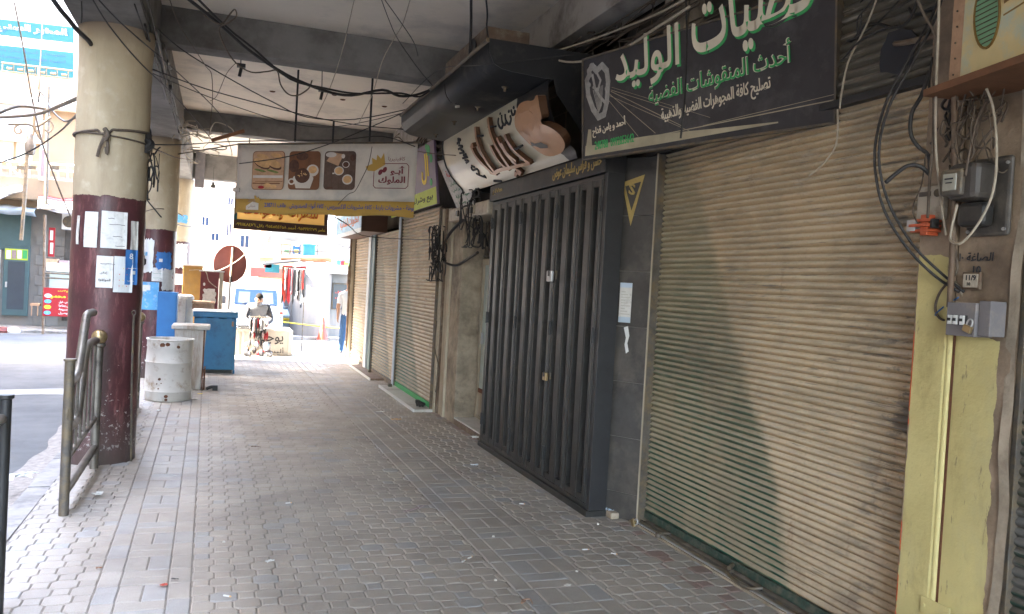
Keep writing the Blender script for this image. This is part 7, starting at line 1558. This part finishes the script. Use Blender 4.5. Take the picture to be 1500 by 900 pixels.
# above the shops
cable('pale brown cable sweeping above the black silver sign from the canopy', [(795, 82, 6.4), (830, 91, 6.1), (868, 88, 5.8), (900, 78, 5.4), (930, 62, 5.0), (960, 42, 4.6), (1010, 10, 4.2)], .009, 'cable_pale')
cable('light cable running from the canopy to the top edge of the frame', [(798, 80, 6.5), (850, 64, 6.1), (900, 46, 5.6), (960, 22, 5.0), (1010, -4, 4.6)], .008, 'cable_pale')
cable('brown cable under the wall beam behind the lattice', [(770, 82, 8.6), (820, 70, 7.8), (865, 42, 7.0), (905, 14, 6.4), (925, -5, 6)], .009, 'cable_brown')
cable('black cable lying along the foot of the wall beam', [(762, 84, 8.6), (810, 58, 7.6), (850, 32, 6.8), (890, 4, 6.2)], .012, 'cable_black')
cable('thin black wire crossing the underside of the canopy', [(590, 152, 9.3), (640, 104, 8.2), (700, 96, 6.4), (760, 90, 6.15), (840, 80, 5.9)], .004, 'cable_black')
cable('thin wire drooping from the canopy lip to a small white tag', [(652, 112, 7.6), (652, 135, 7.5), (660, 150, 7.4), (668, 152, 7.3)], .004, 'cable_black')
b = MB(); q = at(664, 157, Y=7.3); b.obox(q-Vector((.0, .06, .02)), (.5, .8, .25), (0, 0, 1), (1, 0, 0), .12, .02, .01); tag(b.build('tag', 'cable_white'), 'small white tag on a wire against the canopy', 'tag')
cable('whitish wire falling past the right end of the black silver sign', [(1287, -8, 3.3), (1268, 40, 3.35), (1243, 90, 3.4), (1234, 130, 3.4), (1230, 160, 3.4)], .005, 'cable_pale')
cable('whitish wire curling in front of the wide dusty shutter', [(1227, 160, 3.4), (1227, 195, 3.4), (1222, 218, 3.4), (1206, 240, 3.45), (1184, 259, 3.5)], .005, 'cable_pale')
cable('thin black cable across the top of the pillar bay', [(1300, 40, 2.9), (1260, 60, 3.1), (1232, 90, 3.3)], .005, 'cable_black')
cable('left of two black cables looping down to the breaker box', [(1378, -8, 2.75), (1362, 30, 2.75), (1330, 88, 2.75), (1300, 145, 2.8), (1284, 200, 2.8), (1282, 250, 2.8), (1296, 310, 2.78), (1330, 365, 2.75), (1370, 405, 2.7), (1405, 428, 2.60)], .006, 'cable_black')
cable('right of two black cables looping down to the breaker box', [(1382, -8, 2.72), (1368, 32, 2.72), (1338, 90, 2.72), (1306, 148, 2.77), (1290, 200, 2.77), (1289, 250, 2.77), (1305, 305, 2.75), (1338, 360, 2.72), (1376, 398, 2.68), (1412, 428, 2.58)], .006, 'cable_black')
cable('pale vertical cable running down the pillar past the painted box sign', [(1376, -8, 2.6), (1374, 60, 2.62), (1371, 140, 2.65), (1371, 220, 2.68), (1378, 290, 2.68), (1386, 345, 2.66)], .0055, 'cable_pale')
cable('second brown cable beside the pale vertical one', [(1340, -8, 2.7), (1355, 25, 2.7), (1370, 55, 2.68), (1368, 120, 2.68), (1367, 200, 2.7), (1362, 260, 2.7), (1359, 320, 2.7)], .006, 'cable_brown')
cable('thick black hose bending beside the pillar edge', [(1362, 104, 2.75), (1350, 140, 2.78), (1336, 165, 2.8), (1334, 195, 2.8), (1344, 214, 2.78), (1360, 228, 2.75), (1362, 250, 2.74)], .009, 'cable_black')
cable('short thick hose end jutting over the shutter', [(1362, 256, 2.72), (1348, 244, 2.74), (1330, 243, 2.76), (1312, 255, 2.78), (1297, 268, 2.8)], .009, 'cable_black')
cable('pale loop of cable under the electric meter', [(1445, 130, 2.45), (1455, 160, 2.45), (1460, 220, 2.4), (1455, 280, 2.42), (1435, 325, 2.45), (1410, 355, 2.5), (1396, 355, 2.55), (1392, 345, 2.58), (1402, 300, 2.56)], .0055, 'cable_pale')
cable('brown cable coming down to the meter case', [(1450, 140, 2.5), (1432, 175, 2.5), (1422, 215, 2.5), (1414, 258, 2.5)], .0055, 'cable_brown')
cable('grey cable entering the top of the breaker box', [(1395, 412, 2.68), (1404, 420, 2.64), (1412, 436, 2.62), (1413, 452, 2.61)], .007, 'cable_pale')
cable('brown cable curving beside the breaker box', [(1398, 360, 2.62), (1402, 395, 2.62), (1390, 412, 2.66), (1376, 430, 2.7), (1370, 452, 2.72), (1376, 466, 2.7), (1386, 470, 2.68)], .006, 'cable_brown')
cable('thin blue wire at the left of the breaker box', [(1404, 436, 2.62), (1390, 444, 2.68), (1376, 455, 2.7), (1370, 462, 2.72), (1384, 464, 2.7)], .003, 'paper_blue')
cable('black cable at the right side of the breaker box', [(1440, 445, 2.5), (1450, 455, 2.48), (1453, 470, 2.47), (1460, 468, 2.46)], .006, 'cable_black')
cable('brown conduit pipe on the pillar above the breaker box', [(1398, 120, 2.62), (1398, 250, 2.62), (1396, 350, 2.62), (1391, 450, 2.63)], .013, 'pvc_brown', name='conduit')
cable('thin looped wire left of the cream fuse plate', [(1356, 225, 2.75), (1350, 270, 2.78), (1338, 300, 2.8), (1338, 315, 2.8), (1345, 328, 2.78)], .003, 'cable_brown')
cable('thick cable hanging from the placard down the pier', [(700, 305, 9.2), (670, 330, 9.7), (654, 350, 10.1), (648, 372, 10.3), (652, 385, 10.3)], .02, 'cable_black')
cable('thick grey cable curving from the pier to the window grille', [(652, 385, 10.2), (668, 389, 9.9), (688, 378, 9.3), (700, 370, 9.0)], .016, 'cable_black')
cable('cream cable strip running down the concrete pier', [(648, 330, 10.2), (645, 400, 10.25), (643, 480, 10.25), (638, 560, 10.25), (636, 590, 10.25)], .012, 'cable_pale')
cable('grey wire wandering down the foot of the pier', [(640, 470, 10.2), (637, 510, 10.2), (643, 540, 10.2), (638, 575, 10.2)], .007, 'cable_brown')
def tangle(label, c, ext, n, r, m, seed, name='cable_tangle'):
    rn = random.Random(seed); b = MB(); c = Vector(c)
    for k in range(n):
        p = c+Vector([rn.uniform(-e, e)*.8 for e in ext]); P = [p]; d = Vector([rn.uniform(-1, 1)*e for e in ext])
        for j in range(rn.randint(4, 8)):
            d = d*.55+Vector([rn.uniform(-1, 1)*e*.55 for e in ext]); q = P[-1]+d*.8
            P.append(Vector([c[i]+max(-ext[i]*1.25, min(ext[i]*1.25, q[i]-c[i])) for i in range(3)]))
        b.tube(P, r*rn.uniform(.6, 1.3), 4)
    o = b.build(name, m, smooth='all'); kind(o, 'stuff'); tag(o, label, 'cables'); return o
tangle('dark bundle of tangled wires on the concrete pier beside the beige and green shutter', at(645, 372, Y=10.3)+Vector((-.05, 0, 0)), (.07, .13, .28), 34, .009, 'cable_black', 1)
tangle('brown tangle of old wires in the gap under the canopy end', at(636, 215, Y=11.6), (.10, .45, .14), 26, .009, 'cable_brown', 2)
tangle('hanging snarl of wires above the frosted door', at(703, 322, Y=9.1)+Vector((-.05, 0, .0)), (.09, .22, .26), 24, .010, 'cable_black', 3)
tangle('dusty coils of wire behind the electric meter', at(1425, 185, Y=2.55), (.05, .10, .16), 26, .004, 'cable_brown', 4)
tangle('dark snarl of wires at the top of the pillar under the painted box sign', at(1400, 150, Y=2.72), (.06, .06, .16), 14, .006, 'cable_black', 5)
tangle('web of wires along the wall beam above the signs', (2.93, 7.0, 3.78), (.08, 2.4, .16), 26, .008, 'cable_brown', 6)
tangle('web of pale wires between the farthest columns', at(300, 205, Y=14.5), (.35, .8, .22), 16, .008, 'cable_pale', 7)
tangle('wires trailing along the long beam beside the columns', (-.64, 9.6, 3.80), (.04, 2.6, .10), 16, .009, 'cable_black', 8)
tangle('brown wires over the far shop signs', (2.72, 12.4, 3.72), (.10, 1.6, .28), 20, .010, 'cable_brown', 9)
tangle('wires round the black clamp on the nearest column', at(222, 240, Y=7.95), (.05, .05, .25), 9, .006, 'cable_black', 10)
tangle('black hole full of wires above the wide shutter near the pillar', (3.02, 3.15, 3.25), (.04, .22, .15), 9, .007, 'cable_black', 11)
# hooks, hose ends and little fixtures on the ceiling
for (x, y, Y, lb) in ((351, 103, 9.6, 'small black ceiling fixture left of the left banner rod'), (470, 138, 10.5, 'thin black hook on the ceiling right of the left banner rod')):
    q = at(x, y, Y=Y); b = MB(); b.box((q.x-.03, Y-.03, q.z+.03), (q.x+.06, Y+.03, q.z+.07)); b.tube([q+Vector((.02, 0, .05)), q+Vector((0, 0, -.07))], .018, 8, smooth=False); b.tube([q+Vector((0.01, 0, .05)), (q.x, Y, CZ)], .006, 5, smooth=False); tag(b.build('ceiling_hook', 'black_metal'), lb, 'hook')
for x, y, lb in ((399, 134, 'rusty stub in the ceiling left of the left banner rod'), (490, 139, 'rusty stub in the ceiling midway between the two banner rods'), (502, 146, 'rusty stub just right of the one midway between the banner rods'), (563, 156, 'rusty stub in the ceiling right of the right banner rod'), (440, 120, 'rusty stub near the top of the left banner rod')):
    q = at(x, y, Z=CZ); b = MB(); b.lathe([(0, -.012), (.03, -.012), (.045, 0)], tuple(q), 8); tag(b.build('rust_mark', 'rust'), lb, 'stub', 'rusty stubs in the ceiling')
b = MB(); b.tube([at(310, 206, Y=9.9), at(358, 192, Y=9.8)], .022, 6, smooth=False); tag(b.build('stick', 'wood_dark'), 'short brown stick caught in the wires left of the banner', 'stick')

# ================================================================== LITTER
def litter(name, label, x, y, sx, sy, h, m, rot=0, crump=0, seed=0, n=5):
    q = at(x, y, Z=.002); rn = random.Random(seed+int(x)); b = MB(); R_ = Matrix.Rotation(rot, 2)
    def f(u, v):
        w = R_@Vector(((u-.5)*sx*.8, (v-.5)*sy*.8)); return (q.x+w.x+rn.uniform(-crump, crump)*sx, q.y+w.y+rn.uniform(-crump, crump)*sy, .004+h*(.3+rn.random()*.7 if crump else .2))
    b.grid(f, n, n); o = b.build(name, m, solid=.0015); tag(o, label, 'litter'); return o
def butt(label, x, y, rot, m='white', L=.035, r=.0045):
    q = at(x, y, Z=.006); d = Vector((math.cos(rot), math.sin(rot), 0))*L/2; b = MB(); b.tube([q-d, q+d], r, 7, smooth=False); b.tube([q+d, q+d*1.5], r*1.02, 7, m=1, smooth=False); return tag(b.build('cigarette_butt', [m, 'bread'], smooth=True), label, 'litter')
litter('paper_scrap', 'white paper scrap on the octagonal pavers near the bottom middle', 395, 824, .055, .035, .012, 'white', .4, .12)
litter('crumpled_paper', 'pale crumpled paper on the pavement beside the first railing', 142, 727, .07, .05, .03, 'paper', .2, .2)
litter('wrapper', 'orange and red wrapper on the left paver strip', 240, 859, .045, .035, .01, 'cone', .3, .1)
litter('twig', 'small dark leaf stalk on the border slab near the orange wrapper', 256, 850, .05, .012, .01, 'cable_black', -.5, .1)
litter('dark_chip', 'dark chip between the pavers left of the strip', 145, 834, .04, .014, .01, 'wood_dark', .1, .1)
litter('torn_card', 'dark torn card lying on the worn middle of the pavement', 374, 656, .10, .03, .014, 'pvc_brown', 0, .1)
litter('white_wrapper', 'white crumpled wrapper beside the narrow tiled pilaster', 696, 645, .09, .06, .05, 'white', .5, .2)
litter('foil_scrap', 'bright foil scrap on the pavers left of the folding gate', 695, 683, .08, .03, .02, 'pale_top', .1, .15)
litter('paper_scrap', 'flat white scrap on the far pavement before the bright doorsteps', 557, 604, .12, .05, .01, 'white', .1, .1)
litter('brown_scrap', 'light brown crumpled scrap on the far pavement below the concrete pier', 580, 617, .13, .05, .03, 'bread', .1, .2)
litter('pale_card', 'pale torn card on the right paver strip near the bottom', 831, 859, .05, .03, .008, 'paper', .5, .1)
litter('plastic_bag', 'white plastic bag lying in the street by the kerb', 22, 705, .20, .11, .06, 'white', .2, .2)
litter('paper_scrap', 'small white scrap in the gutter before the first railing', 45, 697, .12, .06, .03, 'paper', .2, .2)
litter('litter_heap', 'small heap of coloured rubbish at the foot of the dark tiled pilaster', 893, 756, .08, .06, .06, 'tarp', .2, .3)
b = MB(); b.box((2.86, 5.50, .0), (2.93, 5.60, .05)); tag(b.build('stone_block', 'concrete', bevel=.01), 'small worn stone block in the corner beside the folding gate', 'stone')
for a in ((387, 794-28, .3), (424, 873-160, .2)): pass
butt('cigarette butt on a paver right of the white paper scrap', 332, 873, -.6)
butt('cigarette butt on the pavement between the two paver strips', 422, 737, .2)
butt('cigarette butt left of the right paver strip', 679, 822, .8)
butt('second butt close to the one left of the right paver strip', 688, 817, .7)
butt('cigarette butt on the small pavers before the wide shutter', 857, 805, -.1)
butt('cigarette butt near the pilaster foot on reddish pavers', 899, 811, -.8)
butt('butt on the border slab of the right strip', 764, 738, -.2)
for x, y, lb in ((328, 794, 'tiny pale crumb right of the left paver strip'), (723, 786, 'tiny pale crumb on the slabs of the right paver strip'), (845, 837, 'tiny pale crumb between the right strip and the wide shutter'), (1048, 829, 'pale crumb of rubble by the sill of the wide shutter'), (876, 768, 'tiny crumb in front of the folding gate corner'), (726, 850, 'tiny pale crumb at the lower end of the right paver strip')):
    q = at(x, y, Z=.008); b = MB(); b.lathe([(0, -.006), (.009, -.003), (.008, .005), (0, .008)], tuple(q), 7); tag(b.build('pebble', 'paper'), lb, 'pebble', 'crumbs of rubble on the pavers')
b = MB(); b.tube([at(592, 750, Z=.008), at(606, 746, Z=.009), at(620, 741, Z=.008)], .0045, 7); tag(b.build('drinking_straw', 'mauve', smooth=True), 'pink drinking straw on the pavers between the paver strips', 'straw')
b = MB(); P = [at(770, 880, Z=.006), at(764, 884, Z=.006), at(766, 879, Z=.006), at(776, 878, Z=.006), at(780, 884, Z=.006)]; b.tube(P, .003, 6); tag(b.build('hair_band', 'wood', smooth=True), 'small brown curl of wire on the right paver strip', 'wire')
litter('yellow_leaf', 'yellowed leaf on the pavement near the tall bin', 293, 578, .07, .04, .012, 'yellow_ink', .3, .1)
litter('grey_scrap', 'grey scrap on the pavement right of the white drum', 285, 586, .08, .05, .02, 'paper', .3, .15)
litter('white_crumb', 'white crumb of paper beyond the second railing', 233, 603, .06, .04, .02, 'white', .3, .15)
